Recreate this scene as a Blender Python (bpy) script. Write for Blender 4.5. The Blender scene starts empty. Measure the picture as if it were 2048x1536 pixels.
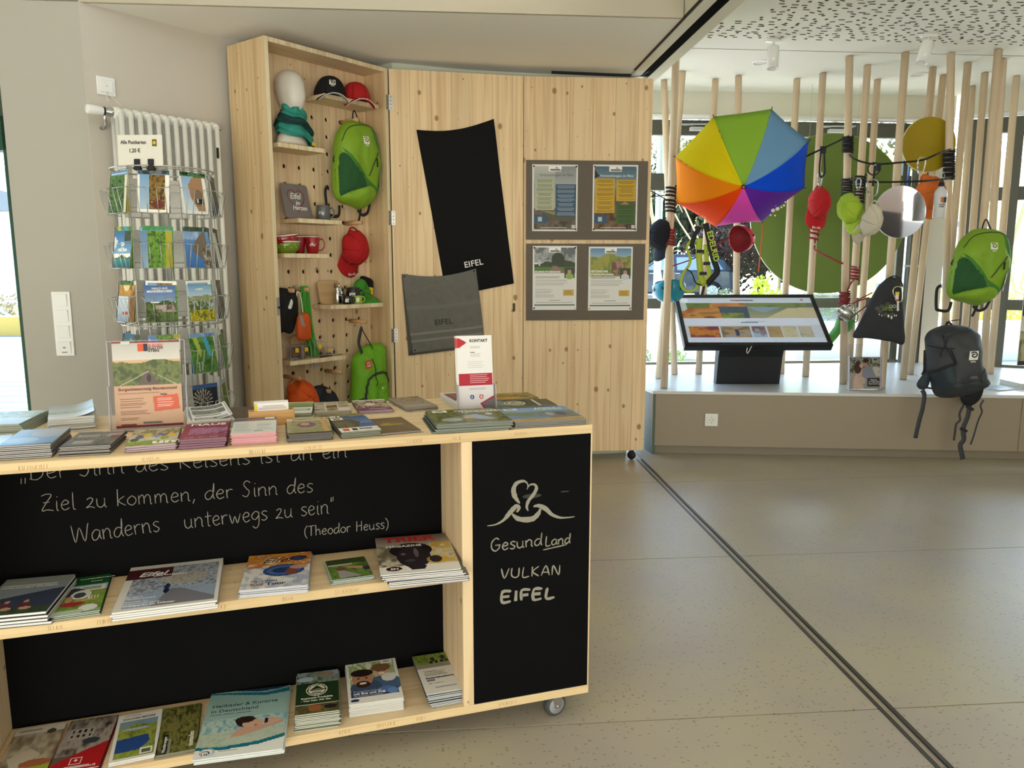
import bpy, math, random
import numpy as np
from mathutils import Matrix, Vector, noise as mnoise

SC = bpy.context.scene
COL = SC.collection
R = math.radians

# ------------------------------------------------------------------ camera, sky, sun, big lights, exposure
F_PX = 1538.0
PITCH = math.atan(236 / F_PX)
CAM_H = 1.2
cam = bpy.data.cameras.new('camera')
cam.sensor_width = 36.0
cam.lens = 36.0 * F_PX / 2048
cam.clip_end = 300
cam_o = bpy.data.objects.new('camera', cam)
COL.objects.link(cam_o)
cam_o.location = (0, 0, CAM_H)
cam_o.rotation_euler = (math.pi / 2 - PITCH, 0, 0)
SC.camera = cam_o

world = bpy.data.worlds.new('sky')
SC.world = world
world.use_nodes = True
_n = world.node_tree.nodes
_n.clear()
_out = _n.new('ShaderNodeOutputWorld')
_bg = _n.new('ShaderNodeBackground')
_sky = _n.new('ShaderNodeTexSky')
_sky.sky_type = 'NISHITA'
_sky.sun_disc = False
_sky.sun_elevation = R(50)
_sky.sun_rotation = R(35)
_bg.inputs['Strength'].default_value = 1.1
world.node_tree.links.new(_sky.outputs[0], _bg.inputs[0])
world.node_tree.links.new(_bg.outputs[0], _out.inputs[0])

def lamp(name, kind, loc, rot, energy, color=(1, 1, 1), **kw):
    l = bpy.data.lights.new(name, kind)
    l.energy = energy
    l.color = color
    for k, v in kw.items():
        setattr(l, k, v)
    o = bpy.data.objects.new(name, l)
    o.location = loc
    o.rotation_euler = rot
    COL.objects.link(o)
    return o

def aim(v):
    return Vector(v).to_track_quat('-Z', 'Y').to_euler()

lamp('sun', 'SUN', (6, 12, 12), aim((-0.45, -0.62, -0.85)), 16.0, (1.0, 0.95, 0.86), angle=R(0.6))
# added fill lights standing in for daylight, before the closed rear and left walls
lamp('fill_rear', 'AREA', (0.9, -2.85, 1.0), aim((0.1, 1, 0.66)), 250.0, (1.0, 1.0, 0.92), shape='RECTANGLE', size=5.5, size_y=2.0)
lamp('fill_left', 'AREA', (-3.0, 0.3, 0.9), aim((1.0, 0.45, 0.5)), 26.0, (1.0, 1.0, 0.92), shape='RECTANGLE', size=1.8, size_y=1.8)
lamp('fill_hall', 'AREA', (-0.2, 0.6, 2.88), aim((0, 0.25, -1)), 4.0, (1.0, 0.93, 0.82), shape='RECTANGLE', size=2.0, size_y=1.2)  # added fill under the hall ceiling, no fixture hangs there

vs = SC.view_settings
SC.display_settings.display_device = 'sRGB'
vs.view_transform = 'Standard'
vs.look = 'None'
vs.exposure = 0.24
vs.gamma = 1.0
vs.use_curve_mapping = False
SC.cycles.max_bounces = 8
SC.cycles.diffuse_bounces = 4
SC.cycles.transparent_max_bounces = 12
SC.cycles.caustics_reflective = False
SC.cycles.caustics_refractive = False
SC.cycles.sample_clamp_indirect = 6.0
SC.cycles.use_denoising = True

# ------------------------------------------------------------------ survey: a measured point of the photo to a point of the room
_c, _s = math.cos(PITCH), math.sin(PITCH)
def _ray(x, y):
    u = (x - 1024) / F_PX
    v = (768 - y) / F_PX
    return (u, _c + v * _s, -_s + v * _c)
def at_z(x, y, z):
    r = _ray(x, y); t = (z - CAM_H) / r[2]
    return Vector((r[0] * t, r[1] * t, z))
def at_Y(x, y, Y):
    r = _ray(x, y); t = Y / r[1]
    return Vector((r[0] * t, Y, CAM_H + r[2] * t))
def on_plane(x, y, a, d):
    """vertical plane through a=(x,y) along direction d"""
    r = _ray(x, y)
    n = (d[1], -d[0])
    t = (a[0] * n[0] + a[1] * n[1]) / (r[0] * n[0] + r[1] * n[1])
    return Vector((r[0] * t, r[1] * t, CAM_H + r[2] * t))

# ------------------------------------------------------------------ colour and materials
def lin1(c):
    return c / 12.92 if c <= 0.04045 else ((c + 0.055) / 1.055) ** 2.4
def lin(c):
    """sRGB 0..255 triple (or hex) to linear rgba"""
    if isinstance(c, str):
        c = tuple(int(c[i:i + 2], 16) for i in (0, 2, 4))
    return tuple(lin1(v / 255) for v in c[:3]) + (1.0,)

MATS = {}
def M(name, col='808080', rough=0.55, metal=0.0, bump=0.0, bscale=60.0, var=0.0, vscale=8.0, emit=0.0, trans=0.0, coat=0.0, spec=0.5, alpha=1.0, ior=1.45, sheen=0.0):
    if name in MATS:
        return MATS[name]
    m = bpy.data.materials.new(name)
    m.use_nodes = True
    nt = m.node_tree
    b = nt.nodes['Principled BSDF']
    b.inputs['Base Color'].default_value = lin(col)
    b.inputs['Roughness'].default_value = rough
    b.inputs['Metallic'].default_value = metal
    b.inputs['Specular IOR Level'].default_value = spec
    b.inputs['Coat Weight'].default_value = coat
    b.inputs['Transmission Weight'].default_value = trans
    b.inputs['IOR'].default_value = ior
    b.inputs['Alpha'].default_value = alpha
    b.inputs['Sheen Weight'].default_value = sheen
    if emit:
        b.inputs['Emission Color'].default_value = lin(col)
        b.inputs['Emission Strength'].default_value = emit
    tc = nt.nodes.new('ShaderNodeTexCoord')
    if var:
        nz = nt.nodes.new('ShaderNodeTexNoise')
        nz.inputs['Scale'].default_value = vscale
        nz.inputs['Detail'].default_value = 4
        nt.links.new(tc.outputs['Object'], nz.inputs['Vector'])
        mr = nt.nodes.new('ShaderNodeMapRange')
        mr.inputs['From Min'].default_value = 0.3
        mr.inputs['From Max'].default_value = 0.7
        mr.inputs['To Min'].default_value = 1 - var
        mr.inputs['To Max'].default_value = 1 + var
        nt.links.new(nz.outputs[0], mr.inputs[0])
        hv = nt.nodes.new('ShaderNodeHueSaturation')
        hv.inputs['Color'].default_value = lin(col)
        nt.links.new(mr.outputs[0], hv.inputs['Value'])
        nt.links.new(hv.outputs[0], b.inputs['Base Color'])
    if bump:
        nz = nt.nodes.new('ShaderNodeTexNoise')
        nz.inputs['Scale'].default_value = bscale
        nz.inputs['Detail'].default_value = 3
        nt.links.new(tc.outputs['Object'], nz.inputs['Vector'])
        bp = nt.nodes.new('ShaderNodeBump')
        bp.inputs['Strength'].default_value = bump
        bp.inputs['Distance'].default_value = 0.002
        nt.links.new(nz.outputs[0], bp.inputs['Height'])
        nt.links.new(bp.outputs[0], b.inputs['Normal'])
    MATS[name] = m
    return m

def glass(name, tint='f4faf8', amount=0.10):
    """thin clear pane: mostly see-through with a mirror share"""
    if name in MATS:
        return MATS[name]
    m = bpy.data.materials.new(name)
    m.use_nodes = True
    nt = m.node_tree
    nt.nodes.clear()
    out = nt.nodes.new('ShaderNodeOutputMaterial')
    tr = nt.nodes.new('ShaderNodeBsdfTransparent')
    tr.inputs[0].default_value = lin(tint)
    gl = nt.nodes.new('ShaderNodeBsdfGlossy')
    gl.inputs['Roughness'].default_value = 0.02
    mx = nt.nodes.new('ShaderNodeMixShader')
    fr = nt.nodes.new('ShaderNodeLayerWeight')
    fr.inputs[0].default_value = 0.08
    mr = nt.nodes.new('ShaderNodeMapRange')
    mr.inputs['To Min'].default_value = amount * 0.2
    mr.inputs['To Max'].default_value = min(1, amount * 6)
    nt.links.new(fr.outputs['Fresnel'], mr.inputs[0])
    nt.links.new(mr.outputs[0], mx.inputs[0])
    nt.links.new(tr.outputs[0], mx.inputs[1])
    nt.links.new(gl.outputs[0], mx.inputs[2])
    nt.links.new(mx.outputs[0], out.inputs[0])
    MATS[name] = m
    return m

def wood(name, long='Z', across='X', base='ead3a8', dark='c49c6c', lam=0.12, knots=1.0, seam=0.5, rough=0.55, gscale=1.0):
    """glued spruce board: lamellae across, grain lines along, scattered knots; object coordinates"""
    if name in MATS:
        return MATS[name]
    m = bpy.data.materials.new(name)
    m.use_nodes = True
    nt = m.node_tree
    N, L = nt.nodes, nt.links
    b = N['Principled BSDF']
    b.inputs['Roughness'].default_value = rough
    b.inputs['Specular IOR Level'].default_value = 0.3
    tc = N.new('ShaderNodeTexCoord')
    sp = N.new('ShaderNodeSeparateXYZ')
    L.new(tc.outputs['Object'], sp.inputs[0])
    oi = N.new('ShaderNodeObjectInfo')
    third = ({'X', 'Y', 'Z'} - {long, across}).pop()
    def mth(op, a, bb=None, c=None):
        k = N.new('ShaderNodeMath'); k.operation = op
        for i, v in enumerate((a, bb, c)):
            if v is None:
                continue
            if isinstance(v, (int, float)):
                k.inputs[i].default_value = v
            else:
                L.new(v, k.inputs[i])
        return k.outputs[0]
    off = mth('MULTIPLY', oi.outputs['Random'], 7.3)
    al = mth('ADD', sp.outputs[long], off)
    ac = mth('ADD', sp.outputs[across], mth('MULTIPLY', sp.outputs[third], 0.37))
    lamf = mth('DIVIDE', ac, lam)
    cell = mth('FLOOR', lamf)
    wn = N.new('ShaderNodeTexWhiteNoise'); wn.noise_dimensions = '1D'
    L.new(mth('ADD', cell, off), wn.inputs['W'])
    # grain
    cv = N.new('ShaderNodeCombineXYZ')
    L.new(mth('MULTIPLY', ac, 42.0 * gscale), cv.inputs[0])
    L.new(mth('MULTIPLY', al, 1.3 * gscale), cv.inputs[1])
    L.new(mth('MULTIPLY', wn.outputs[0], 31.0), cv.inputs[2])
    g = N.new('ShaderNodeTexNoise'); g.inputs['Scale'].default_value = 1.0; g.inputs['Detail'].default_value = 5; g.inputs['Distortion'].default_value = 0.6
    L.new(cv.outputs[0], g.inputs['Vector'])
    cr = N.new('ShaderNodeValToRGB')
    cr.color_ramp.elements[0].position = 0.30
    cr.color_ramp.elements[1].position = 0.55
    bl, dk = lin(base), lin(dark)
    mid = tuple(bl[i] * 0.45 + dk[i] * 0.55 for i in range(3)) + (1,)
    cr.color_ramp.elements[0].color = mid
    cr.color_ramp.elements[1].color = bl
    L.new(g.outputs[0], cr.inputs[0])
    hv = N.new('ShaderNodeHueSaturation')
    L.new(cr.outputs[0], hv.inputs['Color'])
    L.new(mth('ADD', mth('MULTIPLY', wn.outputs[0], 0.14), 0.93), hv.inputs['Value'])
    # seams between lamellae
    fr = mth('FRACT', lamf)
    sm = mth('LESS_THAN', fr, 0.026)
    sm = mth('MULTIPLY', sm, seam * 0.6)
    mx = N.new('ShaderNodeMixRGB'); L.new(sm, mx.inputs[0]); L.new(hv.outputs[0], mx.inputs[1]); mx.inputs[2].default_value = tuple(v * 0.6 for v in dk[:3]) + (1,)
    # knots
    kv = N.new('ShaderNodeCombineXYZ')
    L.new(mth('MULTIPLY', ac, 11.0), kv.inputs[0]); L.new(mth('MULTIPLY', al, 8.0), kv.inputs[1])
    vo = N.new('ShaderNodeTexVoronoi'); vo.voronoi_dimensions = '2D'; vo.inputs['Scale'].default_value = 1.0
    L.new(kv.outputs[0], vo.inputs['Vector'])
    sc = N.new('ShaderNodeSeparateColor'); L.new(vo.outputs['Color'], sc.inputs[0])
    rad = mth('MULTIPLY', mth('POWER', sc.outputs[0], 4.0), 0.105 * knots)
    rad = mth('ADD', rad, 0.026)
    kn = N.new('ShaderNodeMapRange'); kn.interpolation_type = 'SMOOTHSTEP'
    L.new(mth('DIVIDE', vo.outputs['Distance'], rad), kn.inputs[0])
    kn.inputs['From Min'].default_value = 0.55; kn.inputs['From Max'].default_value = 1.25
    kn.inputs['To Min'].default_value = 0.78 if knots else 0; kn.inputs['To Max'].default_value = 0.0
    kk = mth('MULTIPLY', kn.outputs[0], mth('GREATER_THAN', sc.outputs[1], 0.45))
    mx2 = N.new('ShaderNodeMixRGB'); L.new(kk, mx2.inputs[0]); L.new(mx.outputs[0], mx2.inputs[1]); mx2.inputs[2].default_value = lin('8a6440')
    L.new(mx2.outputs[0], b.inputs['Base Color'])
    bp = N.new('ShaderNodeBump'); bp.inputs['Strength'].default_value = 0.12; bp.inputs['Distance'].default_value = 0.001
    L.new(g.outputs[0], bp.inputs['Height']); L.new(bp.outputs[0], b.inputs['Normal'])
    MATS[name] = m
    return m

def print_mat(name='printed_paper', rough=0.35, emit=0.0, attr='Print'):
    if name in MATS:
        return MATS[name]
    m = bpy.data.materials.new(name)
    m.use_nodes = True
    nt = m.node_tree
    b = nt.nodes['Principled BSDF']
    b.inputs['Roughness'].default_value = rough; b.inputs['Specular IOR Level'].default_value = .25
    a = nt.nodes.new('ShaderNodeAttribute')
    a.attribute_name = attr
    nt.links.new(a.outputs['Color'], b.inputs['Base Color'])
    if emit:
        nt.links.new(a.outputs['Color'], b.inputs['Emission Color'])
        b.inputs['Emission Strength'].default_value = emit
    MATS[name] = m
    return m

# ------------------------------------------------------------------ mesh building
class MB:
    def __init__(self):
        self.v = []; self.f = []; self.m = []; self.s = []
    def add(self, vs, fs, mi=0, smooth=False, mx=None):
        o = len(self.v)
        if mx is not None:
            vs = [tuple(mx @ Vector(p)) for p in vs]
        self.v += [tuple(p) for p in vs]
        for f in fs:
            self.f.append(tuple(i + o for i in f)); self.m.append(mi); self.s.append(smooth)
        return self
    def box(self, x0, x1, y0, y1, z0, z1, mi=0, mx=None):
        vs = [(x0, y0, z0), (x1, y0, z0), (x1, y1, z0), (x0, y1, z0), (x0, y0, z1), (x1, y0, z1), (x1, y1, z1), (x0, y1, z1)]
        fs = [(0, 3, 2, 1), (4, 5, 6, 7), (0, 1, 5, 4), (1, 2, 6, 5), (2, 3, 7, 6), (3, 0, 4, 7)]
        return self.add(vs, fs, mi, False, mx)
    def prism(self, poly, d0, d1, axis='Z', mi=0, mx=None, smooth=False):
        """polygon extruded along an axis; poly is (x,y), (x,z) or (y,z)"""
        n = len(poly)
        def P(p, d):
            return {'Z': (p[0], p[1], d), 'Y': (p[0], d, p[1]), 'X': (d, p[0], p[1])}[axis]
        vs = [P(p, d0) for p in poly] + [P(p, d1) for p in poly]
        ar = sum(poly[i][0] * poly[(i + 1) % n][1] - poly[(i + 1) % n][0] * poly[i][1] for i in range(n))
        flip = (ar < 0) ^ (axis == 'Y') ^ (d1 < d0)
        fs = [tuple(range(n))[::-1], tuple(range(n, 2 * n))] + [(i, (i + 1) % n, n + (i + 1) % n, n + i) for i in range(n)]
        if flip:
            fs = [f[::-1] for f in fs]
        self.add(vs, fs, mi, False, mx)
        if smooth:
            for k in range(n):
                self.s[-1 - k] = True
        return self
    def cyl(self, p0, p1, r, n=12, mi=0, r1=None, cap=True, smooth=True):
        return self.tube([p0, p1], [r, r if r1 is None else r1], n, mi, cap, smooth)
    def tube(self, pts, r, n=8, mi=0, cap=True, smooth=True, closed=False, flat=None):
        pts = [Vector(p) for p in pts]
        k = len(pts)
        rs = r if isinstance(r, (list, tuple)) else [r] * k
        up = None
        rings = []
        for i, p in enumerate(pts):
            if closed:
                t = pts[(i + 1) % k] - pts[i - 1]
            else:
                t = pts[min(i + 1, k - 1)] - pts[max(i - 1, 0)]
            if t.length < 1e-9:
                t = Vector((0, 0, 1))
            t.normalize()
            if up is None:
                up = Vector((0, 0, 1)) if abs(t.z) < 0.9 else Vector((0, 1, 0))
                if flat is not None:
                    up = Vector(flat)
            a = up - t * up.dot(t)
            if a.length < 1e-6:
                a = t.orthogonal()
            a.normalize(); up = a
            b = t.cross(a)
            ring = []
            for j in range(n):
                w = 2 * math.pi * j / n + (math.pi / 4 if n == 4 else 0)
                if flat is not None:
                    ring.append(tuple(p + a * (0.0011 * math.cos(w)) + b * (rs[i] * math.sin(w))))
                else:
                    ring.append(tuple(p + a * (rs[i] * math.cos(w)) + b * (rs[i] * math.sin(w))))
            rings.append(ring)
        vs = [q for ring in rings for q in ring]
        fs = []
        for i in range(k if closed else k - 1):
            i2 = (i + 1) % k
            for j in range(n):
                j2 = (j + 1) % n
                fs.append((i * n + j, i * n + j2, i2 * n + j2, i2 * n + j))
        if cap and not closed:
            fs.append(tuple(range(n))[::-1]); fs.append(tuple(range((k - 1) * n, k * n)))
        return self.add(vs, fs, mi, smooth)
    def lathe(self, prof, n=24, mi=0, mx=None, smooth=True, sx=1.0, sy=1.0):
        """profile of (radius, z) turned about Z"""
        vs = []; fs = []; idx = []
        for r, z in prof:
            if r < 1e-6:
                idx.append([len(vs)] * n); vs.append((0, 0, z)); continue
            idx.append([len(vs) + j for j in range(n)])
            for j in range(n):
                w = 2 * math.pi * j / n
                vs.append((r * math.cos(w) * sx, r * math.sin(w) * sy, z))
        for i in range(len(prof) - 1):
            for j in range(n):
                j2 = (j + 1) % n
                q = (idx[i][j], idx[i][j2], idx[i + 1][j2], idx[i + 1][j])
                f = tuple(dict.fromkeys(q))
                if len(f) > 2: fs.append(f)
        return self.add(vs, fs, mi, smooth, mx)
    def grid(self, P, mi=0, smooth=True):
        """P[i][j] points"""
        a, b = len(P), len(P[0])
        vs = [tuple(p) for row in P for p in row]
        fs = [(i * b + j, i * b + j + 1, (i + 1) * b + j + 1, (i + 1) * b + j) for i in range(a - 1) for j in range(b - 1)]
        return self.add(vs, fs, mi, smooth)
    def mesh(self, name, mats):
        me = bpy.data.meshes.new(name)
        me.from_pydata(self.v, [], self.f)
        for m in (mats if isinstance(mats, (list, tuple)) else [mats]):
            me.materials.append(m)
        me.polygons.foreach_set('material_index', self.m)
        me.polygons.foreach_set('use_smooth', self.s)
        me.update()
        return me
    def build(self, name, mats, parent=None, loc=(0, 0, 0), rot=(0, 0, 0), bevel=0, solid=0, sub=0, mx=None):
        o = bpy.data.objects.new(name, self.mesh(name, mats))
        COL.objects.link(o)
        if mx is not None:
            o.matrix_basis = mx
        else:
            o.location = loc; o.rotation_euler = rot
        if parent is not None:
            o.parent = parent
        if solid:
            md = o.modifiers.new('thickness', 'SOLIDIFY'); md.thickness = solid; md.offset = 0
        if bevel:
            md = o.modifiers.new('edges', 'BEVEL'); md.width = bevel; md.segments = 2; md.limit_method = 'ANGLE'; md.angle_limit = R(40)
        if sub:
            md = o.modifiers.new('smooth', 'SUBSURF'); md.levels = sub; md.render_levels = sub
        return o

def tag(o, label=None, cat=None, group=None, kind=None):
    if label: o['label'] = label
    if cat: o['category'] = cat
    if group: o['group'] = group
    if kind: o['kind'] = kind
    return o
def thing(name, label, cat, loc=(0, 0, 0), rz=0.0, group=None, mx=None):
    o = bpy.data.objects.new(name, None)
    o.empty_display_size = 0.05
    COL.objects.link(o)
    if mx is not None:
        o.matrix_basis = mx
    else:
        o.location = loc; o.rotation_euler = (0, 0, rz)
    return tag(o, label, cat, group)
def dup(root, mx=None, loc=None, rz=0.0, label=None, group=None):
    r = root.copy(); COL.objects.link(r)
    if mx is not None:
        r.matrix_basis = mx
    else:
        r.location = loc; r.rotation_euler = (0, 0, rz)
    if label: r['label'] = label
    if group: r['group'] = group
    for ch in list(root.children):
        c = ch.copy(); COL.objects.link(c); c.parent = r
        for g in list(ch.children):
            d = g.copy(); COL.objects.link(d); d.parent = c
    return r
def frame(o, x, y, z=None):
    """matrix from an origin and axes"""
    x = Vector(x).normalized(); y = Vector(y)
    y = (y - x * y.dot(x)).normalized()
    z = x.cross(y)
    m = Matrix.Identity(4)
    for i in range(3):
        m[i][0], m[i][1], m[i][2], m[i][3] = x[i], y[i], z[i], o[i]
    return m

_FONT = {}
def text(s, size, mat, parent, mx, align='LEFT', bold=0.0, extrude=0.0003, name='lettering', sx=1.0, shear=0.0, space=1.0):
    """flat lettering in the XY plane of mx, as a mesh"""
    key = (s, size, align, bold, extrude, sx, shear, space, mat.name)
    if key not in _FONT:
        cu = bpy.data.curves.new('lettering', 'FONT')
        cu.body = s; cu.size = size; cu.align_x = align; cu.offset = bold; cu.extrude = extrude
        cu.shear = shear; cu.space_character = space; cu.resolution_u = 3
        tmp = bpy.data.objects.new('tmp', cu)
        COL.objects.link(tmp)
        dg = bpy.context.evaluated_depsgraph_get()
        me = bpy.data.meshes.new_from_object(tmp.evaluated_get(dg))
        bpy.data.objects.remove(tmp); bpy.data.curves.remove(cu)
        me.name = 'lettering'
        if sx != 1.0:
            me.transform(Matrix.Diagonal((sx, 1, 1, 1)))
        me.materials.clear(); me.materials.append(mat)
        _FONT[key] = me
    o = bpy.data.objects.new(name, _FONT[key])
    COL.objects.link(o)
    o.matrix_basis = mx
    if parent is not None:
        o.parent = parent
    return o

# single-stroke handwriting: glyph -> (advance, strokes); x-height 1, capitals 1.75
GL = {
 'a': (1.15, [[(.9,.85),(.55,1),(.15,.7),(.08,.3),(.3,.02),(.65,.15),(.9,.6),(.92,.9),(.9,.3),(1.05,.02)]]),
 'c': (0.95, [[(.85,.85),(.5,1),(.12,.65),(.12,.25),(.45,0),(.85,.2)]]),
 'd': (1.15, [[(.85,.85),(.5,.95),(.12,.6),(.1,.2),(.4,0),(.75,.3),(.95,1.0),(1.0,1.75),(.9,1.0),(.9,.25),(1.05,.02)]]),
 'e': (1.0, [[(.12,.5),(.7,.6),(.75,.85),(.45,1),(.15,.7),(.12,.3),(.4,0),(.85,.2)]]),
 'f': (0.8, [[(.9,1.6),(.6,1.75),(.45,1.4),(.4,0)],[(.1,.95),(.75,1.0)]]),
 'g': (1.1, [[(.85,.85),(.5,1),(.12,.65),(.15,.3),(.5,.15),(.85,.6),(.88,.9),(.85,-.3),(.5,-.75),(.1,-.5)]]),
 'h': (1.1, [[(.15,1.75),(.12,0)],[(.12,.6),(.5,1),(.8,.75),(.82,.02)]]),
 'i': (0.5, [[(.2,1),(.18,.1),(.35,0)],[(.24,1.35),(.28,1.42)]]),
 'k': (1.0, [[(.15,1.75),(.12,0)],[(.8,1.0),(.2,.5),(.9,0)]]),
 'l': (0.5, [[(.2,1.75),(.18,.15),(.4,0)]]),
 'm': (1.6, [[(.1,.95),(.12,0)],[(.12,.6),(.4,.98),(.62,.75),(.64,.02)],[(.64,.6),(.95,.98),(1.2,.75),(1.25,.05),(1.4,0)]]),
 'n': (1.15, [[(.1,.95),(.12,0)],[(.12,.6),(.5,.98),(.8,.75),(.82,.1),(1.0,0)]]),
 'o': (1.05, [[(.5,1),(.12,.65),(.12,.25),(.5,0),(.85,.3),(.85,.7),(.5,1)]]),
 'r': (0.85, [[(.12,.95),(.15,0)],[(.14,.6),(.4,.92),(.75,.9)]]),
 's': (0.85, [[(.75,.9),(.4,1),(.15,.75),(.45,.5),(.7,.25),(.4,0),(.05,.12)]]),
 't': (0.8, [[(.4,1.5),(.35,.15),(.6,0)],[(.05,1.0),(.75,1.05)]]),
 'u': (1.15, [[(.12,.95),(.15,.25),(.45,0),(.8,.3),(.85,.95),(.85,.15),(1.02,0)]]),
 'w': (1.5, [[(.1,.95),(.35,0),(.68,.7),(.95,0),(1.3,.95)]]),
 'z': (1.0, [[(.15,.85),(.5,1.05),(.75,.85),(.4,.35),(.08,.05),(.45,.12),(.9,0)]]),
 'ä': (1.15, [[(.9,.85),(.55,1),(.15,.7),(.08,.3),(.3,.02),(.65,.15),(.9,.6),(.92,.9),(.9,.3),(1.05,.02)],[(.35,1.3),(.37,1.36)],[(.65,1.3),(.67,1.36)]]),
 'D': (1.4, [[(.25,1.6),(.2,0)],[(.05,1.5),(.7,1.65),(1.15,1.2),(1.1,.4),(.6,-.05),(.05,.1)]]),
 'S': (1.2, [[(.95,1.5),(.6,1.75),(.25,1.4),(.5,.95),(.85,.55),(.55,0),(.1,.2)]]),
 'R': (1.3, [[(.2,1.65),(.18,0)],[(.18,1.6),(.8,1.7),(.95,1.2),(.25,.85),(1.1,0)]]),
 'Z': (1.3, [[(.1,1.55),(.5,1.7),(1.05,1.6),(.5,.8),(.1,.05),(.6,.12),(1.15,.02)],[(.25,.85),(.85,.9)]]),
 'W': (2.0, [[(.1,1.7),(.35,.05),(.9,1.4),(1.3,.02),(1.75,1.5),(1.9,1.7)]]),
 'T': (1.2, [[(.05,1.6),(1.15,1.7)],[(.6,1.65),(.5,0)]]),
 'H': (1.3, [[(.2,1.7),(.15,0)],[(1.0,1.7),(.95,0)],[(.17,.85),(.98,.9)]]),
 'G': (1.4, [[(1.1,1.5),(.7,1.75),(.2,1.2),(.15,.4),(.6,-.05),(1.1,.35),(1.05,.75),(.6,.75),(1.3,.78)]]),
 'L': (1.1, [[(.25,1.75),(.2,0),(.95,.08)]]),
 'V': (1.2, [[(.1,1.7),(.5,0),(1.0,1.7)]]),
 'U': (1.3, [[(.15,1.7),(.15,.5),(.5,0),(.95,.3),(1.0,1.7)]]),
 'K': (1.2, [[(.2,1.7),(.2,0)],[(1.0,1.7),(.25,.85),(1.05,0)]]),
 'A': (1.3, [[(.1,0),(.6,1.7),(1.1,0)],[(.3,.6),(.95,.6)]]),
 'N': (1.3, [[(.15,0),(.2,1.7),(.95,0),(1.0,1.7)]]),
 'E': (1.15, [[(.95,1.65),(.2,1.65),(.2,0),(.95,.05)],[(.2,.85),(.8,.88)]]),
 'I': (0.55, [[(.25,1.7),(.22,0)]]),
 'F': (1.1, [[(.95,1.65),(.2,1.65),(.2,0)],[(.2,.85),(.8,.88)]]),
 'M': (1.5, [[(.1,0),(.25,1.7),(.7,.6),(1.15,1.7),(1.3,0)]]),
 'B': (1.2, [[(.2,0),(.2,1.7),(.8,1.6),(.75,1.0),(.2,.9),(.9,.7),(.85,.1),(.2,0)]]),
 '"': (0.7, [[(.2,1.7),(.15,1.2)],[(.45,1.75),(.4,1.25)]]),
 '„': (0.8, [[(.2,.2),(.15,-.35)],[(.5,.2),(.45,-.35)]]),
 '(': (0.7, [[(.6,1.8),(.2,1.1),(.2,.2),(.5,-.4)]]),
 ')': (0.7, [[(.1,1.8),(.5,1.2),(.5,.3),(.15,-.4)]]),
 ',': (0.5, [[(.25,.15),(.1,-.3)]]),
 ' ': (0.8, []),
}
def smooth_line(pts, k=4):
    if len(pts) < 3:
        return [Vector((p[0], p[1], 0)) for p in pts]
    P = [Vector((p[0], p[1], 0)) for p in pts]
    P = [P[0]] + P + [P[-1]]
    out = []
    for i in range(1, len(P) - 2):
        for j in range(k):
            t = j / k
            a, b, c, d = P[i - 1], P[i], P[i + 1], P[i + 2]
            out.append(0.5 * ((2 * b) + (c - a) * t + (2 * a - 5 * b + 4 * c - d) * t * t + (3 * b - a - 3 * c + d) * t ** 3))
    out.append(P[-2])
    return out
def ribbon(mb, pts, w, mi=0, z=0.0):
    """flat chalk-like ribbon in XY with slightly varying width"""
    n = len(pts)
    L, Rr = [], []
    for i, p in enumerate(pts):
        t = pts[min(i + 1, n - 1)] - pts[max(i - 1, 0)]
        if t.length < 1e-9: t = Vector((1, 0, 0))
        t.normalize()
        nn = Vector((-t.y, t.x, 0))
        ww = w * (0.5 if n > 2 and i in (0, n - 1) else 1) * (0.8 + 0.4 * random.random()) / 2
        L.append((p.x + nn.x * ww, p.y + nn.y * ww, z)); Rr.append((p.x - nn.x * ww, p.y - nn.y * ww, z))
    mb.add(L + Rr, [(i, n + i, n + i + 1, i + 1) for i in range(n - 1)], mi)
def handwrite(mb, s, x0, y0, x1, y1, xh, w):
    """write s from (x0,y0) to (x1,y1) along a baseline, x-height xh"""
    adv = sum(GL[c][0] for c in s)
    d = Vector((x1 - x0, y1 - y0, 0)); ln = d.length; d.normalize()
    up = Vector((-d.y, d.x, 0))
    k = ln / adv
    x = 0
    for c in s:
        a, st = GL[c]
        for poly in st:
            pp_ = [(px + random.uniform(-.02, .02), py + random.uniform(-.02, .02)) for px, py in poly]
            pts = [Vector((x0, y0, 0)) + d * ((x + p.x) * k) + up * (p.y * xh) for p in smooth_line(pp_)]
            ribbon(mb, pts, w)
        x += a
def spiral_logo(mb, s, mi_bg, mi_fg, z=0.0):
    """square badge of side s holding a curl (the region's sign); centre origin"""
    q = [(-.42, .5), (.5, .5), (.5, .1), (.42, -.5), (-.5, -.5), (-.5, -.25)]
    mb.add([(x * s, y * s, z) for x, y in q], [tuple(range(len(q)))[::-1]], mi_bg)
    pts = [Vector((s * (0.03 + r * math.cos(a)), s * (0.04 + r * 0.9 * math.sin(a)), 0)) for a, r in [(math.pi * (0.1 + 2.7 * i / 30), 0.06 + 0.36 * i / 30) for i in range(31)]]
    ribbon(mb, pts, s * 0.16, mi_fg, z + 0.0004)

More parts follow.
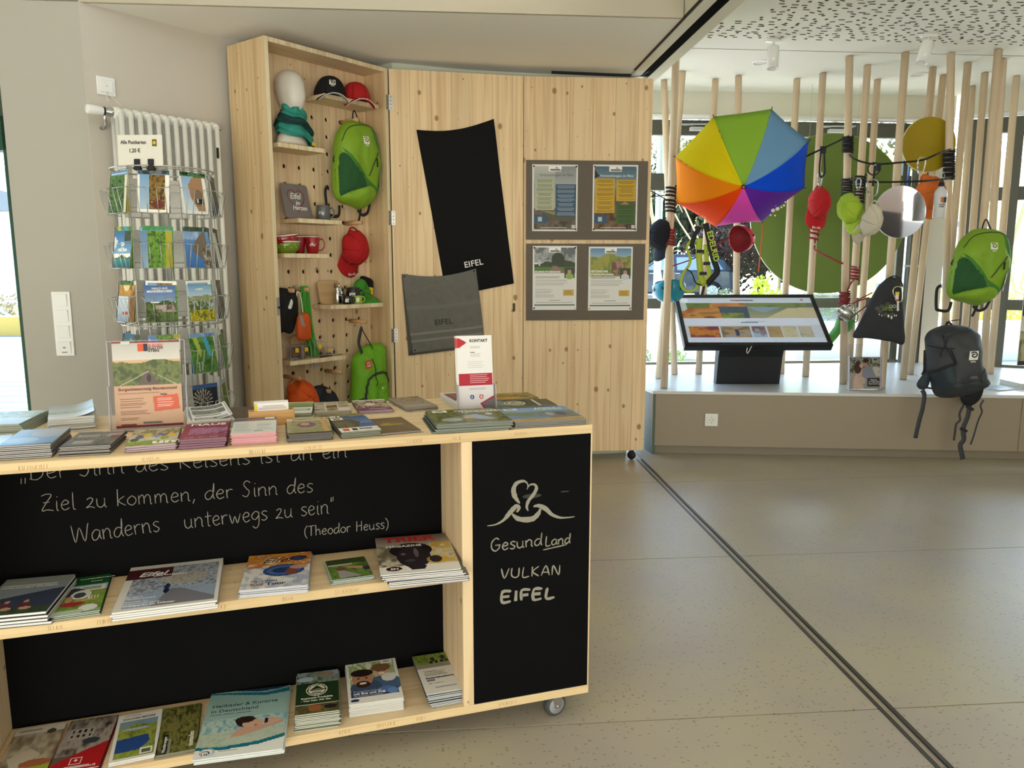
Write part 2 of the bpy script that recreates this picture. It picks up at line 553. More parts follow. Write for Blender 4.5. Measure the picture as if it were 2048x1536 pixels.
# ------------------------------------------------------------------ printing: a small raster painter whose cells become coloured faces
class Art:
    def __init__(self, w, h, bg='ffffff'):
        self.w, self.h = w, h
        self.a = np.zeros((h, w, 3)); self.a[:] = self.c(bg)
        self.y, self.x = np.mgrid[0:h, 0:w]
        self.x = (self.x + .5) / w; self.y = (self.y + .5) / h     # y down, 0..1
    @staticmethod
    def c(c):
        if isinstance(c, str):
            return np.array([int(c[i:i + 2], 16) for i in (0, 2, 4)]) / 255.0
        return np.array(c)
    def put(self, mask, col, al=1.0):
        self.a[mask] = self.a[mask] * (1 - al) + self.c(col) * al
        return self
    def rect(self, x0, y0, x1, y1, col, al=1.0):
        return self.put((self.x >= x0) & (self.x < x1) & (self.y >= y0) & (self.y < y1), col, al)
    def ell(self, cx, cy, rx, ry, col, al=1.0):
        return self.put(((self.x - cx) / rx) ** 2 + ((self.y - cy) / ry) ** 2 < 1, col, al)
    def grad(self, x0, y0, x1, y1, c0, c1):
        m = (self.x >= x0) & (self.x < x1) & (self.y >= y0) & (self.y < y1)
        t = ((self.y - y0) / max(1e-6, y1 - y0))[m][:, None]
        self.a[m] = self.c(c0) * (1 - t) + self.c(c1) * t
        return self
    def poly(self, pts, col, al=1.0):
        inside = np.zeros_like(self.x, bool)
        n = len(pts)
        for i in range(n):
            x0, y0 = pts[i]; x1, y1 = pts[(i + 1) % n]
            if y0 == y1: continue
            cond = ((self.y > min(y0, y1)) & (self.y <= max(y0, y1)))
            xi = x0 + (self.y - y0) * (x1 - x0) / (y1 - y0)
            inside ^= cond & (self.x < xi)
        return self.put(inside, col, al)
    def noisy(self, seed, n):
        rs = np.random.RandomState(seed)
        g = rs.rand(n + 2, n + 2)
        fx = self.x * n; fy = self.y * n
        ix = fx.astype(int); iy = fy.astype(int)
        tx = fx - ix; ty = fy - iy
        tx = tx * tx * (3 - 2 * tx); ty = ty * ty * (3 - 2 * ty)
        return (g[iy, ix] * (1 - tx) + g[iy, ix + 1] * tx) * (1 - ty) + (g[iy + 1, ix] * (1 - tx) + g[iy + 1, ix + 1] * tx) * ty
    def blot(self, x0, y0, x1, y1, cols, seed=1, n=9, fine=0.5):
        """patchy foliage / ground between several colours"""
        m = (self.x >= x0) & (self.x < x1) & (self.y >= y0) & (self.y < y1)
        v = self.noisy(seed, n) * (1 - fine) + self.noisy(seed + 7, n * 3) * fine
        v = (v - v.min()) / (v.max() - v.min() + 1e-9)
        C = np.array([self.c(c) for c in cols])
        k = np.clip((v * len(cols)), 0, len(cols) - 1.001)
        i = k.astype(int)[..., None]; t = (k - k.astype(int))[..., None]
        out = C[i[..., 0]] * (1 - t) + C[np.minimum(i[..., 0] + 1, len(cols) - 1)] * t
        self.a[m] = out[m]
        return self
    def hills(self, y, amp, seed, cols, y1=1.0, x0=0, x1=1, n=5):
        edge = y - amp * (self.noisy(seed, n) * 0 + np.sin(self.x * (4 + seed % 5) + seed) * .5 + np.sin(self.x * (9 + seed % 7) + seed * 2) * .25 + np.sin(self.x * 31 + seed) * .08)
        keep = self.a.copy()
        self.blot(x0, 0, x1, y1, cols, seed, 8)
        m = (self.y < edge) | (self.y >= y1) | (self.x < x0) | (self.x >= x1)
        self.a[m] = keep[m]
        return self
    def lines(self, x0, y0, x1, y1, n, col, duty=0.45, seed=3, rag=0.3, al=0.8):
        """rows of fine print"""
        rs = np.random.RandomState(seed)
        st = (y1 - y0) / n
        for i in range(n):
            self.rect(x0, y0 + i * st, x1 - rag * rs.rand() * (x1 - x0), y0 + (i + duty) * st, col, al)
        return self
    def logo_box(self, cx, y0, w=0.3, h=0.09):
        self.rect(cx - w / 2, y0, cx + w / 2, y0 + h, 'f4f2ee')
        self.rect(cx - w * .36, y0 + h * .62, cx + w * .36, y0 + h * .82, '555048')
        self.poly([(cx, y0 + h * .4), (cx + w * .12, y0 + h * .15), (cx + w * .3, y0 + h * .45)], '8a8478')
        return self
    def mesh(self, name, W, H, mat, bend=None, mxf=None):
        """a sheet W x H in XY (centre origin, face +Z), one face per cell"""
        nx, ny = self.w, self.h
        xs = np.linspace(-W / 2, W / 2, nx + 1); ys = np.linspace(H / 2, -H / 2, ny + 1)
        X, Y = np.meshgrid(xs, ys)
        Z = np.zeros_like(X) if bend is None else bend(X, Y)
        V = np.stack([X, Y, Z], -1).reshape(-1, 3)
        i, j = np.mgrid[0:ny, 0:nx]
        a = i * (nx + 1) + j
        Fc = np.stack([a, a + nx + 1, a + nx + 2, a + 1], -1).reshape(-1, 4)
        me = bpy.data.meshes.new(name)
        me.vertices.add(len(V)); me.vertices.foreach_set('co', V.astype(np.float32).ravel())
        nf = len(Fc)
        me.loops.add(nf * 4); me.loops.foreach_set('vertex_index', Fc.astype(np.int32).ravel())
        me.polygons.add(nf)
        me.polygons.foreach_set('loop_start', np.arange(0, nf * 4, 4, dtype=np.int32))
        try:
            me.polygons.foreach_set('loop_total', np.full(nf, 4, dtype=np.int32))
        except Exception:
            pass
        me.update(calc_edges=True)
        at = me.attributes.new('Print', 'FLOAT_COLOR', 'CORNER')
        rgb = np.clip(self.a.reshape(-1, 3), 0, 1)
        rgb = np.where(rgb <= 0.04045, rgb / 12.92, ((rgb + 0.055) / 1.055) ** 2.4)
        rgba = np.concatenate([rgb, np.ones((nf, 1))], 1)
        at.data.foreach_set('color', np.repeat(rgba, 4, axis=0).astype(np.float32).ravel())
        me.materials.append(mat)
        if bend is not None:
            me.polygons.foreach_set('use_smooth', [True] * nf)
        return me
def link(name, me, parent=None, mx=None):
    o = bpy.data.objects.new(name, me); COL.objects.link(o)
    if mx is not None: o.matrix_basis = mx
    if parent is not None: o.parent = parent
    return o
T = Matrix.Translation
def RX(a): return Matrix.Rotation(R(a), 4, 'X')
def RY(a): return Matrix.Rotation(R(a), 4, 'Y')
def RZ(a): return Matrix.Rotation(R(a), 4, 'Z')
random.seed(11)

# ================================================================== THE SETTING
TH = R(4.7)
BM = RZ(4.7)                                  # building frame: a along the window wall, b away from the photographer
E1 = Vector((math.cos(TH), math.sin(TH), 0)); E2 = Vector((-math.sin(TH), math.cos(TH), 0))
def AB(a, b, z=0.0):
    return E1 * a + E2 * b + Vector((0, 0, z))

plaster = M('plaster_white', 'b5b0a5', 0.85, bump=0.15, bscale=160)
plaster_w = M('plaster_warm', 'c9c1b4', 0.85, bump=0.12, bscale=160)
ceil_m = M('ceiling_paint', 'f6f3ea', 0.9)
fascia_m = M('fascia_paint', 'bfb6a2', 0.9)
frame_m = M('window_frame_olive', '55554a', 0.45)
green_m = M('green_door_frame', '1f4a38', 0.4)
white_gloss = M('white_gloss', 'ecebe6', 0.25, coat=0.3)
pane_m = glass('window_glass', 'f2f7f5', 0.05)
black_m = M('black_rubber', '16161a', 0.6)
alu = M('brushed_metal', 'b8b8b6', 0.3, metal=0.9)
grey_plastic = M('grey_plastic', 'bfc0bf', 0.4)

# floor: beige speckled linoleum with a soft shine
def floor_mat():
    m = M('speckled_linoleum', 'b9b19e', 0.36)
    nt = m.node_tree; N, L = nt.nodes, nt.links
    b = N['Principled BSDF']
    tc = N.new('ShaderNodeTexCoord')
    n1 = N.new('ShaderNodeTexNoise'); n1.inputs['Scale'].default_value = 2.2; n1.inputs['Detail'].default_value = 5
    n2 = N.new('ShaderNodeTexVoronoi'); n2.inputs['Scale'].default_value = 75
    mp = N.new('ShaderNodeMapping'); mp.inputs['Scale'].default_value = (1, 2.2, 1)
    L.new(tc.outputs['Object'], n1.inputs['Vector']); L.new(tc.outputs['Object'], mp.inputs[0]); L.new(mp.outputs[0], n2.inputs['Vector'])
    r1 = N.new('ShaderNodeValToRGB')
    r1.color_ramp.elements[0].position = .3; r1.color_ramp.elements[0].color = lin('a9a096')
    r1.color_ramp.elements[1].position = .7; r1.color_ramp.elements[1].color = lin('b5ac90')
    L.new(n1.outputs[0], r1.inputs[0])
    sc = N.new('ShaderNodeSeparateColor'); L.new(n2.outputs['Color'], sc.inputs[0])
    g1 = N.new('ShaderNodeMath'); g1.operation = 'GREATER_THAN'; L.new(sc.outputs[0], g1.inputs[0]); g1.inputs[1].default_value = .86
    g2 = N.new('ShaderNodeMath'); g2.operation = 'LESS_THAN'; L.new(n2.outputs['Distance'], g2.inputs[0]); g2.inputs[1].default_value = .34
    g3 = N.new('ShaderNodeMath'); g3.operation = 'MULTIPLY'; L.new(g1.outputs[0], g3.inputs[0]); L.new(g2.outputs[0], g3.inputs[1])
    mx = N.new('ShaderNodeMixRGB'); L.new(g3.outputs[0], mx.inputs[0]); mx.inputs[2].default_value = lin('8c816b'); L.new(r1.outputs[0], mx.inputs[1])
    L.new(mx.outputs[0], b.inputs['Base Color'])
    return m
floor_m = floor_mat()
fl = MB()
# sheets of flooring with welded joints between them (1 mm recessed lines)
for a0, a1 in ((-3.2, 1.16), (1.204, 7.0)):
    b = -3.0
    for b1 in (0.75, 1.86, 2.985, 4.1, 6.1):
        fl.box(a0, a1, b, b1 - 0.0035, -0.1, 0.0)
        b = b1 + 0.0015
fl.box(-3.2, 7.0, -3.0, 6.1, -0.12, -0.004)
floor_o = tag(fl.build('floor', floor_m, mx=BM), kind='structure')
rl = MB()
rl.box(1.160, 1.172, -3, 4.62, -0.02, 0.002, 0); rl.box(1.192, 1.204, -3, 4.62, -0.02, 0.002, 0); rl.box(1.172, 1.192, -3, 4.62, -0.03, -0.006, 1)
rail = rl.build('floor_rail', [M('rail_dark', '4a4640', .4, metal=.6), black_m], mx=BM); tag(rail, 'dark guide rail let into the floor, running diagonally to the caster', 'floor rail')

# walls
w = MB(); w.box(-1.935, -1.577, 3.68, 3.86, 0, 2.9); tag(w.build('wall_left', plaster, mx=BM), kind='structure')
w = MB(); w.box(-3.2, 1.095, 3.68, 3.70, 2.33, 2.95, 0); tag(w.build('trim_1', fascia_m, mx=BM), kind='structure')   # fascia where the ceiling steps down
W0 = Vector((-1.873, 3.536, 0)); UW = Vector((0.6145, 0.789, 0)); NW = Vector((0.789, -0.6145, 0))
WM = frame(W0, UW, -NW)                       # x along the radiator wall, y into it, z up
w = MB(); w.box(0.0, 1.66, 0.0, 0.2, 0, 2.345); tag(w.build('wall_radiator', plaster_w, mx=WM), kind='structure')
w = MB(); w.prism([(-0.545, 4.80), (-0.300, 4.59), (0.107, 4.712), (0.529, 4.766), (1.14, 4.80), (1.14, 4.92), (-0.545, 4.92)], 0, 2.345); tag(w.build('wall_back', M('wall_pale_green', 'cdd2bf', 0.85), mx=BM), kind='structure')
w = MB(); w.box(-3.3, -3.2, -3, 3.7, 0, 2.95); tag(w.build('wall_far_left', plaster, mx=BM), kind='structure')
w = MB(); w.box(-3.4, 7.3, -3.1, -3.0, 0, 3.0); tag(w.build('wall_rear', plaster), kind='structure')
o = MB().box(5.2, 6.22, -2.98, -2.90, 0, 2.5).build('dark_door', M('door_brown', '4a4038', .6)); tag(o, 'tall dark brown door leaf seen in the round mirror', 'door')
pr = thing('wall_poster', 'blue and white region poster on the rear wall, seen in the mirror', 'poster', loc=(6.62, -2.985, 2.05)); m = MB(); m.box(-.34, .34, 0, .02, -.4, .2); m.build('board', M('poster_white', 'e4e2de', .35), pr); m = MB(); m.box(-.0, .30, .02, .022, -.38, .14); m.build('blue_print', M('print_blue', '5d8cc0', .5), pr); text('VULKANEIFEL', .06, M('ink_5b5348', '5b5348', .5), pr, T((-.02, .021, .02)) @ RZ(180) @ RX(90) @ T((-.0, 0, 0)), 'LEFT')
w = MB(); w.box(7.0, 7.1, -3, 5, 0, 2.95); tag(w.build('wall_far_right', plaster, mx=BM), kind='structure')

# ceilings
c = MB()
c.prism([(-1.93, 3.701), (1.10, 3.701), (1.10, 4.93), (-1.93, 4.93)], 2.33, 2.40, 'Z')
tag(c.build('ceiling', ceil_m, mx=BM), kind='structure')
c = MB(); c.box(-3.2, 1.1, -3, 3.68, 2.9, 3.0); tag(c.build('ceiling_hall', ceil_m, mx=BM), kind='structure')
c = MB(); c.box(0.60, 7.0, -3, 6.10, 2.53, 2.62); c.box(0.60, 1.27, 4.93, 6.1, 2.40, 2.53)
tag(c.build('ceiling_exhibition', M('ceiling_bright', 'e8e6db', 0.85), mx=BM), kind='structure')
# track of the movable wall under the ceiling
t = thing('ceiling_track', 'black ceiling track in a pale strip above the floor rail', 'ceiling track', mx=BM)
m = MB(); m.box(1.10, 1.155, -3, 4.90, 2.318, 2.60); m.box(1.155, 1.21, -3, 4.90, 2.345, 2.60); m.box(1.21, 1.275, -3, 4.90, 2.318, 2.60)
m.build('strip', M('track_strip', 'd9d5c2', 0.6), t)
m = MB(); m.box(1.157, 1.208, -3, 4.74, 2.3185, 2.345)
m.build('groove', M('groove_black', '0a0a0b', .95, spec=.05), t)
m = MB(); m.box(1.092, 1.0995, -3, 4.62, 2.322, 2.334); m.build('shadow_gap', M('gap_dark', '2a2220', 0.8), t)
m = MB(); pts = [AB(1.18, 4.60, 2.322), AB(1.15, 4.72, 2.322), AB(1.05, 4.735, 2.322), AB(0.85, 4.72, 2.322), AB(0.62, 4.70, 2.322)]
ro = m.tube(smooth_line([(p.x, p.y) for p in pts], 5) and [Vector((q.x, q.y, 2.324)) for q in smooth_line([(p.x, p.y) for p in pts], 5)], 0.009, 6).build('curved_branch', black_m)
ro.parent = t; ro.matrix_parent_inverse = BM.inverted()
# seams and perforation of the bright ceiling
m = MB(); m.box(1.30, 7, 4.90, 4.906, 2.5285, 2.531); m.box(1.30, 1.302, 4.91, 6.0, 2.5285, 2.531)
m.build('seam', M('ceiling_seam', '8f8b80', 0.8), bpy.data.objects['ceiling_exhibition'])
pf = MB(); rnd = random.Random(5)
# thin dark plates under the acoustic ceiling stand for the shade in its slots
A0, A1, B0, B1 = 1.52, 5.2, 2.2, 4.66
i = 0
bb = B1
while bb > B0:
    aa = A0 + rnd.uniform(0, .04)
    while aa < A1:
        x = aa + rnd.uniform(-.006, .006); y = bb + rnd.uniform(-.012, .012)
        if not (y < 4.36 and x < 1.52 + (4.36 - y) * 0.0 + 0.18):
            ang = rnd.choice((0, 0, 0, .35, -.35, .5))
            if rnd.random() < .72: hx, hy = rnd.uniform(.011, .019), .0036
            else: hx, hy = .0075, .0075
            mm = T((x, y, 0)) @ Matrix.Rotation(ang, 4, 'Z')
            pf.box(-hx, hx, -hy, hy, 2.5275, 2.5295, 0, mm)
        aa += rnd.uniform(.055, .10)
    bb -= .042
po = pf.build('ceiling_perforation', M('slot_shade', '54463e', 0.9), bpy.data.objects['ceiling_exhibition']); po['kind'] = 'stuff'

def spotlight(a, b, tilt, label):
    t = thing('track_spotlight', label, 'spotlight', mx=BM @ T((a, b, 2.53)), group='ceiling spotlights')
    m = MB(); m.box(-.05, .05, -.012, .012, -.018, 0); m.cyl((0, 0, -.018), (0, 0, -.05), .006, 8); m.build('mount', white_gloss, t)
    m = MB(); m.lathe([(.0, 0), (.032, 0), (.034, -.004), (.034, -.13), (.030, -.13), (.028, -.11), (0, -.11)], 20)
    m.build('lamp_body', white_gloss, t, mx=T((0, 0, -.045)) @ RY(tilt) @ RX(-8))
    return t
spotlight(1.942, 4.672, 4, 'white cylindrical spotlight hanging straight down, above the rainbow umbrella')
spotlight(2.795, 4.502, 18, 'white cylindrical spotlight tilted aside, the right one of the two')
def downlight(a, b, label):
    t = thing('recessed_downlight', label, 'downlight', mx=BM @ T((a, b, 2.53)), group='recessed downlights')
    m = MB(); m.lathe([(.062, 0), (.062, -.005), (.054, -.008), (.050, -.002)], 28); m.build('ring', white_gloss, t)
    m = MB(); m.lathe([(.0, -.0015), (.050, -.0015)], 28); m.build('diffuser', M('lamp_diffuser', 'cfccc2', .4), t)
downlight(2.077, 5.183, 'round white recessed downlight above the umbrella')
downlight(3.302, 5.404, 'round white recessed downlight at the right, above the yellow disc')

# window wall
w = MB(); w.box(0.60, 3.86, 6.062, 6.20, 2.355, 2.62); w.box(3.84, 4.03, 6.05, 6.25, 0, 2.62)
tag(w.build('wall_window', M('wall_cream', 'dcd8c8', 0.8), mx=BM), kind='structure')
def win(name, mx, a0, a1, rails, posts, zt=2.32, zb=0.41, d=0.06):
    t = bpy.data.objects.new(name, None); COL.objects.link(t); t.matrix_basis = mx; tag(t, kind='structure')
    m = MB()
    m.box(a0, a1, -d / 2, d / 2, zt - 0.115, zt)
    for z0, z1 in rails: m.box(a0, a1, -d / 2, d / 2, z0, z1)
    m.build('window_frame', frame_m, t, bevel=.003)
    for p0, p1 in posts:
        m = MB(); m.box(p0, p1, -d / 2 - .006, d / 2 + .006, zb, zt - .01); m.build('mullion', frame_m, t, bevel=.003)
    m = MB(); m.box(a0, a1, -.004, .004, zb, zt - .1); m.build('window_pane', pane_m, t)
    return t
w1 = win('window_1', BM @ T((0, 6.10, 0)), 0.6, 3.72, [(1.787, 1.916), (0.862, 0.943), (0.40, 0.43)], [(0.6, 0.66), (3.64, 3.70)])
m = MB(); m.cyl((0.6, -.055, 2.338), (3.84, -.055, 2.338), .019, 12); m.build('blind_roll', white_gloss, w1)
for a_, rot in ((1.95, 0), (3.06, 0)):
    m = MB(); m.box(a_ - .13, a_ + .13, -.075, -.035, 2.275, 2.285); m.box(a_ - .07, a_ + .1, -.08, -.03, 2.235, 2.262); m.cyl((a_ - .16, -.06, 2.28), (a_ + .15, -.06, 2.288), .006, 8)
    m.build('door_closer', grey_plastic, w1, bevel=.002)
# open door leaf / jamb by the pillar
dm = thing('door_1', None, None, mx=BM @ T((3.70, 6.02, 0))); dm['kind'] = 'structure'
m = MB(); m.box(0.0, .13, -.035, .02, .41, 2.21); m.box(.13, .15, -.03, .02, .41, 2.21, 1); m.build('door_frame', [frame_m, M('frame_edge_dark', '2c2e2c', .5)], dm, bevel=.002)
m = MB(); m.box(.02, .045, -.06, -.035, 1.1, 1.26); m.cyl((.03, -.05, 1.2), (.03, -.11, 1.2), .008, 8); m.cyl((.03, -.1, 1.2), (-.08, -.1, 1.2), .008, 8); m.build('handle', alu, dm)
m = MB(); m.box(-.07, -.063, -.05, -.03, 1.55, 2.1); m.build('blue_edge', M('blue_seal', '35509a', .5), dm)
# right hand window wall, at an angle
RM = frame((3.536, 6.17, 0), (0.884, -0.467, 0), (0.467, 0.884, 0))
w = MB(); w.box(-.02, 3.3, -.0, .14, 2.36, 2.62); tag(w.build('wall_right', M('wall_cream'), mx=RM), kind='structure')
w2 = win('window_2', RM @ T((0, .05, 0)), 0.02, 3.3, [(1.70, 1.80), (.86, .94), (.40, .43)], [(.02, .14), (.30, .36), (1.05, 1.12), (2.1, 2.2)], zt=2.32)
m = MB(); m.cyl((0, -.055, 2.338), (3.3, -.055, 2.338), .019, 12); m.build('blind_roll', white_gloss, w2)
# unseen overhang added outside to keep the sun off most of the platform
w = MB(); w.box(0.3, 8, 6.25, 7.35, 2.62, 2.8); tag(w.build('shade_overhang', M('soffit_grey', 'b9b6ac', .8), mx=BM), kind='structure')
# entrance glazing at the far left
t = bpy.data.objects.new('window_3', None); COL.objects.link(t); t.matrix_basis = BM; tag(t, kind='structure')
m = MB(); m.box(-1.972, -1.937, 3.72, 3.80, 0, 1.86); m.box(-3.2, -1.937, 3.72, 3.80, 1.71, 1.86); m.box(-3.2, -1.937, 3.73, 3.79, 2.02, 2.05)
m.build('window_frame', green_m, t, bevel=.003)
m = MB(); m.box(-3.2, -1.94, 3.755, 3.761, 0, 2.33); m.build('window_pane', pane_m, t)
m = MB(); m.box(-3.2, -1.94, 3.90, 3.93, 1.86, 2.04); m.build('transom_panel', M('transom_dark', '56604c', .6), t)

# platform
plat_top = M('platform_white_laminate', 'd3d3cf', 0.28)
plat_front = M('platform_taupe', '9a8c78', 0.5)
P = [(0.835, 5.14), (0.899, 4.841), (3.18, 4.673), (4.9, 4.546), (5.4, 5.2), (3.55, 6.16), (3.40, 6.33), (0.70, 6.12)]
t = thing('display_platform', 'long low white topped display platform along the windows', 'platform')
def inset(P, d):
    c = Vector((2.6, 5.4)); out = []
    for p in P:
        v = Vector(p) - c; out.append(tuple(c + v * (1 - d / v.length)))
    return out
m = MB(); m.prism(P, 0.392, 0.412); m.build('top_slab', plat_top, t, bevel=.002)
def strip(p0, p1, z0, z1, off, th, name, mat):
    a, b = Vector((*p0, 0)), Vector((*p1, 0)); d = (b - a).normalized(); n = Vector((d.y, -d.x, 0))
    q = [a - n * off, b - n * off, b - n * (off + th), a - n * (off + th)]
    m = MB(); m.prism([(v.x, v.y) for v in q], z0, z1); return m.build(name, mat, t, bevel=.0015)
d = (Vector(P[3]) - Vector(P[1])).normalized()
j1 = Vector(P[1]) + d * 2.262
strip(P[1], tuple(j1 - d * .0015), .055, .391, .006, .02, 'front_panel', plat_front)
strip(tuple(j1 + d * .0015), P[3], .055, .391, .006, .02, 'front_panel', plat_front)
strip(P[1], P[3], 0, .054, .030, .02, 'plinth', M('plinth_taupe', '857a69', .5))
strip(P[0], P[1], .0, .391, .006, .02, 'side_panel', M('platform_side_green', '5f6b60', .5))
m = MB(); mm = frame((1.32, 5.05, .4121), (1, -.03, 0), (0, 1, 0))
for q in (((-.1, .22), (.62, .22)), ((-.1, .22), (.02, -.02)), ((.62, .22), (.74, -.05))):
    a_, b_ = Vector((*q[0], 0)), Vector((*q[1], 0)); dd = (b_ - a_).normalized(); nn = Vector((-dd.y, dd.x, 0)) * .0012
    m.add([a_ + nn, a_ - nn, b_ - nn, b_ + nn], [(0, 1, 2, 3)])
m.build('seam', M('seam_grey', '7c8184', .6), t, mx=mm)
# socket in the platform front
def rocker(parent, w, h, mx, socket=False):
    pass
so = at_z(1422.5, 839, 0.22); so = on_plane(1422.5, 839.5, P[1], tuple(d))
nrm = Vector((d.y, -d.x, 0))
sm = frame(so + nrm * 0.0, (d.x, d.y, 0), (0, 0, 1))
t = thing('power_socket', 'single white wall socket in the taupe platform front', 'socket', mx=sm)
m = MB(); m.box(-.0405, .0405, -.0405, .0405, -.001, .007); m.build('plate', white_gloss, t, bevel=.002)
m = MB(); m.box(-.027, .027, -.027, .027, .007, .0095); m.lathe([(.0215, .0095), (.0215, .0100), (.019, .0100), (.019, .0085), (0, .0085)], 24); m.build('insert', white_gloss, t)
m = MB()
for x in (-.0095, .0095): m.lathe([(.0028, .0098), (0, .0098)], 10, mx=T((x, 0, 0)))
m.box(-.002, .002, .014, .018, .009, .0103); m.box(-.002, .002, -.018, -.014, .009, .0103); m.build('contact', M('hole_dark', '2a2826', .6), t)

# wall plates near the radiator
t = thing('light_switch', 'white four-gang light switch plate on the left wall', 'light switch', mx=frame(AB(-1.758, 3.6795, .938), E1, (0, 0, 1)))
m = MB(); m.box(-.0405, .0405, -.147, .147, 0, .008); m.build('plate', white_gloss, t, bevel=.003)
for k in range(4):
    y = .108 - k * .072
    m = MB(); m.prism([(y - .028, .008), (y + .028, .008), (y + .028, .015), (y - .028, .0105)], -.0275, .0275, 'X'); m.build('rocker', white_gloss, t, bevel=.001)
m = MB(); m.box(-.006, .006, -.110, -.1065, .012, .0142); m.box(-.012, .010, -.1305, -.128, .0115, .0128); m.build('indicator', M('indicator_dark', '3c3c3c', .5), t)
t = thing('thermostat_plate', 'white square wall plate with a short cable above the radiator', 'wall plate', mx=frame(W0 + UW * .086 + Vector((0, 0, 1.994)) + NW * .001, UW, (0, 0, 1)))
m = MB(); m.box(-.0405, .0405, -.04, .04, 0, .009); m.build('plate', white_gloss, t, bevel=.003)
m = MB(); m.box(-.027, .027, -.027, .027, .009, .014); m.build('cover', white_gloss, t, bevel=.002)
m = MB(); m.lathe([(.002, .0145), (0, .0145)], 8); m.build('screw', M('hole_dark'), t)
m = MB(); m.tube([(0, -.024, .014), (.004, -.034, .02), (.02, -.055, .03), (.05, -.09, .05)], .0014, 5); m.tube([(0, -.024, .014), (-.01, -.04, .022), (-.012, -.07, .04)], .0014, 5); m.build('cable', white_gloss, t)

# ================================================================== THE COUNTER ON CASTERS
wood_front = wood('spruce_board_edge', 'X', 'Z', 'd9bf92', 'b08a5a', .012, 0, .35, gscale=.8)
wood_top = wood('spruce_board_flat', 'X', 'Y', 'e6cea6', 'c49f6c', .14, .8)
wood_up = wood('spruce_board_upright', 'Z', 'X', 'e6cca4', 'c29a6c', .12, 1.0)
wood_side = wood('spruce_board_side', 'Z', 'Y', 'e6cca4', 'c29a6c', .11, 1.0)
chalk_m = M('chalkboard', '070708', 0.8, spec=.12, var=.12, vscale=5)
chalk_w = M('chalk', '8d897b', 0.95)
chalk_w2 = M('chalk_strong', 'cfcab6', 0.95)
CO = Vector((0.203, 1.895, 0)); CX = Vector((0.953, 0.303, 0)); CY = Vector((-0.303, 0.953, 0))
CM = frame(CO, CX, CY)
def CT(al, dp, z=0.0, rz=0.0):
    """matrix at a place of the counter: al to the left of its right corner, dp back from its front"""
    return CM @ T((-al, dp, z)) @ RZ(rz)
counter = thing('display_counter', 'long low wooden display counter on casters with black chalkboard panels', 'counter', mx=CM)
CL = 1.76
def part(name, mat, x0, x1, y0, y1, z0, z1, bevel=.0015, parent=counter):
    m = MB(); m.box(x0, x1, y0, y1, z0, z1)
    return m.build(name, mat, parent, bevel=bevel)
def board3(name, x0, x1, y0, y1, z0, z1, parent):
    """board with its own look on the front edge"""
    m = MB(); m.box(x0, x1, y0, y1, z0, z1)
    o = m.build(name, [wood_top, wood_front], parent, bevel=.0012)
    o.data.polygons[2].material_index = 1; o.data.polygons[3].material_index = 1
    return o
board3('tabletop', -CL, 0, 0, .50, .784, .806, counter)
board3('bottom_board', -CL, 0, 0, .50, .08, .102, counter)
board3('shelf_board', -1.394, -.340, .004, .234, .433, .456, counter)
def post(x0, x1):
    m = MB(); m.box(x0, x1, .0, .234, .102, .784)
    o = m.build('upright', [wood_up, wood_side], counter, bevel=.0012)
    o.data.polygons[3].material_index = 1; o.data.polygons[5].material_index = 1
post(-.340, -.3135); post(-1.419, -1.394)
part('back_chalkboard', chalk_m, -1.394, -.340, .2345, .2465, .102, .784)
part('front_chalkboard', chalk_m, -.3125, -.004, .0005, .012, .103, .783)
part('front_chalkboard', chalk_m, -CL + .004, -1.420, .0005, .012, .103, .783)
part('side_board', wood_side, -.004, 0, .0, .50, .102, .784)
part('side_board', wood_side, -CL, -CL + .004, .0, .50, .102, .784)
part('rear_chalkboard', chalk_m, -CL + .004, -.004, .488, .4995, .102, .784)
# clusters of end-grain ticks along the plywood edge
rnd = random.Random(3)
m = MB()
for zc, x_lo in ((.795, -1.7), (.4445, -1.39), (.091, -1.7)):
    x = x_lo
    while x < -.36 if zc == .4445 else x < -.02:
        for _ in range(rnd.randint(6, 14)):
            x += rnd.uniform(.0018, .006)
            if x > (-.35 if zc == .4445 else -.01): break
            s = rnd.uniform(-.002, .002); h = rnd.uniform(.003, .006)
            m.add([(x, -.0003 if zc != .4445 else .0037, zc - h), (x + .0009, -.0003 if zc != .4445 else .0037, zc - h), (x + .0009 + s, -.0003 if zc != .4445 else .0037, zc + h), (x + s, -.0003 if zc != .4445 else .0037, zc + h)], [(0, 1, 2, 3)])
        x += rnd.uniform(.05, .22)
m.build('edge_grain', M('end_grain', '9f8258', .8), counter)['kind'] = 'stuff'
def caster(parent, x, y, ang, r=.031, tw=.024):
    c = bpy.data.objects.new('caster', None); COL.objects.link(c); c.parent = parent; c.matrix_basis = T((x, y, 0)) @ RZ(ang)
    m = MB()
    m.lathe([(.006, -tw / 2), (r - .004, -tw / 2), (r, -tw / 2 + .004), (r, tw / 2 - .004), (r - .004, tw / 2), (.006, tw / 2)], 28, mx=T((0, 0, r)) @ RX(90))
    m.build('tyre', M('caster_rubber', '4a4b4d', .6), c)
    m = MB(); m.lathe([(0, -tw / 2 - .001), (r * .74, -tw / 2 - .001), (r * .78, 0), (r * .74, tw / 2 + .001), (0, tw / 2 + .001)], 28, mx=T((0, 0, r)) @ RX(90)); m.build('wheel_disc', M('caster_grey', '9b9d9e', .45), c)
    m = MB()
    for s in (-1, 1): m.prism([(-.008, r - .006), (.008, r - .006), (.016, .080 - .012), (-.016, .080 - .012)], s * (tw / 2 + .003), s * (tw / 2 + .005), 'Y')
    m.box(-.022, .022, -.02, .02, .066, .08); m.cyl((0, -tw / 2 - .008, r), (0, tw / 2 + .008, r), .004, 8)
    m.build('fork', alu, c)
